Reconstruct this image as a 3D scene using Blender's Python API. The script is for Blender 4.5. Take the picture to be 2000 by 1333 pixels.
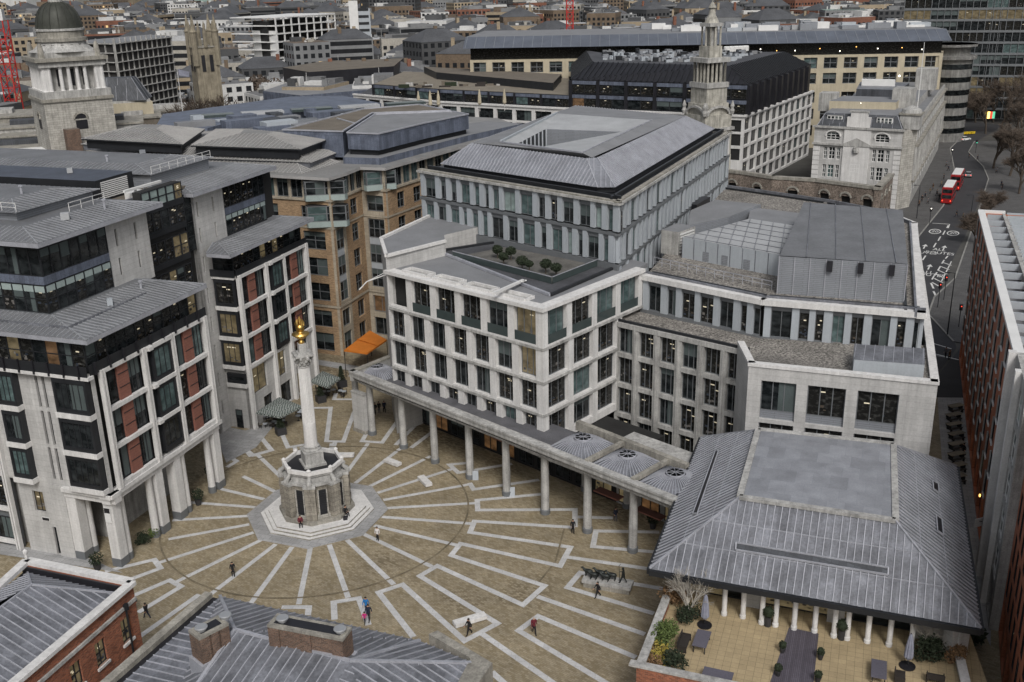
import bpy, bmesh, math, random
from math import sin, cos, tan, radians, pi, hypot, atan2, sqrt
from mathutils import Vector, Matrix
for o in list(bpy.data.objects): bpy.data.objects.remove(o)
SC = bpy.context.scene
COL = SC.collection
RNG = random.Random(7)

# ---------------------------------------------------------------- camera
CF, CP, CR, CH = 2000.0, radians(19.7), radians(1.3), 57.0
cam = bpy.data.cameras.new('camera'); camo = bpy.data.objects.new('camera', cam); COL.objects.link(camo)
cam.sensor_width = 36.0; cam.lens = 36.0; cam.clip_start = 0.5; cam.clip_end = 9000
camo.matrix_world = (Matrix.Translation((0, 0, CH)) @ Matrix.Rotation(radians(90) - CP, 4, 'X') @ Matrix.Rotation(-CR, 4, 'Z'))
SC.camera = camo
# ---------------------------------------------------------------- sky and sun (overcast winter day)
SUN_EL, SUN_AZ = radians(46), radians(172)      # azimuth clockwise from +Y
wd = bpy.data.worlds.new('World'); SC.world = wd; wd.use_nodes = True
nt = wd.node_tree; nt.nodes.clear()
out = nt.nodes.new('ShaderNodeOutputWorld'); bg = nt.nodes.new('ShaderNodeBackground')
sky = nt.nodes.new('ShaderNodeTexSky'); sky.sky_type = 'NISHITA'; sky.sun_disc = False
sky.sun_elevation = SUN_EL; sky.sun_rotation = SUN_AZ; sky.air_density = 1.2; sky.dust_density = 5.0
hs = nt.nodes.new('ShaderNodeHueSaturation'); hs.inputs['Saturation'].default_value = 0.42
nt.links.new(sky.outputs[0], hs.inputs['Color']); nt.links.new(hs.outputs[0], bg.inputs['Color'])
bg.inputs['Strength'].default_value = 0.092
nt.links.new(bg.outputs[0], out.inputs[0])
sl = bpy.data.lights.new('sun', 'SUN'); so = bpy.data.objects.new('sun', sl); COL.objects.link(so)
sl.energy = 1.5; sl.angle = radians(14); sl.color = (1.0, 0.985, 0.96)
sd = Vector((sin(SUN_AZ) * cos(SUN_EL), cos(SUN_AZ) * cos(SUN_EL), sin(SUN_EL)))
so.rotation_euler = sd.to_track_quat('Z', 'Y').to_euler()
SC.view_settings.view_transform = 'Standard'; SC.view_settings.look = 'None'
SC.view_settings.exposure = 0.17; SC.view_settings.gamma = 1.0
SC.render.engine = 'CYCLES'
SC.cycles.max_bounces = 5; SC.cycles.diffuse_bounces = 3; SC.cycles.glossy_bounces = 3
try: SC.cycles.use_denoising = True
except Exception: pass

# ---------------------------------------------------------------- survey: photo pixel (2000 px wide) + known height -> ground plan
def ray(px, py):
    u = px - 1000; v = py - 666.5
    a = u * cos(CR) - v * sin(CR); b = u * sin(CR) + v * cos(CR)
    return Vector((a, CF * cos(CP) - b * sin(CP), -CF * sin(CP) - b * cos(CP)))
def U(px, py, z=0.0):
    d = ray(px, py); t = (z - CH) / d.z
    return Vector((d.x * t, d.y * t, z))
def atD(px, py, D):
    d = ray(px, py); k = D / hypot(d.x, d.y)
    return Vector((d.x * k, d.y * k, CH + d.z * k))

# ---------------------------------------------------------------- materials
MAT = {}
def nn(nt, t, **kw):
    n = nt.nodes.new(t)
    for k, v in kw.items():
        if k in n.inputs.keys(): n.inputs[k].default_value = v
        else: setattr(n, k, v)
    return n
def wall_uv(nt):
    """u along a wall, v = height; flat on floors"""
    g = nt.nodes.new('ShaderNodeNewGeometry')
    cr = nn(nt, 'ShaderNodeVectorMath', operation='CROSS_PRODUCT'); cr.inputs[1].default_value = (0, 0, 1)
    nt.links.new(g.outputs['True Normal'], cr.inputs[0])
    no = nn(nt, 'ShaderNodeVectorMath', operation='NORMALIZE'); nt.links.new(cr.outputs[0], no.inputs[0])
    dt = nn(nt, 'ShaderNodeVectorMath', operation='DOT_PRODUCT'); nt.links.new(no.outputs[0], dt.inputs[0]); nt.links.new(g.outputs['Position'], dt.inputs[1])
    sp = nt.nodes.new('ShaderNodeSeparateXYZ'); nt.links.new(g.outputs['Position'], sp.inputs[0])
    cb = nt.nodes.new('ShaderNodeCombineXYZ'); nt.links.new(dt.outputs['Value'], cb.inputs[0]); nt.links.new(sp.outputs[2], cb.inputs[1])
    return cb.outputs[0]
def flat_uv(nt, deg):
    g = nt.nodes.new('ShaderNodeNewGeometry')
    mp = nt.nodes.new('ShaderNodeMapping'); mp.inputs['Rotation'].default_value = (0, 0, radians(deg))
    nt.links.new(g.outputs['Position'], mp.inputs[0]); return mp.outputs[0]
def M(name, col, rough=0.8, var=0.25, scale=0.5, fine=0.12, metal=0.0, spec=0.4, brick=None, streak=0.0, col2=None, bump=0.0, emis=None, speck=None):
    if name in MAT: return MAT[name]
    m = bpy.data.materials.new(name); m.use_nodes = True; MAT[name] = m
    nt = m.node_tree; b = nt.nodes['Principled BSDF']
    b.inputs['Roughness'].default_value = rough; b.inputs['Metallic'].default_value = metal
    b.inputs['Specular IOR Level'].default_value = spec
    g = nt.nodes.new('ShaderNodeNewGeometry'); pos = g.outputs['Position']
    c0 = nn(nt, 'ShaderNodeRGB'); c0.outputs[0].default_value = (*col, 1)
    cur = c0.outputs[0]
    if brick:
        uv = wall_uv(nt) if brick.get('wall', True) else flat_uv(nt, brick.get('deg', 0))
        bt = nn(nt, 'ShaderNodeTexBrick'); nt.links.new(uv, bt.inputs['Vector'])
        bt.inputs['Scale'].default_value = 1.0
        bt.inputs['Brick Width'].default_value = brick['w']; bt.inputs['Row Height'].default_value = brick['h']
        bt.inputs['Mortar Size'].default_value = brick.get('m', 0.012); bt.inputs['Mortar Smooth'].default_value = 0.3
        bt.offset = brick.get('off', 0.5)
        v = brick.get('v', 0.12)
        bt.inputs['Color1'].default_value = (*[c * (1 - v) for c in col], 1)
        bt.inputs['Color2'].default_value = (*[min(1, c * (1 + v)) for c in (col2 or col)], 1)
        bt.inputs['Mortar'].default_value = (*brick.get('mc', [c * .55 for c in col]), 1)
        cur = bt.outputs['Color']
    def mulnoise(cur, scale, amt, vec, detail=4):
        n = nn(nt, 'ShaderNodeTexNoise', Scale=scale, Detail=detail, Roughness=0.6)
        nt.links.new(vec, n.inputs['Vector'])
        r = nn(nt, 'ShaderNodeMapRange'); r.inputs['From Min'].default_value = .3; r.inputs['From Max'].default_value = .7
        r.inputs['To Min'].default_value = 1 - amt; r.inputs['To Max'].default_value = 1 + amt * .6
        nt.links.new(n.outputs['Fac'], r.inputs['Value'])
        mx = nn(nt, 'ShaderNodeVectorMath', operation='SCALE'); nt.links.new(cur, mx.inputs[0]); nt.links.new(r.outputs[0], mx.inputs['Scale'])
        return mx.outputs[0]
    if var: cur = mulnoise(cur, scale, var, pos)
    if fine: cur = mulnoise(cur, scale * 14, fine, pos, 2)
    if speck: cur = mulnoise(cur, speck[0], speck[1], pos, 1)
    if streak:
        mp = nt.nodes.new('ShaderNodeMapping'); mp.inputs['Scale'].default_value = (2.2, 2.2, 0.12)
        nt.links.new(pos, mp.inputs[0]); cur = mulnoise(cur, 1.0, streak, mp.outputs[0], 5)
    nt.links.new(cur, b.inputs['Base Color'])
    if emis:
        b.inputs['Emission Color'].default_value = (*emis[0], 1); b.inputs['Emission Strength'].default_value = emis[1]
    if bump:
        n = nn(nt, 'ShaderNodeTexNoise', Scale=scale * 20, Detail=3); nt.links.new(pos, n.inputs['Vector'])
        bp = nn(nt, 'ShaderNodeBump', Strength=bump, Distance=0.05); nt.links.new(n.outputs['Fac'], bp.inputs['Height'])
        nt.links.new(bp.outputs[0], b.inputs['Normal'])
    return m
def MG(name, col, var, rough=0.12, emis=0.0, emcol=(1, .75, .35), sc=1.2, spec=0.5, lo=.42, hi=.72):
    """glazing with a dim, cluttered room behind it"""
    if name in MAT: return MAT[name]
    m = bpy.data.materials.new(name); m.use_nodes = True; MAT[name] = m
    nt = m.node_tree; b = nt.nodes['Principled BSDF']
    b.inputs['Roughness'].default_value = rough; b.inputs['Specular IOR Level'].default_value = spec
    uv = wall_uv(nt)
    mp = nt.nodes.new('ShaderNodeMapping'); mp.inputs['Scale'].default_value = (1.0, 1.7, 1.0); nt.links.new(uv, mp.inputs[0])
    no = nn(nt, 'ShaderNodeTexNoise', Scale=sc * .55, Detail=5, Roughness=.55); nt.links.new(mp.outputs[0], no.inputs['Vector'])
    mr = nn(nt, 'ShaderNodeMapRange'); mr.inputs['From Min'].default_value = lo; mr.inputs['From Max'].default_value = hi
    mr.inputs['To Min'].default_value = 0; mr.inputs['To Max'].default_value = 1; nt.links.new(no.outputs['Fac'], mr.inputs['Value'])
    mx = nn(nt, 'ShaderNodeMix', data_type='RGBA')
    mx.inputs[6].default_value = (*col, 1); mx.inputs[7].default_value = (*[min(1, c * (1 + var) + .01 * var) for c in col], 1)
    nt.links.new(mr.outputs[0], mx.inputs[0]); nt.links.new(mx.outputs[2], b.inputs['Base Color'])
    if emis:
        b.inputs['Emission Color'].default_value = (*emcol, 1)
        m2 = nn(nt, 'ShaderNodeMath', operation='MULTIPLY'); m2.inputs[1].default_value = emis
        nt.links.new(mr.outputs[0], m2.inputs[0]); nt.links.new(m2.outputs[0], b.inputs['Emission Strength'])
    return m

STONE = M('portland_stone', (.47, .465, .455), .85, .16, .35, .10, brick=dict(w=9, h=.62, m=.016, v=.05, mc=(.34, .335, .325)), streak=.15)
STONE_S = M('smooth_stone', (.62, .612, .60), .85, .12, .4, .10, streak=.15)
STONE_D = M('weathered_stone', (.30, .285, .25), .9, .35, .5, .22, streak=.3, bump=.2)
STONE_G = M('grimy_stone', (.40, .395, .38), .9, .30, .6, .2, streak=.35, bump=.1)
STONE_B = M('blocky_stone', (.40, .385, .35), .9, .25, .4, .15, brick=dict(w=1.3, h=.55, m=.03, v=.12), streak=.25)
BRICK_R = M('red_brick', (.215, .066, .034), .9, .22, .5, .15, brick=dict(w=.30, h=.11, m=.012, v=.25, mc=(.24, .17, .13)), col2=(.30, .10, .05))
BRICK_O = M('orange_panel', (.225, .095, .07), .85, .12, .6, .1, brick=dict(w=.6, h=.3, m=.01, v=.06))
BRICK_T = M('tan_brick', (.34, .235, .145), .9, .2, .4, .15, brick=dict(w=.45, h=.15, m=.012, v=.15), col2=(.38, .26, .155))
STONE_T = M('tan_stone', (.38, .335, .265), .9, .2, .4, .12, brick=dict(w=1.2, h=.6, m=.015, v=.06), streak=.15)
BRICK_C = M('chimney_brick', (.145, .082, .055), .9, .3, .8, .3, brick=dict(w=.26, h=.10, m=.02, v=.4, mc=(.15, .125, .105)))
TERRA = M('terracotta_cladding', (.40, .145, .08), .6, .15, .4, .1, brick=dict(w=1.2, h=.35, m=.015, v=.08))
ZINC_C = M('ribbed_zinc_sheet', (.26, .27, .30), .42, .2, .3, .15, metal=.25, streak=.1)
ZINC_T = M('warm_zinc', (.235, .232, .225), .6, .15, .3, .12, metal=.1, streak=.08)
ZINC_TL = M('warm_zinc_rib', (.34, .335, .33), .6, .15, .3, .1)
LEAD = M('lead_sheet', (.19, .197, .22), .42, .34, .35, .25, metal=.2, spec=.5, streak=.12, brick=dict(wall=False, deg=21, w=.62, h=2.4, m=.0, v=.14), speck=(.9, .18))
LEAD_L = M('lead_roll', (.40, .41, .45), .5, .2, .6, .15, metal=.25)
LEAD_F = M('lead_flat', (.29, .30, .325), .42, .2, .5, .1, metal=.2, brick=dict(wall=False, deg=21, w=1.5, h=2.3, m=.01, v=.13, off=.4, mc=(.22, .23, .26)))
ZINC = M('zinc_roof', (.165, .17, .18), .6, .2, .3, .12, metal=.1, streak=.1)
ZINC_L = M('zinc_rib', (.30, .31, .33), .6, .2, .3, .1, metal=.2)
ZINC_B = M('blue_zinc', (.135, .155, .205), .5, .3, .5, .25, metal=.2, brick=dict(w=.6, h=3.0, m=.02, v=.2))
STEEL = M('grey_cladding', (.26, .275, .30), .5, .1, .3, .06, metal=.2, brick=dict(w=2.4, h=.22, m=.02, v=.03))
MEMB = M('grey_membrane', (.20, .205, .215), .75, .15, .3, .08)
MEMB_L = M('pale_membrane', (.36, .37, .38), .7, .15, .3, .08)
GRAVEL = M('roof_gravel', (.24, .225, .205), .95, .28, .25, .3, speck=(4.5, .75), bump=.4)
FELT = M('brown_felt', (.15, .13, .105), .9, .25, .3, .2)
ROOFD = M('dark_roof', (.07, .072, .08), .8, .3, .3, .2)
DARK = M('dark_metal', (.028, .03, .034), .45, .2, .5, .1, metal=.3)
BLACK = M('black_cladding', (.018, .018, .022), .4, .3, .4, .2)
CORE = M('dark_interior', (.02, .02, .02), .9, .3, .5, .2)  # near-black solid fill added to block light; unlit rooms' darkness is its colour
FRM = M('grey_frame', (.16, .17, .18), .5, .1, .5, .05, metal=.2)
WHITE = M('white_paint', (.66, .66, .65), .6, .08, .5, .06)
PALEP = M('pale_panel', (.37, .40, .43), .45, .08, .4, .06, streak=.08)
BEIGE = M('beige_stone', (.44, .39, .29), .85, .12, .3, .08, streak=.1)
PAVE = M('tan_paving', (.285, .23, .14), .66, .18, .12, .12, brick=dict(wall=False, deg=38, w=.42, h=.21, m=.012, v=.2), col2=(.275, .235, .165), spec=.5, speck=(.45, .12))
BAND = M('pale_paving', (.50, .50, .50), .7, .15, .4, .1, brick=dict(wall=False, deg=10, w=.9, h=.75, m=.012, v=.08), spec=.5)
SLAB = M('grey_slab', (.32, .32, .32), .8, .2, .3, .12, brick=dict(wall=False, deg=19, w=1.2, h=.8, m=.02, v=.1))
TERT = M('terrace_tile', (.38, .30, .18), .8, .14, .5, .1, brick=dict(wall=False, deg=20, w=.62, h=.62, m=.018, v=.06, off=0.0))
_n = PAVE.node_tree; _b = _n.nodes['Principled BSDF']; _src = _b.inputs['Base Color'].links[0].from_socket
_bt = nn(_n, 'ShaderNodeTexBrick'); _n.links.new(flat_uv(_n, 38), _bt.inputs['Vector']); _bt.inputs['Scale'].default_value = 1.0; _bt.inputs['Brick Width'].default_value = .42; _bt.inputs['Row Height'].default_value = .21; _bt.inputs['Mortar Size'].default_value = .012
_bt.inputs['Color1'].default_value = (.45, .42, .4, 1); _bt.inputs['Color2'].default_value = (1, 1, 1, 1); _bt.inputs['Mortar'].default_value = (.7, .7, .7, 1); _bt.inputs['Bias'].default_value = .1
_no = nn(_n, 'ShaderNodeTexNoise', Scale=.055, Detail=3.0); _g = _n.nodes.new('ShaderNodeNewGeometry'); _n.links.new(_g.outputs['Position'], _no.inputs['Vector'])
_mr = nn(_n, 'ShaderNodeMapRange'); _mr.inputs['From Min'].default_value = .52; _mr.inputs['From Max'].default_value = .66; _n.links.new(_no.outputs['Fac'], _mr.inputs['Value'])
_mx = nn(_n, 'ShaderNodeMix', data_type='RGBA', blend_type='MULTIPLY'); _n.links.new(_mr.outputs[0], _mx.inputs[0]); _n.links.new(_src, _mx.inputs[6]); _n.links.new(_bt.outputs['Color'], _mx.inputs[7]); _n.links.new(_mx.outputs[2], _b.inputs['Base Color'])
DRAIN = M('drain_channel', (.18, .15, .10), .7, .4, .5, .3)
ASPH = M('asphalt', (.04, .04, .043), .85, .2, .3, .15)
PVMT = M('pavement_slab', (.088, .086, .085), .85, .2, .3, .12, brick=dict(wall=False, deg=30, w=.9, h=.6, m=.02, v=.1))
GROUND = M('ground_mat', (.07, .068, .063), .9, .3, .02, .2)
KERB = M('kerb_stone', (.24, .235, .22), .85)
RMARK = M('road_marking', (.62, .62, .60), .7, .2, 1.5, .2)
GOLD = M('gilded', (.62, .40, .12), .36, .15, 2.0, .1, metal=1.0)
BRONZE = M('bronze', (.035, .04, .038), .45, .3, 2, .2, metal=.5)
DOMEG = M('green_dome_lead', (.052, .055, .046), .6, .3, .4, .2, metal=.2)
COPPER = M('pale_copper', (.33, .42, .40), .7, .15, .3, .1)
ORANGE = M('orange_canvas', (.55, .17, .02), .8, .12, .8, .08)
WOOD = M('deck_boards', (.095, .085, .105), .7, .2, .4, .15, brick=dict(wall=False, deg=110, w=9, h=.14, m=.02, v=.18))
LOUNGE = M('purple_grey_fabric', (.10, .095, .12), .8, .1)
RATTAN = M('dark_rattan', (.03, .025, .022), .8)
CANV = M('pale_canvas', (.24, .25, .31), .85, .2, 2.0, .1)
RED = M('bus_red', (.27, .012, .014), .4, .12)
REDC = M('crane_red', (.45, .03, .025), .5, .15)
BLUE = M('blue_paint', (.02, .06, .22), .5)
YELL = M('yellow_paint', (.60, .42, .02), .6)
SILV = M('silver_paint', (.42, .43, .44), .3, .05, .5, .02, metal=.5)
TYRE = M('tyre_rubber', (.015, .015, .015), .9)
SKIN = M('skin', (.45, .27, .19), .6, 0, 1, 0)
HAIR = M('dark_hair', (.02, .014, .01), .7, 0, 1, 0)
POT = M('dark_pot', (.035, .035, .038), .6)
BARK = M('bark', (.07, .055, .042), .9, .2, 2, .2)
TWIG = M('twigs', (.085, .065, .05), .95, .2, 2, .2)
BIRCH = M('birch_bark', (.48, .45, .40), .85, .2, 3, .2)
LEAF_D = M('dark_leaf', (.018, .028, .012), .8, .4, 3, .3)
LEAF_G = M('green_leaf', (.085, .12, .03), .75, .4, 3, .3)
LEAF_Y = M('yellow_leaf', (.33, .26, .05), .8, .3, 3, .3)
LEAF_B = M('brown_twig_leaf', (.20, .12, .06), .85, .3, 3, .3)
SLATE = M('slate_roof', (.06, .065, .075), .6, .25, .6, .2, brick=dict(wall=False, deg=30, w=.6, h=.4, m=.02, v=.2))
LAMP_W = M('lamp_white', (.9, .9, .85), .5, 0, 1, 0, emis=((1, .93, .8), 6))
LAMP_O = M('lamp_amber', (.9, .6, .3), .5, 0, 1, 0, emis=((1, .5, .12), 3))
LAMP_R = M('lamp_red', (.8, .1, .05), .5, 0, 1, 0, emis=((1, .06, .03), 1.5))
LAMP_GR = M('lamp_green', (.1, .8, .5), .5, 0, 1, 0, emis=((.1, 1, .6), 2))
G_DARK = MG('glass_dark', (.007, .009, .010), 1.8, spec=.32)
G_TEAL = MG('glass_teal', (.05, .075, .075), 1.2, rough=.2)
G_BLIND = MG('glass_blind', (.20, .25, .24), .5, rough=.3)
G_OFF = MG('glass_office', (.012, .012, .011), 2.6, rough=.15, sc=3.0, lo=.5, hi=.75, spec=.32)
G_WARM = MG('glass_lit', (.03, .024, .014), 2.0, rough=.2, emis=.13, emcol=(1, .78, .42), sc=1.0, lo=.2, hi=.8)
G_AMB = MG('glass_amber', (.03, .02, .012), 2.0, rough=.2, emis=.12, emcol=(1, .5, .2), sc=1.2, lo=.25, hi=.8)
GM = {'d': G_DARK, 't': G_TEAL, 'b': G_BLIND, 'o': G_OFF, 'w': G_WARM, 'a': G_AMB}
GL_RAIL = M('glass_rail', (.05, .065, .065), .12, .1, 1, 0)

# ---------------------------------------------------------------- mesh builder
class MB:
    def __init__(s): s.v = []; s.f = []; s.m = []; s.mats = []; s.sm = []
    def mi(s, mat):
        if mat not in s.mats: s.mats.append(mat)
        return s.mats.index(mat)
    def add(s, vs, fs, mat, smooth=False):
        o = len(s.v); k = s.mi(mat); s.v += [tuple(v) for v in vs]
        for f in fs: s.f.append([i + o for i in f]); s.m.append(k); s.sm.append(smooth)
        return s
    def hexa(s, p, mat):
        """p: 4 bottom + 4 top points"""
        return s.add(p, [(0, 3, 2, 1), (4, 5, 6, 7), (0, 1, 5, 4), (1, 2, 6, 5), (2, 3, 7, 6), (3, 0, 4, 7)], mat)
    def box(s, c, sz, mat, deg=0):
        a = radians(deg); ca, sa = cos(a), sin(a); p = []
        for z in (0, sz[2]):
            for dx, dy in ((-1, -1), (1, -1), (1, 1), (-1, 1)):
                x, y = dx * sz[0] / 2, dy * sz[1] / 2
                p.append((c[0] + x * ca - y * sa, c[1] + x * sa + y * ca, c[2] + z))
        return s.hexa(p, mat)
    def prism(s, poly, z0, z1, mat, top=None, bottom=True):
        n = len(poly); ar = sum(poly[i][0] * poly[(i + 1) % n][1] - poly[(i + 1) % n][0] * poly[i][1] for i in range(n))
        if ar < 0: poly = poly[::-1]
        vs = [(p[0], p[1], z0) for p in poly] + [(p[0], p[1], z1) for p in poly]
        fs = [(i, (i + 1) % n, (i + 1) % n + n, i + n) for i in range(n)]
        s.add(vs, fs + ([tuple(range(n))[::-1]] if bottom else []), mat)
        s.add(vs[n:], [tuple(range(n))], top or mat)
        return s
    def poly(s, pts, mat): return s.add(pts, [tuple(range(len(pts)))], mat)
    def bar(s, a, b, w, h, mat):
        """rectangular bar between two points, h along 'up'"""
        a = Vector(a); b = Vector(b); d = (b - a)
        if d.length < 1e-5: return s
        d.normalize(); up = Vector((0, 0, 1)) if abs(d.z) < .95 else Vector((0, 1, 0))
        r = d.cross(up).normalized() * w / 2; u = r.cross(d).normalized() * h / 2
        p = [a - r - u, a + r - u, b + r - u, b - r - u, a - r + u, a + r + u, b + r + u, b - r + u]
        return s.hexa(p, mat)
    def tube(s, pts, rad, mat, n=8, smooth=True, caps=True):
        pts = [Vector(p) for p in pts]; rad = rad if isinstance(rad, (list, tuple)) else [rad] * len(pts)
        vs = []; fs = []
        prev = None
        for i, p in enumerate(pts):
            d = (pts[min(i + 1, len(pts) - 1)] - pts[max(i - 1, 0)]).normalized()
            if prev is None:
                ref = Vector((1, 0, 0)) if abs(d.x) < .9 else Vector((0, 1, 0)); r = d.cross(ref).normalized()
            else: r = (prev - d * prev.dot(d)).normalized()
            prev = r; q = d.cross(r)
            for k in range(n):
                a = 2 * pi * k / n; vs.append(p + (r * cos(a) + q * sin(a)) * rad[i])
        for i in range(len(pts) - 1):
            for k in range(n): fs.append((i * n + k, i * n + (k + 1) % n, (i + 1) * n + (k + 1) % n, (i + 1) * n + k))
        s.add(vs, fs, mat, smooth)
        if caps:
            s.add(vs[:n], [tuple(range(n))[::-1]], mat); s.add(vs[-n:], [tuple(range(n))], mat)
        return s
    def lathe(s, c, prof, mat, n=24, a0=0, smooth=False, sx=1, sy=1):
        """prof: list of (radius, z)"""
        vs = []; fs = []
        for r, z in prof:
            for k in range(n):
                a = a0 + 2 * pi * k / n; vs.append((c[0] + r * cos(a) * sx, c[1] + r * sin(a) * sy, c[2] + z))
        for i in range(len(prof) - 1):
            for k in range(n): fs.append((i * n + k, i * n + (k + 1) % n, (i + 1) * n + (k + 1) % n, (i + 1) * n + k))
        s.add(vs, fs, mat, smooth)
        s.add(vs[:n], [tuple(range(n))[::-1]], mat); s.add(vs[-n:], [tuple(range(n))], mat)
        return s
    def blob(s, c, r, mat, seed=0, sub=2, amp=.15, sz=1.0):
        bm = bmesh.new(); bmesh.ops.create_icosphere(bm, subdivisions=sub, radius=1)
        rn = random.Random(seed); vs = []
        for v in bm.verts:
            k = r * (1 + rn.uniform(-amp, amp)); vs.append((c[0] + v.co.x * k, c[1] + v.co.y * k, c[2] + v.co.z * k * sz))
        fs = [[v.index for v in f.verts] for f in bm.faces]; bm.free()
        return s.add(vs, fs, mat)
    def leaves(s, c, r, n, size, mat, seed=0, sz=1.0, inner=.55):
        rn = random.Random(seed)
        for i in range(n):
            while True:
                p = Vector((rn.uniform(-1, 1), rn.uniform(-1, 1), rn.uniform(-1, 1)))
                if inner < p.length < 1: break
            q = Vector((c[0] + p.x * r, c[1] + p.y * r, c[2] + p.z * r * sz))
            a = Vector((rn.gauss(0, 1), rn.gauss(0, 1), rn.gauss(0, 1))).normalized(); b = a.orthogonal().normalized()
            k = size * rn.uniform(.6, 1.3)
            s.add([q - a * k, q + b * k * .5, q + a * k, q - b * k * .5], [(0, 1, 2, 3)], mat)
        return s
    def ribs(s, poly, d, sp, w, h, mat, off=0.0):
        """standing seams: bars along direction d, clipped to the planar polygon"""
        P = [Vector(p) for p in poly]; n = Vector((0, 0, 0))
        for i in range(len(P)):
            a, b = P[i], P[(i + 1) % len(P)]; n += a.cross(b)
        n.normalize()
        if n.z < 0: n = -n
        d = Vector(d); d = (d - n * d.dot(n)).normalized(); e = n.cross(d)
        L = [((p - P[0]).dot(d), (p - P[0]).dot(e)) for p in P]; off = off - (P[0].dot(e) % sp)
        lo = min(l[1] for l in L); hi = max(l[1] for l in L); k = math.ceil((lo - off) / sp)
        while off + k * sp < hi:
            y = off + k * sp; k += 1; xs = []
            for i in range(len(L)):
                (x0, y0), (x1, y1) = L[i], L[(i + 1) % len(L)]
                if (y0 <= y) != (y1 <= y): xs.append(x0 + (x1 - x0) * (y - y0) / (y1 - y0))
            xs.sort()
            for j in range(0, len(xs) - 1, 2):
                if xs[j + 1] - xs[j] > .1:
                    a = P[0] + d * xs[j] + e * y + n * h * .5; b = P[0] + d * xs[j + 1] + e * y + n * h * .5
                    r = e * w / 2; u = n * h / 2
                    s.hexa([a - r - u, a + r - u, b + r - u, b - r - u, a - r + u, a + r + u, b + r + u, b - r + u], mat)
        return s
    def build(s, name, parent=None):
        if not s.f: return None
        off = Vector((0, 0, 0))
        if parent is not None: off = ORG[parent.name]
        me = bpy.data.meshes.new(name)
        me.from_pydata([(v[0] - off.x, v[1] - off.y, v[2] - off.z) for v in s.v], [], s.f)
        for m in s.mats: me.materials.append(m)
        me.polygons.foreach_set('material_index', s.m); me.polygons.foreach_set('use_smooth', s.sm)
        me.update(); o = bpy.data.objects.new(name, me); COL.objects.link(o)
        if parent is not None: o.parent = parent
        ORG[o.name] = off
        return o
ORG = {}
def tag(o, label=None, cat=None, group=None, kind=None):
    if label: o['label'] = label
    if cat: o['category'] = cat
    if group: o['group'] = group
    if kind: o['kind'] = kind
    return o
def thing(name, label, cat, loc, group=None):
    o = bpy.data.objects.new(name, None); COL.objects.link(o); o.location = Vector(loc); o.empty_display_size = .5
    ORG[o.name] = Vector(loc)
    return tag(o, label, cat, group)
def single(mb, name, label, cat, group=None):
    """a thing that is one mesh, origin at its base centre"""
    c = Vector((sum(v[0] for v in mb.v) / len(mb.v), sum(v[1] for v in mb.v) / len(mb.v), min(v[2] for v in mb.v)))
    mb.v = [(v[0] - c.x, v[1] - c.y, v[2] - c.z) for v in mb.v]
    o = mb.build(name); o.location = c; ORG[o.name] = c
    return tag(o, label, cat, group)
def struct(mb, name):
    o = mb.build(name); o['kind'] = 'structure'; return o
def dup(root, loc, label=None, rz=0, scale=None):
    r = root.copy(); COL.objects.link(r); r.location = Vector(loc); r.rotation_euler = (0, 0, rz); ORG[r.name] = Vector(loc)
    if label: r['label'] = label
    if scale: r.scale = scale
    for ch in list(root.children):
        c = ch.copy(); COL.objects.link(c); c.parent = r
        for g in ch.children:
            d = g.copy(); COL.objects.link(d); d.parent = c
    return r

class Wall:
    """vertical plane from A to B; A is the left end seen from outside; o>0 is outwards"""
    def __init__(s, A, B):
        s.A = Vector((A[0], A[1], 0)); s.B = Vector((B[0], B[1], 0)); d = s.B - s.A; s.L = d.length; s.u = d / s.L
        s.n = Vector((s.u.y, -s.u.x, 0)); s.ang = atan2(s.u.y, s.u.x)
    def p(s, a, o, z): q = s.A + s.u * a + s.n * o; return Vector((q.x, q.y, z))
    def box(s, mb, a0, a1, o0, o1, z0, z1, mat):
        p = []
        for z in (z0, z1):
            p += [s.p(a0, o1, z), s.p(a1, o1, z), s.p(a1, o0, z), s.p(a0, o0, z)]
        return mb.hexa(p, mat)
    def wall(s, mb, rows, a0, a1, z0, z1, d, mat, o=0.0):
        """solid wall with openings. rows: list of (zlo, zhi, [(s0,s1)..])"""
        z = z0
        for (zl, zh, ops) in sorted(rows, key=lambda r: r[0]):
            if zl > z + 1e-4: s.box(mb, a0, a1, o - d, o, z, zl, mat)
            x = a0
            for (p, q) in sorted(ops):
                if p > x + 1e-4: s.box(mb, x, p, o - d, o, zl, zh, mat)
                x = max(x, q)
            if x < a1 - 1e-4: s.box(mb, x, a1, o - d, o, zl, zh, mat)
            z = zh
        if z < z1 - 1e-4: s.box(mb, a0, a1, o - d, o, z, z1, mat)
        return mb
WC = {}
WRN = random.Random(99)
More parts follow.
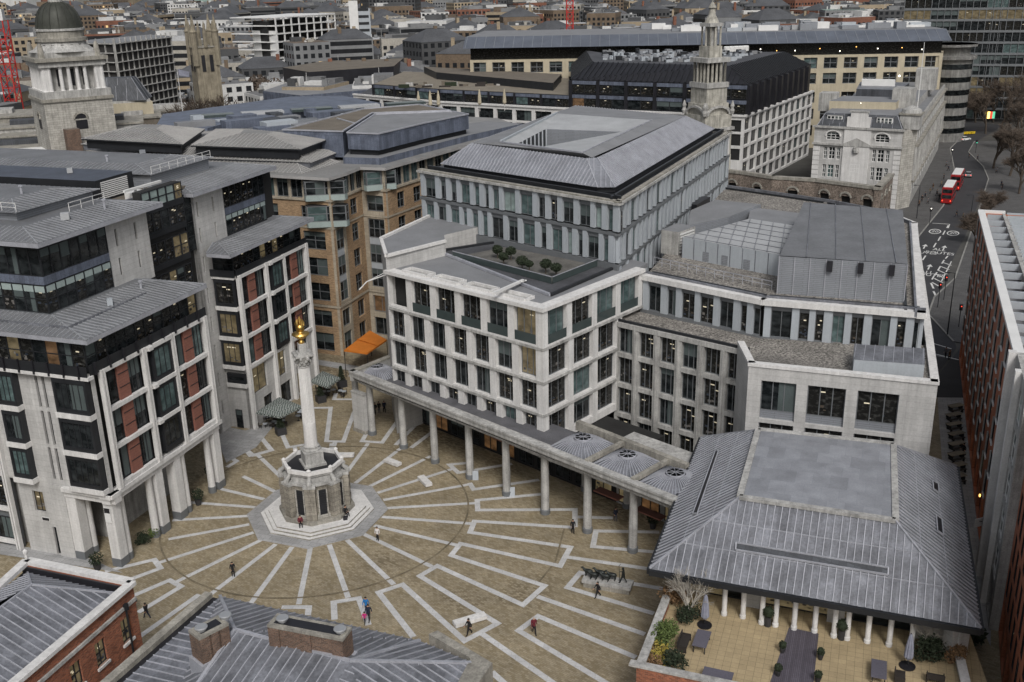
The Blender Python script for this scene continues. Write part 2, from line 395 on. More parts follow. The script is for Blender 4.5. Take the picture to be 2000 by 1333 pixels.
def win(T, W, s0, s1, z0, z1, off=-.35, g='d', nm=1, nt=0, fm=None, fw=.07, name='window', top=0.0):
    """one window: pane + frame bars as one mesh, shared by every window of that size"""
    fm = fm or FRM
    w = round(s1 - s0, 1); h = round(z1 - z0, 1)
    if w < .2 or h < .2: return
    var = WRN.randrange(6) if (g in 'dow' and w > .6 and h > 1.2) else 0
    key = (w, h, g, nm, nt, fm.name, fw, top, var)
    if key not in WC:
        mb = MB()
        mb.add([(0, 0, 0), (w, 0, 0), (w, 0, h), (0, 0, h)], [(0, 1, 2, 3)], GM[g])
        def b(x0, x1, y0, y1, z0, z1, m): mb.hexa([(x0, y0, z0), (x1, y0, z0), (x1, y1, z0), (x0, y1, z0), (x0, y0, z1), (x1, y0, z1), (x1, y1, z1), (x0, y1, z1)], m)
        b(0, w, -.06, .02, 0, fw, fm); b(0, w, -.06, .02, h - fw, h, fm)
        b(0, fw, -.06, .02, fw, h - fw, fm); b(w - fw, w, -.06, .02, fw, h - fw, fm)
        for i in range(nm):
            x = w * (i + 1) / (nm + 1); b(x - fw / 2, x + fw / 2, -.055, .02, fw, h - fw, fm)
        for i in range(nt):
            z = h * (i + 1) / (nt + 1); b(fw, w - fw, -.05, .02, z - fw / 2, z + fw / 2, fm)
        def qd(x0, x1, z0, z1, m, y=-.006): mb.add([(x0, y, z0), (x1, y, z0), (x1, y, z1), (x0, y, z1)], [(0, 1, 2, 3)], m)
        if g == 'd' and var in (1, 2): qd(fw, w - fw, h * (.45 if var == 1 else .7), h - fw, MAT['blind_dim'])
        if g == 'd' and var == 3: qd(w * .5, w - fw, fw, h - fw, MAT['blind_dim'])
        if g in 'ow':
            for k in range((1, 0, 1, 2, 0, 1)[var]): x = w * WRN.uniform(.12, .7); z = h * WRN.uniform(.55, .8); qd(x, x + min(.55, w * .25), z, z + .13, MAT['ceiling_light'])
            for k in range(2 + var): x = w * WRN.uniform(.05, .8); z = h * WRN.uniform(.08, .38); qd(x, x + WRN.uniform(.12, .5), z, z + WRN.uniform(.08, .3), MAT['desk_' + WRN.choice('abc')])
        if top: b(fw, w - fw, -.035, -.015, h * (1 - top), h - fw, MAT['blind'])
        me = bpy.data.meshes.new(name); me.from_pydata(mb.v, [], mb.f)
        for m in mb.mats: me.materials.append(m)
        me.polygons.foreach_set('material_index', mb.m); WC[key] = me
    o = bpy.data.objects.new(name, WC[key]); COL.objects.link(o)
    o.location = W.p((s0 + s1) / 2 - w / 2, off, z0) - ORG[T.name]; o.rotation_euler = (0, 0, W.ang); o.parent = T
    return o
M('blind', (.30, .36, .35), .7, .1)
M('blind_dim', (.075, .095, .095), .7, .2)
M('desk_a', (.16, .15, .14), .7); M('desk_b', (.07, .055, .04), .7); M('desk_c', (.03, .04, .06), .7)
M('ceiling_light', (.6, .55, .45), .5, 0, 1, 0, emis=((1, .85, .55), .3))
def pick(weights):
    r = RNG.random() * sum(w for _, w in weights)
    for k, w in weights:
        r -= w
        if r <= 0: return k
    return weights[-1][0]
MIX = [('d', 5), ('o', 3), ('t', 2), ('w', .45), ('b', .2)]
def fr(O, deg):
    e = Vector((sin(radians(deg)), cos(radians(deg)))); w = Vector((-e.y, e.x))
    return lambda s, t, z=0: Vector((O[0] + e.x * s + w.x * t, O[1] + e.y * s + w.y * t, z))
def hip(mb, lo, hi, zl, zh, mat, rib=None, sp=.6, rw=.06, rh=.07, top=None, cap=True):
    """frustum roof between two rings of xy points with seams running up each slope"""
    n = len(lo)
    for i in range(n):
        j = (i + 1) % n
        q = [(*lo[i][:2], zl), (*lo[j][:2], zl), (*hi[j][:2], zh), (*hi[i][:2], zh)]
        for tr in ((0, 1, 2), (0, 2, 3)): mb.poly([q[t_] for t_ in tr], mat)
        if rib:
            ed = Vector(q[1]) - Vector(q[0]); d = Vector((-ed.y, ed.x, 0)).normalized()
            nrm = (Vector(q[1]) - Vector(q[0])).cross(Vector(q[3]) - Vector(q[0]))
            if nrm.length > 1e-6:
                c = (Vector(q[2]) + Vector(q[3])) / 2 - (Vector(q[0]) + Vector(q[1])) / 2
                dd = Vector((d.x, d.y, 0)); 
                if dd.dot(c) < 0: dd = -dd
                nrm.normalize(); dd.z = -(nrm.x * dd.x + nrm.y * dd.y) / nrm.z if abs(nrm.z) > 1e-3 else 0
                for tr in ((0, 1, 2), (0, 2, 3)):
                    t3 = [q[t_] for t_ in tr]
                    if (Vector(t3[1]) - Vector(t3[0])).cross(Vector(t3[2]) - Vector(t3[0])).length > .2: mb.ribs(t3, dd, sp, rw, rh, rib)
            mb.bar(Vector(q[0]) + Vector((0, 0, .03)), Vector(q[3]) + Vector((0, 0, .03)), .12, .12, rib)
    if cap: mb.poly([(*p[:2], zh) for p in hi], top or mat)

def inset(P, d):
    c = Vector((sum(p[0] for p in P) / len(P), sum(p[1] for p in P) / len(P)))
    return [tuple(Vector(p[:2]) + (c - Vector(p[:2])).normalized() * d) for p in P]

def offset_poly(P, d):
    """true parallel offset of a convex polygon, inwards by d"""
    P = [Vector(p[:2]) for p in P]; n = len(P); ar = sum(P[i].x * P[(i + 1) % n].y - P[(i + 1) % n].x * P[i].y for i in range(n)); sg = 1 if ar > 0 else -1; out = []
    for i in range(n):
        a, b, c = P[i - 1], P[i], P[(i + 1) % n]; d0 = (b - a).normalized(); d1 = (c - b).normalized(); n0 = Vector((-d0.y, d0.x)) * sg; n1 = Vector((-d1.y, d1.x)) * sg; m = (n0 + n1).normalized(); out.append(b + m * d / m.dot(n0))
    return [tuple(p) for p in out]
def seam(mb, q, mat, rib, sp=.68, rw=.06, rh=.08):
    """sloping sheet roof face with seams running up from its first edge"""
    ed = (q[1] - q[0]).normalized(); h_ = Vector((-ed.y, ed.x, 0)).normalized(); c = q[2] - q[0]
    if h_.dot(c) < 0: h_ = -h_
    for k in range(1, len(q) - 1):
        t = [q[0], q[k], q[k + 1]]; mb.poly(t, mat); n_ = (t[1] - t[0]).cross(t[2] - t[0])
        if n_.length < .3: continue
        n_.normalize(); d_ = Vector((h_.x, h_.y, -(n_.x * h_.x + n_.y * h_.y) / (n_.z if abs(n_.z) > 1e-3 else 1e-3))); mb.ribs(t, d_, sp, rw, rh, rib)
# ================================================================ west office blocks (local frame: s away along the square, t to the left)
A = fr((-40.9, 92.4), 19)
ROWS = [(9.2, 12.7), (13.25, 16.75), (17.35, 21.0)]
SL = [12.95, 17.05, 21.25]
def fins(mb, W, a, z0=8.5, z1=21.5):
    for k in (-.24, .10): W.box(mb, a + k, a + k + .2, .0, .5, z0, z1, STONE_S)
    W.box(mb, a - .04, a + .10, .0, .30, z0, z1 - .1, DARK)
def bay_window(T, W, a0, a1, z0, z1, out, g, slab, nm=3):
    """dark metal box window standing proud of the wall"""
    mb = MB()
    W.box(mb, a0, a1, 0, out, z1 - .45, z1, DARK); W.box(mb, a0, a1, 0, out, z0, z0 + .4, DARK)
    W.box(mb, a0, a0 + .25, 0, out, z0 + .4, z1 - .45, DARK); W.box(mb, a1 - .25, a1, 0, out, z0 + .4, z1 - .45, DARK)
    mb.build('bay_frame', T)
    win(T, W, a0 + .25, a1 - .25, z0 + .4, z1 - .45, out - .12, g, nm, 0, DARK)
    W.box(slab, a0 - .1, a1 + .1, 0, out + .12, z0 - .55, z0, STONE_S)
def east_face(T, W, xs, wall, slab):
    """upper floors on a face: xs = the four fin positions; brick bay, dark bay, brick bay"""
    x0, x1, x2, x3 = xs
    for i, (zl, zh) in enumerate(ROWS):
        for (a, b) in ((x0 + .35, x1 - .3), (x2 + .35, x3 - .3)):
            w = (b - a); p0, p1 = a + w * .36, a + w * .64
            W.box(slab, p0, p1, -.5, .06, zl - .25, zh + .25, BRICK_O)
            for k in (.33, .72): W.box(slab, p0, p1, .06, .10, zl + (zh - zl) * k, zl + (zh - zl) * k + .07, DARK)
            win(T, W, a, p0, zl - .2, zh + .15, -.25, pick(MIX), 1, 0, DARK, .1)
            win(T, W, p1, b, zl - .2, zh + .15, -.25, pick(MIX), 2, 0, DARK, .1)
        a, b = x1 + .35, x2 - .3
        mb = MB()   # dark angled bay between the fins
        W.box(mb, a, a + .9, -.4, -.05, zl - .2, zh + .2, DARK); W.box(mb, a + .9, b, -.35, .35, zh - .35, zh + .1, DARK)
        W.box(mb, a + .9, b, -.35, .35, zl - .2, zl + .3, DARK); W.box(mb, b - .3, b, -.35, .35, zl + .3, zh - .35, DARK); W.box(mb, a + .9, a + 1.2, -.35, .35, zl + .3, zh - .35, DARK)
        mb.build('bay_frame', T)
        win(T, W, a + 1.2, b - .3, zl + .3, zh - .35, .22, pick([('t', 3), ('d', 2), ('w', 1)]), 2, 0, DARK)
    for k, z in enumerate(SL + [8.85]):
        zz = (z - .22, z + .22)
        if k == 3: zz = (8.55, 9.0)
        for (a, b) in ((x0 + .3, x1 - .24), (x2 + .3, x3 - .24)): W.box(slab, a, b, -.1, .34, zz[0], zz[1], STONE_S)
        if k < 3: # zigzag slab over the dark bay
            W.box(slab, x1 + .3, x1 + 1.2, -.1, .62, zz[0], zz[1], STONE_S); W.box(slab, x1 + 1.2, x2 - .24, -.1, .5, zz[0] - .02, zz[1] - .02, STONE_S)
            W.box(slab, x1 + .3, x1 + 1.0, .3, .85, zz[0] + .04, zz[1] - .04, STONE_S)
    for x in xs: fins(slab, W, x)

T = thing('office_block', 'pale stone block with brick panels and wide lead eaves above an arcade, left edge', 'office building', A(9, 8))
wall = MB(); slab = MB()
WE = Wall(A(0, 0)[:2], A(18.6, 0)[:2]); WS = Wall(A(0, 26)[:2], A(0, 0)[:2])     # south wall: a = 26 - t
core = [A(.6, .6), A(18.4, .6), A(18.4, 9), A(31, 9.4), A(31, 60), A(.6, 60)]
wall.prism([A(.6, .6), A(18.1, .6), A(18.1, 26), A(.6, 26)], 8.2, 21.2, CORE, ROOFD)
wall.prism([A(4.6, 5.2), A(18.4, 5.2), A(18.4, 25.5), A(1.2, 25.5), A(1.2, 9.2), A(4.6, 9.2)], 0, 8.2, STONE_G)
# arcade, piers and round columns
def pier(s, t, w=1.15, z=7.4):
    pl = MB()
    for (z0, z1, k, m) in ((0, .95, .12, FRM), (.95, z, 0, STONE_S)):
        pl.prism([(q.x, q.y) for q in [A(s - w / 2 - k / 2, t), A(s + w / 2 + k / 2, t), A(s + w / 2 + k / 2, t + w), A(s - w / 2 - k / 2, t + w)]], z0, z1, m)
    pl.build('arcade_pier', T)
def rcol(mb, p, r, z, base=.8):
    mb = MB()
    mb.lathe((p.x, p.y, 0), [(r * 1.12, 0), (r * 1.12, base)], FRM, 16)
    mb.lathe((p.x, p.y, 0), [(r, base), (r * 1.0, z * .4), (r * .9, z - .35), (r * 1.12, z - .2), (r * 1.12, z)], STONE_S, 16, smooth=True)
    mb.build('arcade_column', T)
for s in (.5, 7.5, 10.7, 18.2): pier(s, -.05)
for s in (1.75, 6.3, 12.1, 16.9): rcol(None, A(s, .5), .42, 7.4)
pier(.6, 4.6, 1.2)
rcol(None, A(1.75, 4.9), .42, 7.4)
WE.box(wall, -.35, 18.9, -.9, .12, 7.4, 8.1, STONE_S); WE.box(wall, -.6, 19.1, -.9, .45, 8.1, 8.55, STONE_S)
for k in range(60): WE.box(wall, .6 + k * .3, .75 + k * .3, .0, .16, 8.6, 8.74, STONE_S)
WS.box(wall, 20.2, 26.55, -.9, .12, 7.4, 8.1, STONE_S); WS.box(wall, 20.2, 26.6, -.9, .45, 8.1, 8.55, STONE_S)
for a0, a1 in ((18.3, 20.2),): WS.box(wall, a0, a1, -.9, .1, 0, 8.55, STONE)
east_face(T, WE, (1.3, 7.65, 12.4, 18.45), wall, slab)
WE.box(wall, 18.45, 18.6, -.6, 0, 8.55, 21.3, STONE)
# south face
ops = []
for (zl, zh) in ROWS: ops.append((zl - .1, zh + .1, [(26 - 11.2, 26 - 8.9), (26 - 4.1, 26 - .05)] + [(26 - 6.9, 26 - 6.55), (26 - 6.05, 26 - 5.7)]))
WS.wall(wall, [(.1, 3.4, [(17.8 - .1, 19.3)]), (5.0, 7.4, [(15.9, 17.3)])] , 14.2, 18.3, 0, 8.55, .55, STONE)
WS.wall(wall, ops, 13.0, 26, 8.55, 21.3, .55, STONE)
for (zl, zh) in ROWS:
    for a in (19.1, 19.95): 
        mb = MB()
    for (p, q) in ((19.1, 19.45), (19.95, 20.3)): win(T, WS, p, q, zl - .1, zh + .1, -.3, 'd', 0, 0, DARK)
    bay_window(T, WS, 14.8, 17.1, zl, zh, .75, pick([('t', 2), ('d', 3)]), slab, 2)
    bay_window(T, WS, 21.9, 25.9, zl, zh, .75, pick([('o', 2), ('a', 2), ('d', 3)]), slab, 4)
win(T, WS, 15.9, 17.3, 5.0, 7.4, -.3, 'w', 1, 0, DARK)
win(T, WS, 17.7, 18.3, .1, 3.4, -.3, 'd', 1, 0, DARK)
fins(slab, WS, 13.0, 0, 21.5)
for (zl, zh) in ROWS + [(1.0, 3.6), (5, 8)]:
    WS.box(slab, 4, 12.9, -.6, .25, zl - .5, zl - .08, STONE_S); win(T, WS, 5, 9, zl, zh, -.1, pick(MIX), 3, 0, DARK); win(T, WS, 9.2, 12.6, zl, zh, -.1, pick(MIX), 2, 0, DARK)
WS.box(wall, 0, 13, -.6, -.2, 0, 21.3, FRM)
WS.box(wall, 14.8, 26.45, 0, .8, 21.05, 21.4, STONE_S)
wall.build('wall', T); slab.build('floor_band', T)
# name plate and street sign
sg = MB(); WS.box(sg, 16.6, 17.6, .02, .06, 4.0, 4.45, WHITE); WS.box(sg, 16.66, 17.54, .06, .075, 4.06, 4.39, BLACK); sg.build('name_plate', T)
sp = Wall(A(-.12, 1.2)[:2], A(-.12, .0)[:2]); sg = MB(); sp.box(sg, .2, .95, .02, .06, 5.2, 6.9, WHITE); sp.box(sg, .24, .91, .06, .075, 6.3, 6.86, BLACK); sg.build('street_sign', T)
# glazed penthouse under the eaves
pg = MB(); pg.prism([A(.5, .6), A(18.0, .6), A(18.0, 20), A(.5, 20)], 21.3, 24.7, CORE)
pg.build('penthouse_core', T)
WPE = Wall(A(.3, .4)[:2], A(18.2, .4)[:2]); WPS = Wall(A(.3, 16)[:2], A(.3, .4)[:2])
for i in range(12): win(T, WPE, i * 1.49, (i + 1) * 1.49, 21.5, 24.7, 0, pick([('d', 3), ('o', 3), ('w', 1), ('a', .6)]), 0, 1, DARK, .1)
for i in range(10): win(T, WPS, i * 1.56, (i + 1) * 1.56, 21.5, 24.7, 0, pick([('d', 2), ('o', 3), ('w', 1.2), ('a', .5)]), 0, 1, DARK, .1)
rl = MB()
WE.box(rl, -.2, 18.9, .2, .28, 21.35, 22.45, DARK); WS.box(rl, 10, 26.3, .65, .75, 21.4, 22.45, DARK)
for k in range(9): WS.box(rl, 11 + k * 1.8, 11.15 + k * 1.8, .75, .95, 21.2, 22.6, BLACK); WE.box(rl, .4 + k * 2.1, .55 + k * 2.1, .28, .5, 21.3, 22.6, BLACK)
rl.build('balustrade', T)
def eave_roof(T, lo, hi, z0, z1, th=.45, name='eaves_roof', sp=.62):
    mb = MB(); mb.prism([(p.x, p.y) for p in lo], z0 - th, z0, LEAD_L)
    hip(mb, lo, hi, z0 + .01, z1, ZINC, ZINC_L, sp, .07, .09)
    return mb.build(name, T)
eave_roof(T, [A(-.7, -.95), A(18.75, -.95), A(18.75, 24), A(-.7, 24)], [A(2.7, 5.9), A(15.8, 5.2), A(15.8, 24), A(2.7, 24)], 25.25, 26.1)
mb = MB(); 
for pp, q in ((A(1.2, 2.4, 25.75), A(12.6, 2.4, 25.75)), (A(.9, 2.4, 25.72), A(.9, 12, 25.72))): mb.bar(pp, q, .25, .18, LEAD)
mb.build('roof_step', T)
# set-back upper block
up = MB(); up.prism([A(3.3, 6.7), A(19.3, 6.7), A(19.3, 9.4), A(31.2, 9.4), A(31.2, 50), A(3.3, 50)], 20, 33.0, CORE, ROOFD)
WU = Wall(A(2.9, 6.3)[:2], A(19.4, 6.3)[:2]); WUS = Wall(A(2.9, 30)[:2], A(2.9, 6.3)[:2])
WU.wall(up, [(27.1, 29.0, [(11.0, 11.35), (14.2, 14.55)]), (30.3, 32.2, [(11.0, 11.35), (14.2, 14.55)])], 9.6, 16.5, 25.4, 33.0, .4, STONE)
for z in (27.1, 30.3):
    for a in (11.0, 14.2): win(T, WU, a, a + .35, z, z + 1.9, -.25, 'd', 0, 0, DARK)
for W, L0, n in ((WU, 0, 7), (WUS, 14.1, 7)):
    w = 9.6 / 7
    L1 = L0 + n * w
    W.box(up, L0, L1, -.3, .08, 25.6, 26.2, FRM); W.box(up, L0, L1, -.3, .06, 29.15, 30.0, ZINC_B); W.box(up, L0, L1, -.3, .05, 32.8, 33.1, DARK)
    for i in range(n):
        win(T, W, L0 + i * w, L0 + (i + 1) * w, 26.2, 29.15, 0, 'd' if i % 3 else 'o', 0, 1, DARK, .09, top=.26 if (W is WU or i > 1) else .2)
        win(T, W, L0 + i * w, L0 + (i + 1) * w, 30.0, 32.8, 0, 'd' if (W is WU or i > 1) else 't', 0, 0, DARK, .09)
WUS.box(up, 0, 14.1, -.4, 0, 25.4, 33, FRM)
up.build('upper_wall', T)
eave_roof(T, [A(1.5, 4.9), A(20.7, 4.9), A(20.7, 12), A(1.5, 40)], [A(4.4, 9.2), A(17, 9.2), A(17, 12), A(4.4, 40)], 33.75, 34.5)
# recessed stair glazing between the blocks
rg = MB(); WR = Wall(A(19.4, 9.0)[:2], A(31.3, 9.0)[:2]); WRc = Wall(A(21.0, 8.0)[:2], A(28.5, 8.0)[:2])
rg.prism([A(21.1, 9.2), A(28.4, 9.2), A(28.4, 8.15), A(21.1, 8.15)], 18, 34.6, CORE)
z = 18.0
for k in range(5):
    for i in range(5): win(T, WRc, i * 1.5, i * 1.5 + 1.5, z, z + 2.7 if k < 4 else 34.6, 0, 'b' if k == 4 and i < 4 else pick([('d', 2), ('o', 2), ('w', 1)]), 0, 1, DARK, .12)
    WRc.box(rg, 0, 7.5, -.2, .12, z - .6, z, DARK); z += 3.9 if k < 3 else 2.9
for i in range(8): win(T, WR, i * 1.48, i * 1.48 + 1.48, 25.5, 32.6, .02, 'd', 0, 3, DARK, .1)
rg.build('stair_glazing', T)
# roof plant
pt = MB()
def lbox(s0, s1, t0, t1, z0, z1, m, top=None): pt.prism([A(s0, t0), A(s1, t0), A(s1, t1), A(s0, t1)], z0, z1, m, top)
lbox(19.0, 31.5, 9.6, 16, 33.1, 33.4, FELT); lbox(18.8, 29, 9.5, 9.8, 33.1, 33.9, LEAD)
lbox(6.5, 17.8, 11.8, 40, 33.2, 35.4, STEEL)
hip(pt, [A(5.9, 11.2), A(18.4, 11.2), A(18.4, 40), A(5.9, 40)], [A(9.5, 15), A(15, 15), A(15, 40), A(9.5, 40)], 35.45, 36.0, ZINC, ZINC_L, .7, .07, .09)
lbox(20.3, 26.8, 13.4, 45, 33.2, 35.9, DARK, ZINC_B)
WL = Wall(A(20.3, 13.4)[:2], A(26.8, 13.4)[:2])
for k in range(9): WL.box(pt, .8, 5.4, .02, .10, 33.7 + k * .22, 33.82 + k * .22, WHITE)
lbox(29.4, 41.5, 12.9, 55, 33.2, 35.0, STEEL)
hip(pt, [A(28.9, 12.4), A(42, 12.4), A(42, 55), A(28.9, 55)], [A(32, 17), A(39, 17), A(39, 55), A(32, 55)], 35.05, 35.7, ZINC, ZINC_L, .7, .07, .09)
pt.build('roof_plant', T)
rv = random.Random(17)
for (s_, t_, z_, k_) in ((3.2, 20, 35.9, 0), (9, 8.0, 34.3, 1), (14.5, 7.6, 34.4, 0), (24, 20, 35.95, 1), (33, 22, 35.6, 0), (36, 16, 35.5, 1), (40, 22, 35.4, 1), (10, 22, 36.0, 1), (12, 16, 36.0, 0), (8, 3.2, 25.8, 1), (13.5, 3.6, 25.9, 0), (3, 14, 26.0, 1), (23, 30, 35.95, 0)):
    vb = MB(); c_ = A(s_, t_, z_)
    if k_: vb.box(c_, (rv.uniform(.5, 1.1), rv.uniform(.4, .8), rv.uniform(.35, .7)), rv.choice([PALEP, MEMB_L, STEEL]), 19)
    else: vb.lathe(c_, [(.14, -.2), (.14, .7), (.24, .75), (.24, .9)], LEAD_L, 10)
    vb.build('roof_vent', T)
for (a_, b_) in ((A(11.5, 9.6, 34.5), A(17.0, 9.6, 34.5)), (A(6.2, 11.4, 35.5), A(6.2, 24, 35.5)), (A(29.3, 12.6, 35.1), A(41.6, 12.6, 35.1))):
    gr_ = MB(); d_ = (b_ - a_); n_ = int(d_.length / 1.6)
    for k_ in range(n_ + 1): p_ = a_ + d_ * k_ / n_; gr_.bar(p_, p_ + Vector((0, 0, .9)), .05, .05, WHITE)
    gr_.bar(a_ + Vector((0, 0, .9)), b_ + Vector((0, 0, .9)), .05, .05, WHITE); gr_.bar(a_ + Vector((0, 0, .45)), b_ + Vector((0, 0, .45)), .04, .04, WHITE); gr_.build('guard_rail', T)
cr = MB()   # window cleaning cradle
for a in (0, 1.6): cr.bar(A(22.2 + a, 10.2, 33.4), A(23 + a, 10.2, 34.6), .12, .12, WHITE); cr.bar(A(23.8 + a, 10.2, 33.4), A(23 + a, 10.2, 34.6), .12, .12, WHITE)
cr.bar(A(21, 10.2, 34.7), A(27.4, 10.0, 34.7), .28, .28, WHITE); cr.box(A(23.6, 10.8, 33.4), (2.2, 1.2, .8), WHITE, 70)
cr.build('cleaning_cradle', T)

# ---------------------------------------------------------------- second west block with its stone stair tower
T = thing('office_block', 'pale stone block with slit-windowed stair tower and brick panels, beside the chequered café canopies', 'office building', A(42, 12))
wall = MB(); slab = MB()
WT = Wall(A(31.3, 8.9)[:2], A(38.0, 8.9)[:2]); WTS = Wall(A(31.3, 13)[:2], A(31.3, 8.9)[:2])
slits = [(z, z + 2.0, [(.85, 1.2)]) for z in (2.5, 6.4, 10.3, 14.2, 18.1)] + [(22.2, 24.2, [(.85, 1.2)]), (26.0, 27.9, [(.85, 1.2), (4.2, 4.55)]), (29.3, 31.2, [(.85, 1.2), (4.2, 4.55)])]
WT.wall(wall, slits, 0, 6.7, 0, 32.1, .45, STONE)
for (z0, z1, o) in slits:
    for (p, q) in o: win(T, WT, p, q, z0, z1, -.3, 'd', 0, 0, DARK)
WTS.box(wall, 0, 4.1, -.4, 0, 0, 32.1, STONE)
WB = Wall(A(33.9, 5.5)[:2], A(51.4, 5.5)[:2]); WBS = Wall(A(33.9, 8.9)[:2], A(33.9, 5.5)[:2])
wall.prism([A(34.5, 6.1), A(51.0, 6.1), A(51.0, 12), A(34.5, 12)], 8.3, 21.2, CORE, ROOFD)
wall.prism([A(31.8, 9.4), A(50.5, 9.4), A(50.5, 40), A(31.8, 40)], 0, 32.0, CORE, ROOFD)
xs = [.1, 6.5, 11.0, 17.3]
east_face(T, WB, xs, wall, slab)
g0 = [(.2, 3.4, [(3.2, 5.4), (7.3, 10.4), (12.2, 15.6)]), (4.6, 8.2, [(1.1, 4.6), (7.6, 9.6), (12.4, 15.9)])]
WB.wall(wall, g0, 0, 17.5, 0, 8.6, .6, STONE)
for (z0, z1, o) in g0:
    for (p, q) in o: win(T, WB, p, q, z0, z1, -.35, pick([('d', 2), ('w', 1)]), 1, 0, DARK)
for x in xs: fins(slab, WB, x, 0, 8.5)
WB.box(wall, 17.3, 17.5, -.6, 0, 8.6, 21.3, STONE)
WBN = Wall(A(51.4, 5.5)[:2], A(51.4, 12)[:2]); WBN.box(wall, 0, 6.5, -.4, 0, 0, 21.3, STONE)
WBS.box(wall, 0, 3.4, -.6, 0, 0, 8.3, STONE); dm = MB()
win(T, WBS, .9, 1.9, 0.05, 2.6, .03, 'd', 0, 0, DARK, name='door'); 
for (zl, zh) in ROWS: bay_window(T, WBS, .2, 3.2, zl, zh, .45, pick([('t', 1), ('w', 1), ('o', 1)]), slab, 2)
WBS.box(slab, -.1, 3.35, 0, .6, 21.05, 21.4, STONE_S); bay_window(T, WBS, .4, 3.2, 6.6, 8.0, .3, 'd', slab, 0)
WBS.box(wall, 0, .2, -.6, 0, 8.3, 21.2, STONE)
WG = Wall(A(38.0, 8.9)[:2], A(47.7, 8.9)[:2])
WG.box(wall, 0, 9.7, -.3, .06, 28.3, 29.2, ZINC_B); WG.box(wall, 0, 9.7, -.3, .05, 25.2, 25.6, DARK)
for i in range(7):
    w = 9.7 / 7; win(T, WG, i * w, (i + 1) * w, 25.6, 28.3, 0, pick([('o', 3), ('w', 1), ('d', 1)]), 0, 0, DARK, .09, top=.25)
    win(T, WG, i * w, (i + 1) * w, 29.2, 32.0, 0, pick([('o', 2), ('d', 2)]), 0, 0, DARK, .09)
WGN = Wall(A(47.7, 8.9)[:2], A(47.7, 14)[:2]); WGN.box(wall, 0, 5, -.3, 0, 20, 32, DARK)
wall.build('wall', T); slab.build('floor_band', T)
WPE = Wall(A(34.1, 5.9)[:2], A(51.2, 5.9)[:2]); WPS = Wall(A(34.1, 8.9)[:2], A(34.1, 5.9)[:2])
for i in range(11): win(T, WPE, i * 1.55, (i + 1) * 1.55, 21.4, 24.4, 0, pick([('d', 3), ('o', 3), ('w', .6), ('a', .5)]), 0, 1, DARK, .1)
for i in range(2): win(T, WPS, i * 1.5, (i + 1) * 1.5, 21.4, 24.4, 0, 'd', 0, 1, DARK, .1)
rl = MB(); WB.box(rl, -.3, 17.6, .15, .25, 21.35, 22.3, DARK); WBS.box(rl, 0, 3.6, .6, .7, 21.4, 22.3, DARK); rl.build('balustrade', T)
eave_roof(T, [A(31.3, 4.3), A(52.6, 4.3), A(52.6, 9.5), A(31.3, 7.7)], [A(34.4, 7.9), A(50, 8.0), A(50, 9.4), A(34.4, 8.7)], 24.95, 25.5)
eave_roof(T, [A(30.0, 7.6), A(49.4, 7.6), A(49.4, 24), A(30, 13)], [A(33, 12), A(46, 12), A(46, 24), A(33, 13)], 32.75, 33.6)
# ================================================================ tan brick block behind (north-west side)
Bp = [(-62, 170), (-48, 162.6), (-27.0, 153.8), (-25.6, 157.4), (-23.6, 163.2), (-19.5, 161.0), (-13.8, 171.7), (-6.4, 184.5), (4, 199), (-2, 215), (-40, 235), (-75, 205)]
T = thing('brick_office_block', 'tan brick block with stepped roofs and green glass corner bays, behind the orange awning', 'office building', (-25, 170, 0))
wall = MB(); band = MB()
ins = [(-61, 171), (-47.7, 163.4), (-27.6, 155.0), (-26.4, 158), (-24.2, 164.2), (-20.2, 162.2), (-14.6, 172.2), (-7.2, 185), (3, 199.5), (-2, 214), (-40, 234), (-74, 205)]
wall.prism(ins, 0, 28.5, CORE, ROOFD)
FLO = [(9.0, 11.9), (13.1, 16.0), (17.3, 20.2)]
def brickwall(P, Q, bays, mat, g='d', up=True, big=False, lo=True):
    W = Wall(P, Q); rows = []
    gr = [(.6, 3.6, bays), (4.6, 7.4, bays)] if lo else []
    fl = [(8.9, 20.4, bays)] if big else [(a, b, bays) for a, b in FLO]
    hi = [(21.6, 24.2, bays)] if up else []
    W.wall(wall, gr + fl + hi, 0, W.L, 0, 25.0, .5, mat)
    for z0, z1, o in gr: 
        for p, q in o: win(T, W, p, q, z0, z1, -.3, pick([('d', 2), ('a', 1)]), 1, 0, FRM, .1)
    for z0, z1 in FLO + ([(21.6, 24.2)] if up else []):
        for p, q in bays:
            if big and z1 < 21:
                W.box(band, p, q, -.4, -.2, z0 - 1.2, z0 - .1, PALEP); win(T, W, p, q, z0 - .1, z1 + .1, -.22, g, max(1, int((q - p) / 1.3)), 1, FRM, .12)
            else: win(T, W, p, q, z0, z1, -.3, g, 1, 1, FRM, .12)
    W.box(band, 0, W.L, -.02, .15, 8.0, 8.35, STONE_T); W.box(band, 0, W.L, -.02, .12, 20.7, 21.0, STONE_T); W.box(band, -.1, W.L + .1, -.3, .22, 25.0, 25.35, STONE_T)
    # glazed attic storey
    n = max(1, round(W.L / 2.4))
    for i in range(n):
        a, b = W.L * i / n, W.L * (i + 1) / n
        W.box(wall, a, a + .5, -.5, -.05, 25.3, 28.5, STONE_T); win(T, W, a + .5, b, 25.4, 28.45, -.2, pick([('d', 3), ('t', 1)]), 1, 0, FRM, .1)
    W.box(band, 0, W.L, -.35, -.28, 25.35, 26.4, GL_RAIL)
    return W
brickwall(Bp[1], Bp[2], [(1, 3), (5, 8), (10, 13), (17.2, 21.2)], BRICK_T, big=False)
w = brickwall(Bp[2], Bp[3], [(.8, 3.2)], STONE_T, big=True)
brickwall(Bp[3], Bp[4], [(2.0, 4.4)], BRICK_T)
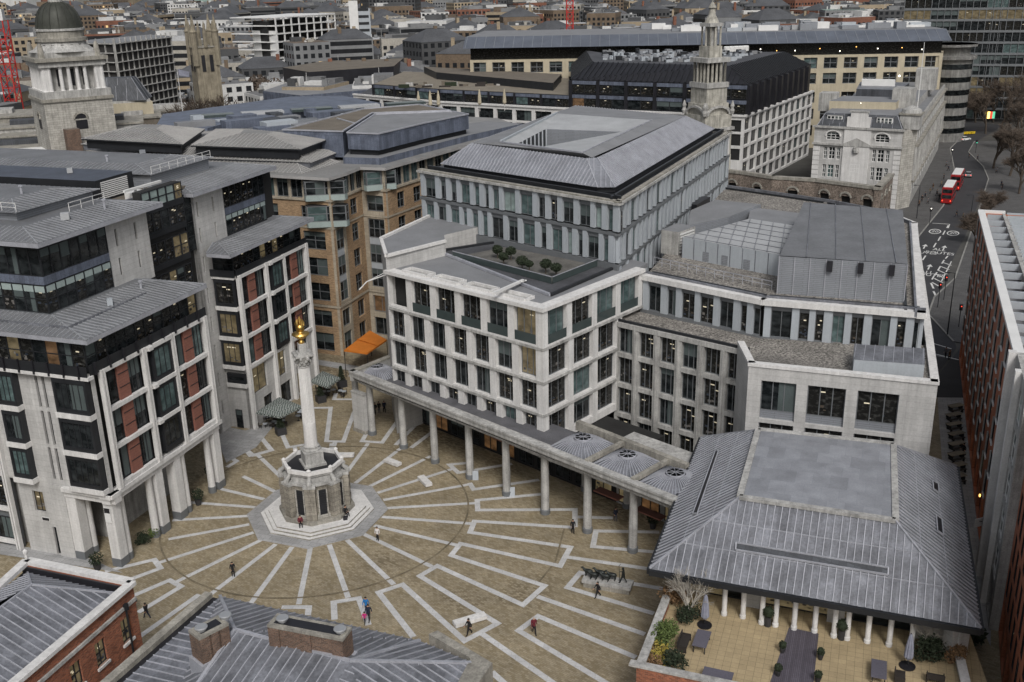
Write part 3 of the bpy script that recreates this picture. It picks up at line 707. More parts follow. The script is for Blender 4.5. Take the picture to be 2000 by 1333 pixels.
brickwall(Bp[4], Bp[5], [(.8, 4.0)], STONE_T, big=True)
brickwall(Bp[5], Bp[6], [(3.2, 5.4), (8, 10.4)], BRICK_T)
brickwall(Bp[6], Bp[7], [(1, 4), (5.5, 8.5), (10, 13)], STONE_T)
brickwall(Bp[7], Bp[8], [(1, 4), (5.5, 8.5), (10, 13)], STONE_T)
wall.build('wall', T); band.build('stone_band', T)
# green glass corner bays on the upper floors
def cornerbay(c, r, z0, z1, deg):
    gb = MB()
    n = Vector((cos(radians(deg)), sin(radians(deg)))); m = Vector((-n.y, n.x)); c = Vector(c)
    q = [c - m * r, c - m * r * .9 + n * r * .3, c + m * r * .9 + n * r * .3, c + m * r]
    gb.prism([c - m * r, c - m * r * .88 + n * r * .26, c + m * r * .88 + n * r * .26, c + m * r, c - n * 1], z0, z1, CORE)
    for i in range(3):
        W = Wall(q[i], q[i + 1])
        for (za, zb) in ((z0 + .9, z1 - .1),):
            k = 2 if W.L > 2.5 else 1
            for j in range(k): win(T, W, W.L * j / k, W.L * (j + 1) / k, za, zb, .03, pick([('d', 2), ('t', 2)]), 0, 1, FRM, .1)
        W.box(gb, 0, W.L, -.1, .08, z0, z0 + .9, MAT['blind'])
    gb.build('corner_bay', T)
for z in (21.1, 25.2): cornerbay((-27.9, 154.9), 3.2, z, z + 3.4 if z < 22 else 28.3, -85)
cornerbay((-20.4, 162.0), 2.6, 25.2, 28.3, -70)
# stepped roofs
rf = MB()
def SZ(P, z1, z2): k = (57 - z2) / (57 - z1); return [(p[0] * k, p[1] * k) for p in P]
ev = [(-63, 169), (-48.2, 161.4), (-37.6, 157.0), (-32.5, 154.6), (-26.8, 152.4), (-24.7, 156.6), (-23.3, 161.2), (-19.2, 160.0), (-12.9, 171.0), (-5.6, 183.8), (4.5, 198.5), (-2, 216), (-40, 236), (-78, 206)]
rf.prism(ev, 28.5, 28.95, ZINC_TL, ZINC_T)
hip(rf, [(-66, 170.5), (-31.5, 156.2), (-27.0, 165.8), (-50, 182)], [(-66, 173.5), (-33, 160.5), (-30.6, 166.6), (-50, 180)], 28.97, 30.0, ZINC_T, ZINC_TL, .7, .08, .1)
sk_ = SZ([(-72, 174.5), (-47.4, 157.3), (-28.9, 150.9), (-25.8, 161.3), (-36, 176), (-68, 197)], 31.5, 30.1)
rf.prism(inset(sk_, .5), 29.2, 30.1, LEAD, ZINC_T)
hip(rf, sk_, SZ([(-66, 179), (-46, 162), (-32, 157), (-31, 161), (-40, 174), (-66, 190)], 31.5, 30.8), 30.15, 31.2, ZINC_T, ZINC_TL, .7, .08, .1)
for q in ([(-47.2, 153.8), (-29.6, 147.7), (-27.4, 156.2), (-48, 171)], [(-67.2, 163.3), (-48.7, 155.1), (-49.9, 171.3), (-64.1, 176.2)]):
    q = SZ(q, 34, 32.2); c = (sum(p[0] for p in q) / 4, sum(p[1] for p in q) / 4)
    rf.prism([(c[0] + (x - c[0]) * .93, c[1] + (y - c[1]) * .93) for x, y in q], 30.6, 32.0, DARK)
    rf.prism(q, 32.0, 32.2, DARK)
    hip(rf, q, [(c[0] + (x - c[0]) * .25, c[1] + (y - c[1]) * .25) for x, y in q], 32.22, 33.6, ZINC_T, ZINC_TL, .75, .10, .12)
rf.build('roof', T)
zb = MB()
main_ = [(-37, 170.9), (-26.6, 167.3), (-25.0, 186), (-24.6, 190.6), (-10.4, 191.5), (-17, 202.1), (-27, 197)]
frt = [(-25.8, 166.9), (-20.5, 164.8), (-13.9, 176.5), (-6.9, 186.8), (-10.0, 191.4), (-24.0, 189.8)]
zb.prism(main_, 29.5, 33.6, ZINC_B, FELT); zb.prism(frt, 30.9, 33.45, ZINC_B, MEMB); zb.prism([(-25.6, 167.3), (-20.9, 165.6), (-14.4, 177), (-7.4, 187), (-10.2, 191), (-24, 189)], 29.5, 30.9, DARK)
for P_, z_ in ((main_, 33.7), (frt, 33.55)):
    for i in range(len(P_)): zb.bar((*P_[i], z_), (*P_[(i + 1) % len(P_)], z_), .3, .2, LEAD_L)
zb.bar((*Vector(main_[1]).lerp(Vector(main_[2]), .5), 33.7), (-30, 184, 33.7), .3, .15, LEAD_L)
zb.prism([(-26.4, 164.6), (-20.2, 162.7), (-13.9, 173.6), (-6.4, 186.2), (3.0, 199.0), (-4, 204), (-26, 182)], 28.9, 30.0, ZINC_B, MEMB)
zb.build('zinc_penthouse', T)
sk = MB()
sk.prism(SZ([(-62, 183.1), (-66.5, 201.8), (-47, 227.9), (-35.6, 227.7), (-25.4, 211.7), (-39, 201.9), (-49, 190.9), (-52, 180.1)], 33, 31), 28, 31, ZINC_B, ZINC_B)
sk.prism([(-46, 182), (-28, 178), (-26, 200), (-14, 206), (-18, 222), (-36, 214), (-50, 196)], 28, 30.6, STEEL, ZINC)
rq = random.Random(6)
for i in range(46):
    x_ = rq.uniform(-62, -12); y_ = 196 + (x_ + 62) * .22 + rq.uniform(-10, 16); sk.box((x_, y_, 30.5), (rq.uniform(2, 9), rq.uniform(1.2, 4), rq.uniform(.7, 1.6)), rq.choice([ZINC_B, MEMB, STEEL, SLATE, PALEP, ZINC_B]), 33)
for i in range(5): sk.box((-60 + i * 9.5, 212 + i * 3.5, 31), (8.5, 3.2, .5), MEMB_L if i % 2 else GL_RAIL, 20)
sk.build('roof_plant', T)
# low white parapet of the block beyond
# ================================================================ orange awning and café furniture below it
aw = MB(); Q = [U(672, 684, 4.1), U(717, 690, 4.1), U(755, 659, 4.5), U(722, 641, 4.5)]
mid = [(Q[0] + Q[3]) / 2, (Q[1] + Q[2]) / 2]
aw.prism([(q.x, q.y) for q in Q], 3.85, 4.1, ORANGE)
aw.bar(mid[0] + Vector((0, 0, -.05)), mid[1] + Vector((0, 0, -.05)), .1, .1, ORANGE)
awt = thing('awning', 'flat orange canvas awning over the café tables by the tan brick block', 'awning', (-22, 150, 0))
aw.build('canvas', awt)
for q in Q: lg = MB(); lg.tube([(q.x * .995, q.y * .995, 0), (q.x * .995, q.y * .995, 4)], .06, DARK, 6); lg.build('post', awt)

# ================================================================ central glass-and-stone block (set back, upper)
def strip_facade(T, W, rows, z0s, seed, wall, fin=PALEP, fd=.35, wmin=1.1, wmax=2.6, sl=STONE_S, gm=None):
    """vertical pale panels and tall glazing, irregular rhythm"""
    rn = random.Random(seed); n = 0
    for (zl, zh) in rows:
        x = .25
        while x < W.L - .4:
            pw = rn.uniform(.62, .95); ww = rn.choice([.9, 1.1, 1.1, 1.3, 1.9, 2.3])
            if x + pw + ww > W.L - .3: ww = max(.3, W.L - .3 - x - pw)
            W.box(wall, x, x + pw, -.4, .12, zl, zh, fin)
            W.box(wall, x + pw, x + pw + ww, -.4, -.12, zh - .55, zh, FRM)
            win(T, W, x + pw, x + pw + ww, zl, zh - .55, -.3, pick(gm or [('d', 5), ('o', 1), ('t', 4), ('b', .3)]), 1 if ww > 1.2 else 0, 0, FRM, .07)
            x += pw + ww; n += 1
C1, C0, C2 = (-12.7, 146.4), (13.2, 121.3), (37.9, 175.8)
C3 = (12.0, 200.9)
T = thing('glass_office_block', 'square block of pale vertical panels and glass under a grey roof with a sunken well', 'office building', (12, 160, 0))
wall = MB()
CP4 = [C1, C0, C2, C3]
wall.prism(inset(CP4, .9), 0, 30.6, CORE, ROOFD)
WL_, WR_, WB_ = Wall(C1, C0), Wall(C0, C2), Wall(C2, C3)
R2 = [(19.0, 22.8), (23.3, 26.7), (27.3, 30.5)]
for W, sd_ in ((WL_, 3), (WR_, 5)): strip_facade(T, W, R2[1:] if W is WL_ else R2, 0, sd_, wall)
for W in (WL_, WR_, WB_):
    W.box(wall, -.1, W.L + .1, -.4, .16, 26.75, 27.1, FRM); W.box(wall, 0, W.L, -.4, .1, 18 if W is WL_ else 22.85, 23.2, FRM)
    W.box(wall, -.3, W.L + .3, -.6, .35, 30.6, 30.9, STONE_G); W.box(wall, -.1, W.L + .1, -.5, .1, 30.9, 31.1, STONE_D)
    W.box(wall, .6, W.L - .6, -1.3, -1.0, 31.0, 31.5, DARK)
WB_.box(wall, 0, WB_.L, -.4, 0, 18, 30.5, STONE_S)
wall.build('wall', T)
rf = MB()
lo = [(-9.7, 147.2), (11.2, 127.6), (13.4, 127.4), (35.2, 175.6), (12.4, 198)]
hi = [(-5.1, 147.5), (10.2, 132.6), (11.6, 133.0), (29.4, 171.0), (12.5, 188.5)]
rf.prism(inset(lo, .5), 30.8, 31.5, DARK)
hip(rf, lo, hi, 31.55, 34.38, ZINC_C, LEAD_L, .62, .10, .12, cap=False)
rf.v = rf.v; 
rf.build('roof', T)
rw = MB()
oi = [(-5.1, 147.5), (10.9, 132.8), (29.4, 171.0), (12.5, 188.5)]
rim = [U(978, 278, 35.0), U(1137, 299, 35.0), U(1273, 235, 35.0), U(1088, 222, 35.0)]; rim = [(p.x, p.y) for p in rim]
bot = [U(1003, 281, 34.6), U(1062, 288, 34.2), U(1215, 259, 34.2), U(1066, 246, 34.8)]; bot = [(p.x, p.y) for p in bot]
for k in range(4):
    a, b, c, d = oi[k], oi[(k + 1) % 4], rim[(k + 1) % 4], rim[k]
    rw.add([(*a, 34.42), (*b, 34.42), (*c, 35.0), (*d, 35.0)], [(0, 1, 2, 3)], MEMB)
    e, f = bot[(k + 1) % 4], bot[k]
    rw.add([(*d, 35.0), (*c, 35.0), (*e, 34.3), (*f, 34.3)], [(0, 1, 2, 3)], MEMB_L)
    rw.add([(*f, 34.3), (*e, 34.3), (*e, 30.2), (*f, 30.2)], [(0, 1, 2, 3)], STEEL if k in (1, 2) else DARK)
rw.add([(*p, 30.25) for p in bot], [(0, 1, 2, 3)], MEMB)
for k in range(26):
    p = Vector(bot[0]).lerp(Vector(bot[1]), RNG.random() * .8 + .1).lerp(Vector(bot[3]).lerp(Vector(bot[2]), RNG.random()), RNG.random() * .8 + .1); rw.box((p.x, p.y, 30.3), (RNG.uniform(.4, 2), RNG.uniform(.4, 1.5), RNG.uniform(.3, 1.6)), RNG.choice([PALEP, STEEL, DARK]), 26)
for k in range(9): p = Vector(bot[3]).lerp(Vector(bot[0]), k / 8); rw.bar((p.x, p.y, 30.3), (p.x, p.y, 34.3), .3, .3, PALEP)
rw.bar((*rim[3], 35.1), (*rim[0], 35.1), .3, .3, PALEP); rw.bar((*rim[0], 35.05), (*rim[1], 35.05), .2, .2, LEAD_L); rw.bar((*rim[1], 35.05), (*rim[2], 35.05), .15, .15, LEAD_L)
rw.build('roof_well', T)

# ================================================================ white stone grid building in front (corner over the colonnade)
D0, D1, D2 = (3.45, 106.95), (-15.6, 123.9), (16.4, 121.9)
T = thing('stone_office_block', 'white stone grid block whose corner rises over the colonnade, clipped trees on its roof', 'office building', (2, 118, 0))
wall = MB(); gl = MB()
WD, WR = Wall(D1, D0), Wall(D0, D2)
FL = [(6.2, 9.3), (9.85, 13.3), (13.85, 17.35), (17.9, 22.0)]
nb = [8, 7, 7, 6]
wall.prism([(3.3, 108.6), (-14.6, 124.6), (-8, 132), (12.5, 133), (14.2, 125), (10.4, 118.2)], 5.2, 21.9, CORE, CORE)
for k, ((zl, zh), n) in enumerate(zip(FL, nb)):
    L = WD.L; pw = 1.0; st = (L - .35) / n; ops = []
    for i in range(n): ops.append((.25 + i * st, .25 + i * st + st - pw))
    WD.wall(wall, [(zl, zh, ops)], 0, L - .02, zl - .56 if k else 5.3, zh, .72, STONE_S, -.06 * (k % 2))
    for j, (p, q) in enumerate(ops):
        if k == 3 and j == 0: continue
        win(T, WD, p, q, zl, zh, -.62, pick([('o', 5), ('d', 4), ('t', 1.), ('w', .3)]), 2, 0, FRM, .09)
        if k == 3: WD.box(gl, p, q, -.14, -.10, zl, zl + 1.15, GL_RAIL); pass
    LR = WR.L - (0 if k == 3 else 5.0); m = 4 if k == 3 else 3; st = (LR - .4) / m
    o2 = [(.85 + i * st - (.3 if k == 3 else 0), .85 + i * st + st - pw - (.3 if k == 3 else 0)) for i in range(m)]
    o2 = [(p, min(q, LR - .4)) for p, q in o2]
    WR.wall(wall, [(zl, zh, o2)], .96, WR.L if k == 3 else LR + .6, zl - .56 if k else 5.3, zh, .72, STONE_S, -.06 * (k % 2))
    WR.box(wall, 0.0, .96, -.72, -.002 - .06 * (k % 2), zl - .56 if k else 5.3, zh, STONE_S)
    for p, q in o2:
        win(T, WR, p, q, zl, zh, -.62, pick([('o', 4), ('d', 2), ('a', .4), ('t', .6)]), 2, 0, FRM, .09)
        if k == 3: WR.box(gl, p, q, -.14, -.10, zl, zl + 1.1, GL_RAIL)
    for W in (WD, WR):   # string courses: thin ledge in darker stone
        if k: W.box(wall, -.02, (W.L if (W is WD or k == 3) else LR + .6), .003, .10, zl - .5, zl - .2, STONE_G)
WD.box(wall, -.25, WD.L + .2, -1.2, .22, 22.0, 22.45, STONE_S); WR.box(wall, .3, WR.L + .2, -1.2, .222, 22.003, 22.447, STONE_S)
wall.build('wall', T); gl.build('glass_balustrade', T)
rt = MB()
# roof ring with coffers, glazed slope, terrace
ro = [(3.5, 108.2), (-15.3, 124.7), (-9, 132), (2, 141), (17.3, 124.5), (16.0, 122.6)]
rt.prism(ro, 21.85, 22.4, MEMB)
for i in range(4):
    a0 = 2.2 + i * 5.3; q = [WD.p(a0, -.8, 0), WD.p(a0 + 4.2, -.8, 0), WD.p(a0 + 4.2, -2.3, 0), WD.p(a0, -2.3, 0)]
    for j in range(4): rt.bar((*q[j][:2], 22.55), (*q[(j + 1) % 4][:2], 22.55), .28, .35, STONE_S)
    rt.add([(*p[:2], 22.42) for p in q], [(0, 1, 2, 3)], STONE_G)
rt.build('roof_slab', T)
tr = MB()
g4 = [U(855, 492, 22.5), U(1075, 578, 22.5), U(1205, 522, 22.5), U(1050, 462, 22.5)]
g4b = [U(885, 497, 22.9), U(1078, 548, 22.9), U(1170, 512, 22.9), U(985, 478, 22.9)]
tr.add([(p.x, p.y, 22.46) for p in g4], [(0, 1, 2, 3)], ROOFD)
tr.prism([(p.x, p.y) for p in g4b], 22.48, 22.52, M('terrace_grey', (.13, .125, .115), .85, .35, .5, .25))
for j in range(2):
    a, b = g4b[j], g4b[j + 1]
    W = Wall(a[:2], b[:2]); W.box(tr, 0, W.L, .05, .10, 22.5, 23.3, GL_RAIL); W.box(tr, 0, W.L, .03, .12, 23.3, 23.38, LEAD_L)
for j in range(4):
    a, b = g4[j], g4[(j + 1) % 4]
    tr.bar((a.x, a.y, 22.6), (b.x, b.y, 22.6), .35, .3, LEAD_L if j == 0 else DARK)
tr.build('roof_terrace', T)
cr = MB(); a = U(1022, 548, 23); b = U(963, 574, 23.4)
cr.bar(a, b, .3, .3, WHITE)
for k in range(4): cr.bar(U(1000 + k * 8, 556 - k * 2, 22.5), U(1003 + k * 8, 554 - k * 2, 23.2), .15, .15, WHITE)
cr.build('cleaning_cradle', T)
# blank stone stair block on its left
sb = MB(); e0, e1 = U(743.6, 467, 24.3), U(867, 455, 24.3)
sb.prism([(-17.1, 132.8), (-15.5, 123.8), (-8.4, 130.5), (-8.8, 134.5), (-3, 140), (-11, 147)], 0, 24.2, STONE, MEMB)
for (p, q) in (((-17.1, 132.8), (-15.4, 123.7)), ((-15.4, 123.7), (-8.4, 130.6)), ((-17.1, 132.8), (-11, 147))): sb.bar((*p, 24.35), (*q, 24.35), .45, .35, STONE_S)
sb.build('stair_tower', T)
ar = MB()
p0 = Vector((-15.9, 124.6, 21.5)); ar.bar(p0 + Vector((1.5, 1.2, .3)), p0 + Vector((-2.2, -.6, -.5)), .1, .1, WHITE); ar.bar(p0 + Vector((1.7, 1.4, .9)), p0 + Vector((-2.2, -.6, -.5)), .06, .06, WHITE)
ar.bar(p0 + Vector((-2.2, -.6, -.5)), p0 + Vector((-3.2, -.8, -1.5)), .12, .12, WHITE)
ar.build('cctv_arm', T)
# planters with clipped trees on the roof terrace
RT = []
for (px, py, r) in ((972, 505, .75), (998, 508, .75), (984, 519, .7), (1020, 528, .85), (1034, 534, .55), (1066, 534, .8), (1086, 541, .75)):
    b = U(px, py, 22.55)
    mb = MB(); mb.tube([(b.x, b.y, 22.52), (b.x, b.y, 23.5)], .08, BARK, 6)
    t = thing('topiary_tree', 'dark round clipped tree on the roof terrace of the white stone block', 'tree', (b.x, b.y, 22.52), 'clipped round trees on the roof terrace')
    mb.build('trunk', t); cb = MB(); cb.blob((b.x, b.y, 23.75), r * .72, LEAF_D, int(px), 2, .14, .8); cb.leaves((b.x, b.y, 23.75), r * .95, 420, .11, LEAF_D, int(px), .8, .75); cb.build('crown', t)
# under-croft of the white stone block: shop fronts and inner columns
us = MB(); uw = Wall((-15.0, 129.5), (11.5, 103.8))
us.prism([uw.p(0, 0, 0)[:2], uw.p(uw.L, 0, 0)[:2], uw.p(uw.L, -9, 0)[:2], uw.p(0, -9, 0)[:2]], 0, 5.2, CORE)
us.build('shop_core', T)
for i in range(12):
    a = i * 3.05; win(T, uw, a + .3, a + 2.75, .3, 3.6, .05, pick([('d', 3), ('a', 1), ('w', 1)]), 1, 0, DARK, .1, name='shop_window')

# ================================================================ east wing: folded glass storey on a stone base
E0, E1, E2, E3 = (12.6, 118.0), (26.2, 106.6), (24.9, 100.6), (42.3, 94.2)
E4, E5 = (60.2, 146.0), (38.5, 176.0)
T = thing('stone_office_block', 'long pale stone wing with gravel roofs and big grey plant rooms, behind the lead-roofed pavilion', 'office building', (38, 125, 0))
wall = MB()
wall.prism([(12.2, 119.5), (26.6, 107.6), (25.9, 101.6), (41.6, 95.8), (59.2, 144.6), (38, 172), (12, 150)], 0, 16.6, CORE, GRAVEL)
W1 = Wall(E0, E1); W2 = Wall(E2, E3); W3 = Wall(E3, E4)
F3 = [(1.0, 4.6), (5.1, 8.6), (9.1, 12.6), (13.1, 16.4)]
n = 6; st = W1.L / n
for k, (zl, zh) in enumerate(F3):
    ops = [(.45 + i * st, i * st + st - .42) for i in range(n)]
    W1.wall(wall, [(zl, zh, ops)], 0, W1.L, zl - .55, zh, .7, STONE_G)
    for p, q in ops: win(T, W1, p, q, zl, zh, -.55, pick([('d', 3), ('o', 6), ('w', .4)]), 2, 0, FRM, .09)
for i in range(1, n): W1.box(wall, i * st - .12, i * st + .12, .003, .14, .5, 16.4, STONE_G)
W1.box(wall, 0, W1.L, -.7, .1, 16.4, 17.0, STONE_G); W1.box(wall, 0, W1.L, -.45, -.15, 17.0, 17.3, DARK)
WK = Wall(E1, E2)
WK.box(wall, 0, 1, 0, 0.01, 0, 1, STONE)
W2b = Wall((25.2, 107.4), E2); W2b.box(wall, 0, W2b.L, -.5, 0, 0, 17.6, STONE)
ops = [(2.1, 6.1), (7.9, 11.9), (13.7, 17.0)]
ops = [(1.4, 5.0), (6.15, 9.95), (11.1, 15.1)]
fl2 = [(1.2, 4.4), (8.2, 11.28), (11.72, 16.1)]
W2.wall(wall, [(a, b, ops) for a, b in fl2], 0, W2.L, 0, 17.6, .6, STONE)
for (a, b) in fl2:
    for p, q in ops:
        win(T, W2, p, q, a + (.9 if b - a > 4 else 0), b, -.42, pick([('o', 3), ('d', 1)]), 2, 0, FRM, .1)
        if b - a > 4: W2.box(wall, p, q, -.55, -.36, a, a + .9, STEEL)
W3.wall(wall, [(3, 15, [(6 + i * 5, 8.6 + i * 5) for i in range(9)])], 0, W3.L, 0, 17.6, .5, STONE)
for i in range(9): win(T, W3, 6 + i * 5, 8.6 + i * 5, 3, 15, -.3, 'd', 1, 3, DARK)
for W in (W2, W3): W.box(wall, -.1, W.L, -.7, .12, 17.6, 17.95, STONE_S)
W2b.box(wall, 0, W2b.L, -.7, .05, 17.6, 17.95, STONE_S)
gv = MB(); gv.add([(12.4, 119, 16.75), (26.4, 107.2, 16.75), (25.4, 101.4, 17.55), (42, 95.2, 17.55), (46, 106, 17.4), (28.4, 112, 17.0), (16, 123, 16.75)], [tuple(range(7))], GRAVEL); gv.build('gravel_roof', T)
# glazed upper storey
H0, H1, H2, H3, H4 = (16.3, 122.2), (28.6, 110.9), (44.6, 104.9), (59.0, 145.6), (37.6, 176.5)
wall.prism(inset([H0, H1, H2, H3, H4], .8), 15, 21.3, CORE, GRAVEL)
V1, V2, V3 = Wall(H0, H1), Wall(H1, H2), Wall(H2, H3)
for W, sd_ in ((V1, 11), (V2, 12), (V3, 13)): strip_facade(T, W, [(17.2, 21.0)], 0, sd_, wall, gm=[('o', 5), ('d', 3), ('t', .6), ('w', .5)])
for W in (V1, V2, V3): W.box(wall, -.1, W.L + .1, -.5, .1, 16.6, 17.2, FRM)
top = [H0, H1, H2, H3, (57.5, 154), (52, 162), H4]
o2_ = inset(top, -.45)
wall.build('wall', T)
pr = MB()
for k in range(len(top) - 1):
    a, b = Vector(o2_[k]), Vector(o2_[k + 1]); W = Wall(a, b)
    W.box(pr, -.15, W.L + .15, -.9, 0, 21.05, 21.7, STONE_S); W.box(pr, 0, W.L, -1.15, -.9, 21.2, 21.95, LEAD); W.box(pr, .6, W.L - .6, -2.2, -1.9, 21.35, 21.75, DARK)
pr.build('parapet', T)
gr = MB(); gr.prism(inset(top, .7), 21.1, 21.45, GRAVEL); gr.build('gravel_roof', T)
# plant rooms
pm = MB()
pl4 = [(30.9, 113.6), (43.9, 109.0), (51.5, 131.5), (40.2, 137.5)]
pm.prism(pl4, 21.4, 25.9, STEEL)
pm.add([(*pl4[0], 26.0), (*pl4[1], 25.95), (*pl4[2], 26.9), (*pl4[3], 26.9)], [(0, 1, 2, 3)], ZINC)
pm.add([(*pl4[1], 25.9), (*pl4[2], 25.9), (*pl4[2], 26.9)], [(0, 1, 2)], STEEL); pm.add([(*pl4[0], 25.9), (*pl4[3], 25.9), (*pl4[3], 26.9)], [(0, 1, 2)], STEEL)
Wp = Wall(pl4[0], pl4[1])
for i in range(9): Wp.box(pm, i * Wp.L / 8 - .05, i * Wp.L / 8 + .05, .003, .1, 21.4, 25.9, LEAD_L)
for x in (5.6, 8.9, 12.2): Wp.box(pm, x - .3, x + .3, .1, .5, 24.6, 25.8, BLACK)
pm.ribs([(*pl4[0], 26.0), (*pl4[1], 25.95), (*pl4[2], 26.9), (*pl4[3], 26.9)], (.3, 1, 0), 3.2, .08, .08, LEAD)
pm.build('plant_room', T)
pw_ = MB(); q4 = [(22.6, 130.3), (32.8, 120.6), (38.5, 135.5), (33.5, 140)]
pw_.prism(q4, 21.4, 24.2, PALEP, MEMB_L)
pw_.ribs([(*p, 24.22) for p in q4], (.3, 1, 0), 1.6, .08, .06, LEAD); pw_.ribs([(*p, 24.22) for p in q4], (1, -.95, 0), 2.4, .08, .05, LEAD)
Wq = Wall(q4[0], q4[1])
for i in range(8): Wq.box(pw_, i * 1.8 - .03, i * 1.8 + .03, .003, .06, 21.4, 24.2, LEAD)
for x in (3.2, 6.0, 9.2): Wq.box(pw_, x, x + .9, .01, .07, 21.6, 22.8, STEEL)
pw_.build('white_plant_room', T)
pv = MB(); pv.prism([(20.2, 133), (22.2, 131.4), (25, 134.6), (22.8, 136.6)], 21.4, 24.6, STONE_G, MEMB)
for k in range(7): Wall((22.2, 131.4), (25, 134.6)).box(pv, .4, 3.8, .02, .14, 21.7 + k * .4, 21.9 + k * .4, WHITE)
pv.prism([(24.5, 137.5), (31, 142), (37.5, 150), (31.5, 154), (26.5, 147)], 21.4, 24.0, STEEL, MEMB)
pv.prism([(33.5, 141), (41.5, 137.5), (44, 144), (36, 150)], 21.4, 23.6, STEEL, MEMB); pv.prism([(24.6, 155), (28.4, 152.5), (31.5, 158), (28, 160)], 21.4, 23.6, BLACK)
pv.build('air_handling_unit', T)
rl = MB()
for k in range(14):
    a = Vector((18.4, 127.0)).lerp(Vector((30.6, 115.0)), k / 13); rl.bar((a.x, a.y, 21.45), (a.x, a.y, 22.5), .06, .06, LEAD_L)
rl.bar((18.4, 127, 22.5), (30.6, 115, 22.5), .07, .07, LEAD_L); rl.bar((18.4, 127, 22.0), (30.6, 115, 22.0), .05, .05, LEAD_L)
rl.build('roof_railing', T)
sl_ = MB(); s4 = [U(1668, 703, 18.9), U(1806, 713, 18.9), U(1806, 686, 18.9), U(1668, 677, 18.9)]
sl_.prism([(p.x, p.y) for p in s4], 17.0, 18.9, PALEP); 
sl_.add([(p.x, p.y, 18.93 + (.25 if i > 1 else 0)) for i, p in enumerate(s4)], [(0, 1, 2, 3)], LEAD)
sl_.ribs([(p.x, p.y, 18.95 + (.25 if i > 1 else 0)) for i, p in enumerate(s4)], (.36, .93, 0), .95, .06, .04, LEAD_L)
sl_.build('roof_light', T)
# ================================================================ ground
g = MB(); g.add([(-6000, -200, -.02), (6000, -200, -.02), (6000, 9000, -.02), (-6000, 9000, -.02)], [(0, 1, 2, 3)], GROUND); struct(g, 'ground')
g = MB(); g.prism([(-64, 30), (45, 30), (46.5, 88), (62, 130), (30, 152), (-2, 150), (-30, 182), (-64, 182)], -.02, .0, PAVE); struct(g, 'square_paving')
CC = Vector((-22.5, 103.1))
bd = MB(); ZB = .004; ZI = [0]
def strip(a, b, w=.72, z=ZB, m=BAND):
    a, b = Vector(a[:2]), Vector(b[:2]); d = (b - a).normalized(); r = Vector((d.y, -d.x)) * w / 2
    bd.add([(*(a - r), z), (*(b - r), z), (*(b + r), z), (*(a + r), z)], [(0, 1, 2, 3)], m)
def pl_(pts, closed=False, w=.60):
    ZI[0] += 1; ZB = .006 + ZI[0] * .0015
    """mitred ribbon through photo pixels on the ground"""
    P = [U(x, y)[:2] for x, y in pts]; P = [Vector(p) for p in P]; n = len(P); Ls = []; Rs = []
    for i in range(n):
        a = P[i - 1] if (i or closed) else None; b = P[(i + 1) % n] if (i < n - 1 or closed) else None
        d0 = (P[i] - a).normalized() if a is not None else None; d1 = (b - P[i]).normalized() if b is not None else None
        if d0 is None: d0 = d1
        if d1 is None: d1 = d0
        n0 = Vector((d0.y, -d0.x)); n1 = Vector((d1.y, -d1.x)); m = (n0 + n1)
        if m.length < .2: m = n0
        m.normalize(); k = w / 2 / max(.4, m.dot(n0)); Ls.append(P[i] - m * k); Rs.append(P[i] + m * k)
    for i in range(n if closed else n - 1):
        j = (i + 1) % n; bd.add([(*Ls[i], ZB), (*Ls[j], ZB), (*Rs[j], ZB), (*Rs[i], ZB)], [(0, 1, 2, 3)], BAND)
Rl = {3: 17.5, 2: 16, 1: 14, 0: 13.4}
for k in range(24):
    a = radians(4 - 15 * k); r1 = 18.2
    deg = (4 - 15 * k) % 360
    if 130 < deg < 160: r1 = 14.2
    if 160 <= deg < 200: r1 = 16.2
    strip(CC + Vector((cos(a), sin(a))) * 7.6, CC + Vector((cos(a), sin(a))) * r1, .54)
q = lambda x, y: (650 + x / 2.854, 866 + y / 2.854)
q1_ = lambda x, y: (x / 2.854, 866 + y / 2.854)
qt = lambda x, y: (450 + x / 2.665, 600 + y / 2.665)
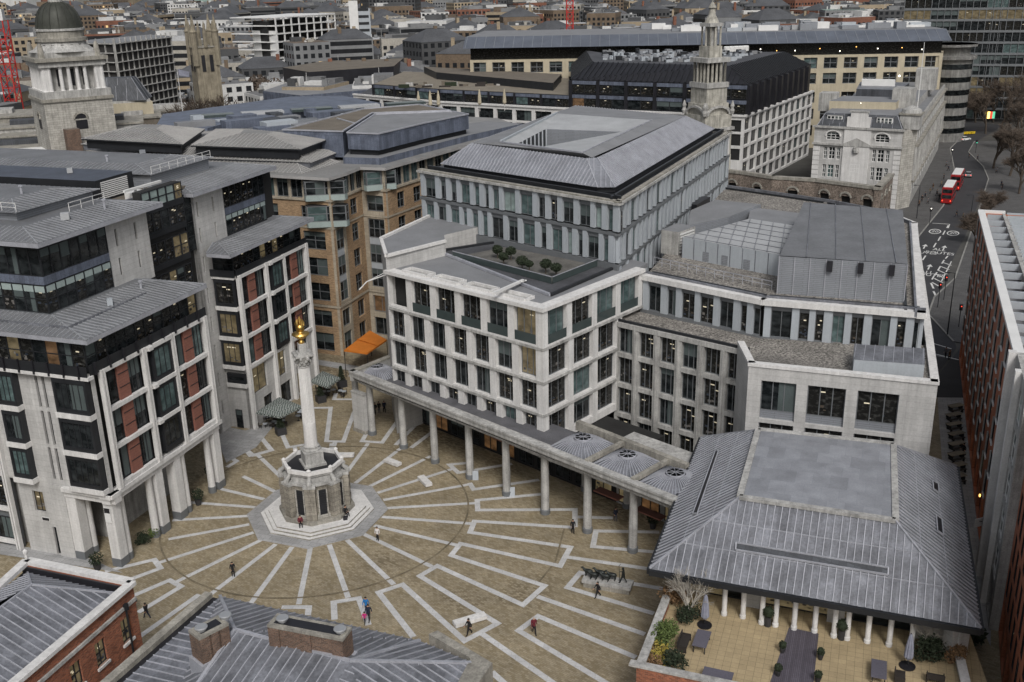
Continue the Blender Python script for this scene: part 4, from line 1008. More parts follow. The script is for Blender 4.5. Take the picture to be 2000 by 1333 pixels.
for f, pts in ((q, [(1350, 470), (790, 435), (765, 497), (1325, 580), (1267, 685), (712, 560), (660, 625), (1180, 795), (1060, 902), (582, 684), (485, 740), (918, 1005), (735, 1102), (388, 788), (255, 832), (450, 1080)]),
               (q, [(1160, 285), (805, 318), (808, 373), (1350, 370), (1350, 468)]), (q, [(1365, 412), (1560, 417)]), (q, [(1150, 205), (785, 258), (762, 222)]), (q, [(760, 110), (650, 120), (700, 165), (1000, 115)]),
               (q, [(1305, 635), (1790, 705)]), (q, [(1840, 812), (1650, 780), (1380, 722), (1308, 805), (1790, 950)]), (q, [(1140, 855), (1740, 1066)]), (q, [(1690, 1195), (1145, 965), (1035, 1045), (1560, 1360)]),
               (q, [(830, 1062), (1290, 1380)]), (q, [(1820, 497), (1467, 490), (1450, 577), (1790, 607)]), (q, [(885, 1275), (990, 1370)]),
               (q1_, [(1570, 915), (1722, 915), (1716, 960)]), (q, [(10, 985), (5, 888), (145, 865), (200, 1015)]),
               (q1_, [(720, 762), (895, 698), (860, 650), (585, 716)]), (q1_, [(735, 855), (945, 765), (1010, 800), (770, 945)]), (q1_, [(780, 1078), (1110, 845)]),
               (q1_, [(1265, 135), (1320, 102), (1270, 72)]), (q1_, [(1345, 15), (1412, 70), (1512, 42), (1480, 0)]),
               (qt, [(60, 720), (105, 775), (215, 746), (130, 645)]), (qt, [(270, 665), (300, 732), (400, 715)]), (qt, [(430, 527), (522, 525), (500, 700), (588, 702), (645, 545)]), (qt, [(545, 705), (528, 765)]),
               (qt, [(550, 450), (540, 482), (640, 482)]), (qt, [(705, 665), (685, 700), (790, 707), (870, 595)]), (qt, [(940, 735), (1066, 640)]), (qt, [(860, 720), (980, 600)])):
    pl_([f(x, y) for x, y in pts])
struct(bd, 'paving_band')
dr = MB(); n = 96
for i in range(n):
    a0, a1 = 2 * pi * i / n, 2 * pi * (i + 1) / n
    dr.add([(CC.x + r * cos(a), CC.y + r * sin(a), .056) for a, r in ((a0, 17.0), (a1, 17.0), (a1, 17.2), (a0, 17.2))], [(0, 1, 2, 3)], DRAIN)
for p_, q_ in ((q(1290, 480), q(1240, 665)), (q(1220, 690), q(1150, 775)), (q(580, 105), q(430, 60))):
    a, b = Vector(U(*p_)[:2]), Vector(U(*q_)[:2]); d = (b - a).normalized(); r = Vector((d.y, -d.x)) * .1
    dr.add([(*(a - r), .059), (*(b - r), .059), (*(b + r), .059), (*(a + r), .059)], [(0, 1, 2, 3)], DRAIN)
struct(dr, 'drain')
sb = MB()   # stone margin along the west blocks and north passage
for pts in ([(418, 842), (432, 833), (480, 842), (545, 820), (500, 875), (442, 905)], [(612, 702), (700, 716), (700, 728), (612, 712)], [(0, 1062), (160, 1086), (240, 1120), (0, 1084)]):
    sb.add([(*U(x, y)[:2], .060) for x, y in pts], [tuple(range(len(pts)))], SLAB)
struct(sb, 'stone_margin')

# ================================================================ monument column
STONE_M = M('monument_stone', (.31, .285, .24), .9, .35, .6, .2, brick=dict(w=1.3, h=.56, m=.03, v=.15), streak=.4)
def octa(r, rot=2.0): return [(CC.x + r * cos(radians(rot + 45 * k)), CC.y + r * sin(radians(rot + 45 * k))) for k in range(8)]
T = thing('monument_column', 'fluted stone column topped by a gilded flaming urn, standing on stepped octagonal base', 'monument', (CC.x, CC.y, 0))
st = MB(); st.prism(octa(8.0), 0, .055, SLAB)
st.build('stone_apron', T)
st = MB()
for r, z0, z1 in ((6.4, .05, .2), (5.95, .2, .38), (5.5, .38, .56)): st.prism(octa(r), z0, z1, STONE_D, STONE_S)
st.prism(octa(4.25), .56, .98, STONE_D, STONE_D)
st.build('steps', T)
bs = MB()
R8 = 22.5
for (r0, r1, z0, z1, m) in ((3.55, 3.45, .98, 1.4, STONE_B), (3.35, 3.3, 1.4, 4.9, STONE_M), (3.6, 3.6, 4.9, 5.2, STONE_G), (3.05, 2.95, 5.2, 5.9, STONE_G), (3.2, 3.25, 5.9, 6.2, STONE_G)):
    lo, hi = octa(r0), octa(r1); vs = [(*p, z0) for p in lo] + [(*p, z1) for p in hi]
    bs.add(vs, [(i, (i + 1) % 8, (i + 1) % 8 + 8, i + 8) for i in range(8)] + [tuple(range(8, 16))], m)
for k in range(8):   # corner buttresses with scroll tops, grilles between
    a = radians(2 + 45 * k); d = Vector((cos(a), sin(a))); p = CC + d * 3.42
    for j in range(7): bs.box((*(CC + d * (3.40 + .05 * (j % 2))), .98 + j * .56), (.85, 1.15, .55), STONE_M, 2 + 45 * k)
    bs.box((*(CC + d * 3.4), 4.9), (1.05, 1.35, .28), STONE_G, 2 + 45 * k)
    bs.tube([(*(CC + d * 3.7), 5.2), (*(CC + d * 3.65), 5.5), (*(CC + d * 3.3), 5.8), (*(CC + d * 3.1), 6.3)], [.28, .3, .22, .12], STONE_G, 8)
    bs.blob((*(CC + d * 3.75), 5.35), .3, STONE_G, k, 1, .1)
bs.prism(octa(3.0), 6.2, 6.21, BLACK)
o1, o2 = octa(3.2), octa(2.75)
for k in range(8): 
    a, b = o1[k], o1[(k + 1) % 8]; bs.bar((*a, 6.4), (*b, 6.4), .35, .4, STONE_S); bs.lathe((*a, 6.2), [(.22, 0), (.22, .5), (.28, .55), (.1, .75)], STONE_S, 8)
bs.build('base', T)
for k in range(8):
    W = Wall(octa(3.34)[k], octa(3.34)[(k + 1) % 8]); gm = MB(); m = W.L / 2; W.box(gm, m - .42, m + .42, .02, .12, 1.3, 4.3, DARK)
    for j in range(10): W.box(gm, m - .38, m + .38, .12, .16, 1.4 + j * .28, 1.48 + j * .28, BLACK)
    W.box(gm, m - .55, m - .42, -.1, .2, 1.0, 4.4, STONE_B); W.box(gm, m + .42, m + .55, -.1, .2, 1.0, 4.4, STONE_B); gm.build('ventilation_grille', T)
sh = MB(); sh.box((CC.x, CC.y, 6.2), (2.5, 2.5, .25), STONE_G, 25); sh.box((CC.x, CC.y, 6.45), (2.05, 2.05, 1.35), STONE_G, 25); sh.box((CC.x, CC.y, 7.8), (2.2, 2.2, .12), STONE_G, 25)
sh.lathe((CC.x, CC.y, 0), [(.98, 7.92), (1.0, 8.05), (.86, 8.15), (.84, 8.3), (.9, 8.4), (.76, 8.5)], STONE_G, 28, smooth=False)
sh.build('pedestal', T)
sh = MB(); N = 48; vs = []; zz = [8.5, 9.3, 11.2, 11.25, 14.5, 17.75]
for z in zz:
    t_ = (z - 8.5) / 9.3; R = .72 * (1 - .13 * t_ ** 1.3)
    for k in range(N):
        rr = R * (1 - (.07 if (k % 2 and z > 11.22) else (.0 if z < 11.22 else 0))); vs.append((CC.x + rr * cos(2 * pi * k / N), CC.y + rr * sin(2 * pi * k / N), z))
sh.add(vs, [(i * N + k, i * N + (k + 1) % N, (i + 1) * N + (k + 1) % N, (i + 1) * N + k) for i in range(len(zz) - 1) for k in range(N)], STONE_S)
sh.build('shaft', T)
cp = MB(); cp.lathe((CC.x, CC.y, 0), [(.66, 17.75), (.72, 17.8), (.62, 17.9), (.66, 18.4), (.95, 19.0)], STONE_G, 24)
for row, (r, z, n_, s_) in enumerate(((.72, 18.15, 10, .17), (.82, 18.5, 10, .18), (.98, 18.85, 8, .2))):
    for k in range(n_):
        a = 2 * pi * (k + .5 * row) / n_; cp.blob((CC.x + r * cos(a), CC.y + r * sin(a), z), s_, STONE_G, k + row * 20, 1, .2, 1.3)
cp.box((CC.x, CC.y, 19.05), (1.95, 1.95, .22), STONE_G, 25); cp.box((CC.x, CC.y, 19.27), (1.25, 1.25, .18), STONE_G, 25); cp.box((CC.x, CC.y, 19.45), (.8, .8, .95), STONE_G, 25)
cp.build('capital', T)
ur = MB(); ur.lathe((CC.x, CC.y, 20.4), [(.3, 0), (.36, .12), (.2, .3), (.16, .4), (.35, .5), (.7, .8), (.82, 1.05), (.86, 1.12), (.5, 1.22), (.3, 1.3), (.42, 1.45), (.46, 1.8), (.38, 2.0), (.2, 2.15)], GOLD, 24, smooth=True)
ur.lathe((CC.x, CC.y, 21.36), [(.9, 0), (.95, .08), (.9, .16)], GOLD, 24)
rn = random.Random(4)
for k in range(16):
    a = 2 * pi * k / 16 * 2.4; r = .36 * (k % 4) / 3; x, y = CC.x + r * cos(a), CC.y + r * sin(a); h = .95 - r * .9
    ur.tube([(x, y, 22.3), (x + .12 * cos(a + 1), y + .12 * sin(a + 1), 22.3 + h * .5), (x - .05 * cos(a), y - .05 * sin(a), 22.4 + h)], [.15, .13, .02], GOLD, 6)
ur.build('gilded_urn', T)

# ================================================================ colonnade
P0, P1 = (-21.2, 124.1), (16.0, 87.0)
W = Wall(P0, P1); step = 6.2
T = thing('colonnade', 'long stone colonnade with round columns and ribbed domed lead roofs running across the square', 'colonnade', W.p(20, -3, 0))
cols = [(-21.0, 126.3), (-18.75, 123.75), (-14.2, 119.4), (-9.9, 115.0), (-5.4, 110.6), (-1.0, 106.15), (3.3, 101.65), (7.7, 97.4), (12.1, 93.2), (16.6, 88.9)]
cb = MB()
for (x, y) in cols + [(x + 4.9, y + 5.2) for x, y in cols[5:]]:
    if (x, y) == cols[0]: pass
    cb = MB(); cb.lathe((x, y, 0), [(.56, 0), (.56, .55), (.5, .6)], FRM, 20); cb.lathe((x, y, 0), [(.46, .6), (.47, 3), (.41, 7.0), (.43, 7.1), (.5, 7.18), (.5, 7.3)], STONE_G, 20, smooth=True)
    cb.box((x, y, 7.3), (1.1, 1.1, .18), STONE_G, 45); cb.build('column', T)
eb = MB()
for i in range(len(cols) - 1):
    a, b = Vector(cols[i]), Vector(cols[i + 1]); w_ = Wall(a, b)
    w_.box(eb, .35, w_.L - .35, -.3, .3, 6.9, 7.75, STONE_G); w_.box(eb, -.35, .35, -.35, .36, 7.48, 7.8, STONE_D)
W.box(eb, 0, W.L, -2.2, -.45, 7.8, 8.2, STONE_G); W.box(eb, -.1, W.L, -1.0, .0, 8.2, 8.75, STONE_G); W.box(eb, -.1, W.L, -.75, .12, 8.75, 9.0, STONE_G)
W0 = Wall((-16.3, 130.0), P0); W0.box(eb, 0, W0.L, -.5, .0, 7.6, 8.75, STONE_G); W0.box(eb, 0, W0.L, -.6, .1, 8.75, 9.0, STONE_D)
WBk = Wall((7.3, 106.0), (17.8, 94.6)); WBk.box(eb, 0, WBk.L, -.2, .45, 8.3, 9.35, STONE_D)
Wx = Wall((4.2, 106.6), (7.3, 106.0))
eb.build('entablature', T)
rf = MB(); rf.prism([W.p(0, -.7, 0)[:2], W.p(W.L, -.7, 0)[:2], W.p(W.L, -7.6, 0)[:2], W.p(0, -7.6, 0)[:2]], 7.35, 7.55, STONE_G, M('lead_gutter', (.11, .11, .12), .7, .3, .5, .2))
rf.prism([W.p(35.3, -.7, 0)[:2], W.p(W.L, -.7, 0)[:2], W.p(W.L, -7.3, 0)[:2], W.p(35.3, -7.3, 0)[:2]], 7.56, 8.3, STONE_D, LEAD)
rf.build('roof_slab', T)
def dome(c, h0=8.32, half=3.05, H=1.35):
    db = MB(); N = 48; ca, sa = cos(radians(-45)), sin(radians(-45))
    def pt(a, k):
        x, y = cos(a), sin(a); m = max(abs(x), abs(y)); R = half / m if k > .99 else (half / m) * k * (1) 
        rr = min(R, 99); lx, ly = x * rr, y * rr
        if k < .99: # blend to round towards the centre
            rd = half * 1.1 * k; t_ = k ** 2; lx = x * (rr * t_ + rd * (1 - t_)); ly = y * (rr * t_ + rd * (1 - t_))
        z = h0 + H * (1 - k ** 2.2) - (0 if k < .99 else 0)
        return (c[0] + lx * ca - ly * sa, c[1] + lx * sa + ly * ca, z)
    ks = [1, .85, .7, .5, .3]
    vs = [pt(2 * pi * j / N, k) for k in ks for j in range(N)]
    db.add(vs, [(i * N + j, i * N + (j + 1) % N, (i + 1) * N + (j + 1) % N, (i + 1) * N + j) for i in range(len(ks) - 1) for j in range(N)], LEAD)
    for j in range(N):
        for i in range(len(ks) - 1): db.bar(Vector(vs[i * N + j]) + Vector((0, 0, .03)), Vector(vs[(i + 1) * N + j]) + Vector((0, 0, .03)), .05, .07, LEAD_L)
    db.build('domed_roof', T)
    lb = MB(); lb.lathe((c[0], c[1], h0 + H - .15), [(.95, 0), (.95, .22), (.85, .25)], LEAD_L, 24); lb.lathe((c[0], c[1], h0 + H - .1), [(.86, 0), (.86, .2)], SLATE, 24)
    for j in range(8): lb.bar((c[0], c[1], h0 + H + .12), (c[0] + .9 * cos(j * pi / 4), c[1] + .9 * sin(j * pi / 4), h0 + H + .12), .06, .06, LEAD_L)
    lb.build('roof_lantern', T)
for c in ((7.45, 100.7), (11.75, 96.3), (16.05, 91.9)): dome(c)
dome((-17.9, 126.3), h0=7.57, half=2.6, H=1.1)
eb = MB()
for c in ((9.6, 98.5), (13.9, 94.1)):
    d = Vector((.707, .707)); eb.bar((c[0] - d.x * 3, c[1] - d.y * 3, 8.95), (c[0] + d.x * 3, c[1] + d.y * 3, 8.95), .5, .45, STONE_D)
eb.build('roof_kerb', T)
pw = MB(); w_ = Wall((-21.2, 125.2), (-19.4, 123.6)); w_.box(pw, -.2, w_.L - .1, -.6, .25, 0, .5, STONE_D); w_.box(pw, -.1, w_.L - .2, -.5, .15, .5, 5.5, STONE); w_.box(pw, -.2, w_.L - .1, -.6, .2, 5.5, 5.75, STONE_G)
pw.build('end_pier', T)

# ================================================================ chapter-house style pavilion with a great lead roof, raised terrace
EV = [(11.3, 75.7), (35.5, 66.3), (44.9, 93.4), (20.4, 101.6)]
FT = offset_poly(EV, 6.55)
T = thing('pavilion', 'square pavilion with an enormous hipped lead roof above a row of pale columns', 'pavilion', (28, 84, 0))
rf = MB(); ZE, ZF = 8.95, 13.5
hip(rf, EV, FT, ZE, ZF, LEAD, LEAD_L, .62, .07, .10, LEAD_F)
for k in range(4):
    a, b = FT[k], FT[(k + 1) % 4]; rf.bar((*a, ZF + .08), (*b, ZF + .08), .55, .3, STONE_G)
    e = EV[k]; rf.bar((*e, ZE + .08), (*FT[k], ZF + .08), .16, .14, LEAD_L)
    for f_ in (.36, .68):
        n2 = (k + 1) % 4; p = Vector((*EV[k], ZE)).lerp(Vector((*FT[k], ZF)), f_); q_ = Vector((*EV[n2], ZE)).lerp(Vector((*FT[n2], ZF)), f_)
        rf.bar(p + Vector((0, 0, .02)), q_ + Vector((0, 0, .02)), .06, .08, LEAD_L)
cx = Vector((28.1, 84.2, ZF + .5))
c2 = [(*p, ZF + .1) for p in FT]
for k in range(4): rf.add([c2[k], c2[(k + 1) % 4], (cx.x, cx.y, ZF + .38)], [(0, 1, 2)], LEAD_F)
rf.build('roof', T)
gt = MB()
for k in range(4):
    a, b = EV[k], EV[(k + 1) % 4]; gt.bar((*a, ZE - .28), (*b, ZE - .28), .5, .5, DARK)
gt.add([(*p, ZE - .5) for p in inset(EV, .2)], [(0, 1, 2, 3)], DARK)
gt.build('gutter', T)
def onslope(px, py, k):
    a, b, c = Vector((*EV[k], ZE)), Vector((*EV[(k + 1) % 4], ZE)), Vector((*FT[k], ZF)); n_ = (b - a).cross(c - a); r_ = ray(px, py); o_ = Vector((0, 0, CH))
    t_ = (a - o_).dot(n_) / r_.dot(n_); return o_ + r_ * t_ + n_.normalized() * (.15 if n_.z > 0 else -.15)
q7 = lambda x, y: (1240 + x / 2.5986, 820 + y / 2.5986)
def slot(pts, k, m, lining=LEAD_L):
    sl = MB()
    P = [onslope(*q7(*p), k) for p in pts]; sl.add(P, [(0, 1, 2, 3)], m)  # flat dark sheet just above the slope; the gap's shade is its colour
    for i in range(4): sl.bar(P[i], P[(i + 1) % 4], .10, .16, lining)
    sl.build('roof_slot', T)
slot([(514, 628), (1286, 755), (1284, 792), (512, 664)], 0, SLATE); slot([(412, 165), (428, 165), (322, 482), (298, 484)], 3, BLACK)
slot([(1506, 315), (1534, 330), (1538, 377), (1510, 358)], 1, BLACK); slot([(1524, 490), (1552, 510), (1560, 592), (1530, 570)], 1, BLACK)
CT = 4.8
def pin(d): return inset(EV, d)
bw = MB(); fr_u = (Vector(EV[1]) - Vector(EV[0])).normalized(); fr_n = Vector((fr_u.y, -fr_u.x))
WF = Wall(Vector(EV[0]) - fr_n * 4.2 + fr_u * 2.4, Vector(EV[1]) - fr_n * 4.2 - fr_u * 2.4)
bw.prism([WF.p(0, -.2, 0)[:2], WF.p(WF.L, -.2, 0)[:2], WF.p(WF.L, -20, 0)[:2], WF.p(0, -20, 0)[:2]], CT, ZE - .55, CORE)
for a0, a1 in ((5.2, 6.6), (12.2, 13.6), (19.2, 21.6), (-.6, .4)): WF.box(bw, a0, a1, -.15, .9, CT, ZE - .5, STONE)
bw.build('wall', T)
for i in range(14):
    a = .3 + i * 1.55
    if a < 20: win(T, WF, a, a + 1.5, CT + .05, CT + 3.3, .02, 'w' if (i < 9 and i not in (2,)) else 'd', 0, 0, DARK, .1)
PC = [q7(*p) for p in [(452, 990), (547, 1005), (642, 1035), (712, 1047), (806, 1062), (910, 1077), (1008, 1102), (1075, 1115), (1178, 1130), (1288, 1147), (1398, 1172)]]
for p in PC:
    b = U(*p, CT); cb = MB(); cb.lathe((b.x, b.y, CT), [(.27, 0), (.27, .3), (.22, .34), (.22, 3.4), (.28, 3.5)], STONE_S, 16); cb.build('column', T)
for x in (1600, 1635): 
    b = U(*q7(x, 1190), CT); cb = MB(); cb.box((b.x, b.y, CT - 2), (1.0, 1.0, 5.6), STONE, 20); cb.build('corner_pier', T)
for p in ((402, 840), (600, 876), (1140, 972), (1358, 1012), (1110, 900)): b = U(*q7(*p), ZE - .62); dm = MB(); dm.lathe((b.x, b.y, ZE - .66), [(.11, 0), (.11, .08)], LAMP_W, 10); dm.build('soffit_light', T)
# podium and terrace
TW = [U(1297, 1163, 5.9), U(1243, 1300, 5.9)]; d = (Vector(TW[1][:2]) - Vector(TW[0][:2])).normalized()
A0 = Vector(TW[0][:2]); A1 = Vector(TW[1][:2]); A2 = A1 + fr_u * 27.0
T = thing('terrace', 'raised roof terrace paved in yellow tiles with stone-capped brick parapets, in front of the pavilion', 'terrace', (A1.x + 10, A1.y + 4, 0))
pd = MB(); pd.prism([tuple(A0), tuple(A1), tuple(A2), (37.6, 72.5), (40.5, 92), (21, 99.5)], 0, CT - .02, BRICK_R, TERT); pd.build('podium', T)
pp = MB(); w1 = Wall(A0, A1); w2 = Wall(A1, A2)
w1.box(pp, -.0, w1.L, -.45, .0, CT - .02, 5.75, BRICK_R); w2.box(pp, 0, w2.L, -.45, -.0, CT - .02, 5.75, BRICK_R)
w1.box(pp, -.1, w1.L + .05, -.6, .1, 5.75, 5.92, STONE_G); w2.box(pp, -.6, w2.L, -.6, .1, 5.752, 5.918, STONE_G)
w3 = Wall(U(1893, 1333, 5.4)[:2], U(1872, 1245, 5.4)[:2]); w3.box(pp, 0, w3.L, -.5, 0, 3, 5.3, STONE_G); w3.box(pp, -.1, w3.L, -.6, .1, 5.3, 5.45, STONE_S)
pp.build('parapet', T)
dk = MB(); dk.add([(*U(x, y, CT)[:2], CT + .01) for x, y in ((1541, 1226), (1599, 1238), (1588, 1345), (1500, 1345))], [(0, 1, 2, 3)], WOOD); dk.build('deck', T)

# ================================================================ helper builders for small things
def potball(px, py, z, r, label, h=.5):
    b = U(px, py, z); t = thing('potted_shrub', label, 'potted shrub', b, 'clipped shrubs in dark pots on the terrace')
    m = MB(); m.lathe(b, [(.2 * h / .5 * .8, 0), (.27, h)], POT, 12); m.build('pot', t); m = MB(); m.blob((b.x, b.y, z + h + r * .8), r * .85, LEAF_D, int(px), 2, .08); m.leaves((b.x, b.y, z + h + r * .8), r, 220, .07, LEAF_D, int(px), 1, .8); m.build('foliage', t)
for (x, y, r, l) in ((1528, 1275, .33, 'potted clipped ball shrub left of the deck, nearer the pavilion'), (1519, 1320, .33, 'potted clipped ball shrub left of the deck, farther from the pavilion'), (1602, 1288, .33, 'dark clipped ball shrub in a pot right of the deck'), (1597, 1333, .33, 'dark clipped ball shrub in a pot at the bottom edge right of the deck')): potball(x, y, CT, r, l)
potball(1499, 1222, CT, .55, 'tall clipped globe shrub before the left pavilion pillar', .9); potball(1643, 1248, CT, .55, 'tall clipped globe shrub before the pillar right of the pavilion door', .9)
def bush(name, label, px, py, z, r, mat, n=500, sz=.8, tw=False, ls=.12):
    b = U(px, py, z); t = thing(name, label, 'shrub', b); m = MB()
    for k in range(6): a = k * 1.05; m.tube([b, b + Vector((cos(a) * r * .4, sin(a) * r * .4, r * .7)), b + Vector((cos(a) * r * .8, sin(a) * r * .8, r * 1.3 * sz))], [.05, .03, .01], BARK, 5)
    m.build('stem', t); m = MB(); rr = random.Random(int(px + py))
    for k in range(7): m.leaves((b.x + rr.uniform(-.45, .45) * r, b.y + rr.uniform(-.45, .45) * r, z + r * sz * rr.uniform(.5, 1.2)), r * rr.uniform(.45, .7), n // 7, ls, mat, k + int(px), sz, .2)
    m.build('foliage', t)
bush('shrub', 'round yellow-green shrub in the terrace corner by the left parapet', 1301, 1255, CT, 1.45, LEAF_G, 1500)
bush('shrub', 'spiky yellow and brown shrub beside the lower terrace parapet', 1287, 1290, CT, 1.2, LEAF_Y, 700, .6)
bush('shrub', 'brown dry shrub at the lower left corner of the terrace', 1270, 1300, CT, 1.0, LEAF_B, 700, .6)
bush('shrub', 'very dark rounded bush right of the yellow shrub at the terrace parapet', 1318, 1300, CT, 1.05, LEAF_D, 900, .8)
bush('shrub', 'dark evergreen bush beneath the white birch on the terrace', 1345, 1215, CT, 1.2, LEAF_D, 1000, .7)
bush('shrub', 'russet twiggy bush left of the white birch on the terrace', 1312, 1180, CT, 1.3, LEAF_B, 900, 1.0)
bush('shrub', 'dark evergreen bush behind the folded parasol on the right of the terrace', 1812, 1290, CT, 1.7, LEAF_D, 1400, .8)
bush('shrub', 'pale brown dry bush beside the stone block at the right end of the terrace', 1862, 1290, CT, 1.1, LEAF_B, 900, .8)
bush('shrub', 'spiky dark palm-like plant outside the right corner of the pavilion', 1890, 1262, 0.2, 1.5, LEAF_D, 420, .9, ls=.3)
bush('shrub', 'dark low shrub under the arcade of the left office block', 283, 1062, 0, 1.0, LEAF_D, 700, .7)
bush('shrub', 'pale flowering shrub in the arcade of the left office block, before its dark neighbour', 300, 1048, 0, .9, LEAF_G, 500, .8)
def lounger(px, py, deg, label):
    b = U(px, py, CT); t = thing('table', label, 'table', b, 'grey covered tables on the terrace'); a = radians(deg); m = MB(); m.box((b.x, b.y, CT + .68), (1.15, 2.3, .07), LOUNGE, deg); m.build('tabletop', t)
    for dx, dy in ((-.45, -1), (.45, -1), (.45, 1), (-.45, 1)):
        x = b.x + dx * cos(a) - dy * sin(a); y = b.y + dx * sin(a) + dy * cos(a); m = MB(); m.box((x, y, CT), (.08, .08, .68), DARK, deg); m.build('leg', t)
lounger(1370, 1262, -22, 'long grey terrace table beside the bench, near the left folded parasol'); lounger(1715, 1322, -20, 'long grey terrace table at the bottom edge right of the deck'); lounger(1401, 1332, 68, 'grey terrace table at the bottom edge left of the deck')
def bench(px, py, z, L, deg, label, mat=RATTAN, name='bench', back=True):
    b = U(px, py, z); t = thing(name, label, 'bench', b); a = radians(deg); m = MB(); m.box((b.x, b.y, z + .38), (.75, L, .1), mat, deg); m.build('seat', t)
    m = MB(); 
    if back: m.box((b.x - .38 * cos(a), b.y - .38 * sin(a), z + .4), (.08, L, .5), mat, deg); m.build('backrest', t)
    for s_ in (-1, 1):
        m = MB(); m.box((b.x - sin(a) * s_ * (L / 2 - .05), b.y + cos(a) * s_ * (L / 2 - .05), z), (.75, .08, .62), mat, deg); m.build('armrest', t)
bench(1336, 1262, CT, 1.9, -22, 'dark woven two-seat bench with armrests left of the terrace table')
bench(1757, 1330, CT, 1.0, -20, 'dark woven terrace seat at the bottom edge beside the right table'); bench(1826, 1332, CT, 1.3, 70, 'dark woven terrace seat at the bottom edge right of the parasol')
def parasol(px, py, label):
    b = U(px, py, CT); t = thing('parasol', label, 'parasol', b, 'folded parasols on the terrace'); m = MB(); m.lathe(b, [(.62, 0), (.62, .1), (.12, .16)], BLACK, 20); m.build('base', t)
    m = MB(); m.tube([b, b + Vector((0, 0, 3.1))], .035, DARK, 6); m.build('pole', t); m = MB(); N = 20; vs = []; prof = [(.16, .7), (.30, .95), (.26, 1.7), (.20, 2.3), (.13, 2.8), (.05, 3.05)]
    for r, z in prof:
        for k in range(N): rr = r * (1 + .22 * (k % 2)); vs.append((b.x + rr * cos(2 * pi * k / N), b.y + rr * sin(2 * pi * k / N), b.z + z))
    m.add(vs, [(i * N + k, i * N + (k + 1) % N, (i + 1) * N + (k + 1) % N, (i + 1) * N + k) for i in range(len(prof) - 1) for k in range(N)], CANV); m.build('canopy', t)
parasol(1376, 1222, 'folded grey-blue parasol at the left end of the pavilion columns'); parasol(1772, 1302, 'folded pale lilac parasol at the right end of the terrace')
def baretree(name, label, base, H, spread, bark, seed, depth=5, n0=1, rad=.16, cat='tree', group=None, tmin=.01, fuzz=0):
    t = thing(name, label, cat, base, group); tr = MB(); tw = MB(); rn = random.Random(seed)
    def grow(p, d, L, r, k):
        e = p + d * L; mid = p + d * L * .5 + Vector((rn.uniform(-1, 1), rn.uniform(-1, 1), 0)) * L * .06
        (tr if k < 2 else tw).tube([p, mid, e], [r, r * .85, r * .7], bark if k < 2 else TWIG if bark is not BIRCH else bark, 6 if k < 2 else (4 if k < 3 else 3), caps=False)
        if k >= depth:
            for j in range(fuzz):
                a_ = Vector((rn.gauss(0, 1), rn.gauss(0, 1), rn.gauss(.4, .7))).normalized(); b_ = a_.orthogonal().normalized() * .035; L_ = rn.uniform(.7, 1.6); o_ = p + d * L * rn.random()
                tw.add([o_ - b_, o_ + b_, o_ + a_ * L_], [(0, 1, 2)], TWIG)
            return
        for j in range(3 if k > 0 else 6):
            a = rn.uniform(0, 2 * pi); o = d.orthogonal().normalized(); o = Matrix.Rotation(a, 3, d) @ o
            nd = (d + o * spread * rn.uniform(.5, 1.2)).normalized(); nd.z = nd.z * .9 + .12; nd.normalize()
            grow(p + d * L * rn.uniform(.45, 1), nd, L * rn.uniform(.62, .82), max(r * .6, tmin), k + 1)
    for s_ in range(n0): grow(Vector(base), Vector((rn.uniform(-.15, .15) * n0, rn.uniform(-.15, .15) * n0, 1)).normalized(), H * .32, rad, 0)
    tr.build('trunk', t); tw.build('crown', t); return t
baretree('birch_tree', 'bare white-stemmed birch at the left end of the pavilion', U(1345, 1205, CT), 6.5, .5, BIRCH, 3, 4, 3, .07)
baretree('birch_tree', 'bare slender tree behind the right-hand parasol', U(1812, 1275, CT), 4.5, .5, BIRCH, 9, 4, 2, .05)

# ================================================================ stone benches in the square
def sbench(px, py, L, w, deg, label):
    b = U(px, py, 0); m = MB(); m.box((b.x, b.y, 0), (L - .5, w - .25, .12), STONE_D, deg); m.box((b.x, b.y, .12), (L, w, .36), STONE_S, deg); single(m, 'stone_bench', label, 'bench', 'pale stone slab benches in the square')
sbench(671, 893, 2.7, .75, -2, 'stone slab bench nearest behind the monument column'); sbench(767, 907, 2.4, .8, -40, 'stone slab bench between the monument and the third column of the colonnade')
sbench(830, 944, 2.5, .85, -62, 'stone slab bench right of the monument, standing nearly end-on'); sbench(918, 1216, 3.2, .85, 25, 'long stone slab bench beside the man in a dark suit, lower centre')

# ================================================================ café canopies beside the west block
def canopy(px0, label, corners, z=3.0):
    Q = [U(x, y, z) for x, y in corners]; c = sum(Q, Vector()) / 4; t = thing('cafe_canopy', label, 'canopy', (c.x, c.y, 0), 'striped café canopies'); m = MB(); n_ = 30
    hi = c + Vector((0, 0, .5))
    for k in range(4):
        a, b = Q[k], Q[(k + 1) % 4]; m.add([a, b, hi], [(0, 1, 2)], MAT['canopy']); m.add([a, b, b - Vector((0, 0, .3)), a - Vector((0, 0, .3))], [(0, 1, 2, 3)], MAT['canopy'])
    m.build('canvas', t)
    m = MB(); m.tube([(c.x, c.y, 0), (c.x, c.y, z + .4)], .06, DARK, 6); m.build('pole', t); return c
mm = M('canopy', (.10, .12, .105), .8, 0, 1, 0); nt_ = mm.node_tree; ck = nn(nt_, 'ShaderNodeTexChecker', Scale=4.4); ck.inputs['Color1'].default_value = (.30, .32, .31, 1); ck.inputs['Color2'].default_value = (.03, .05, .04, 1)
nt_.links.new(flat_uv(nt_, 40), ck.inputs['Vector']); nt_.links.new(ck.outputs[0], nt_.nodes['Principled BSDF'].inputs['Base Color'])
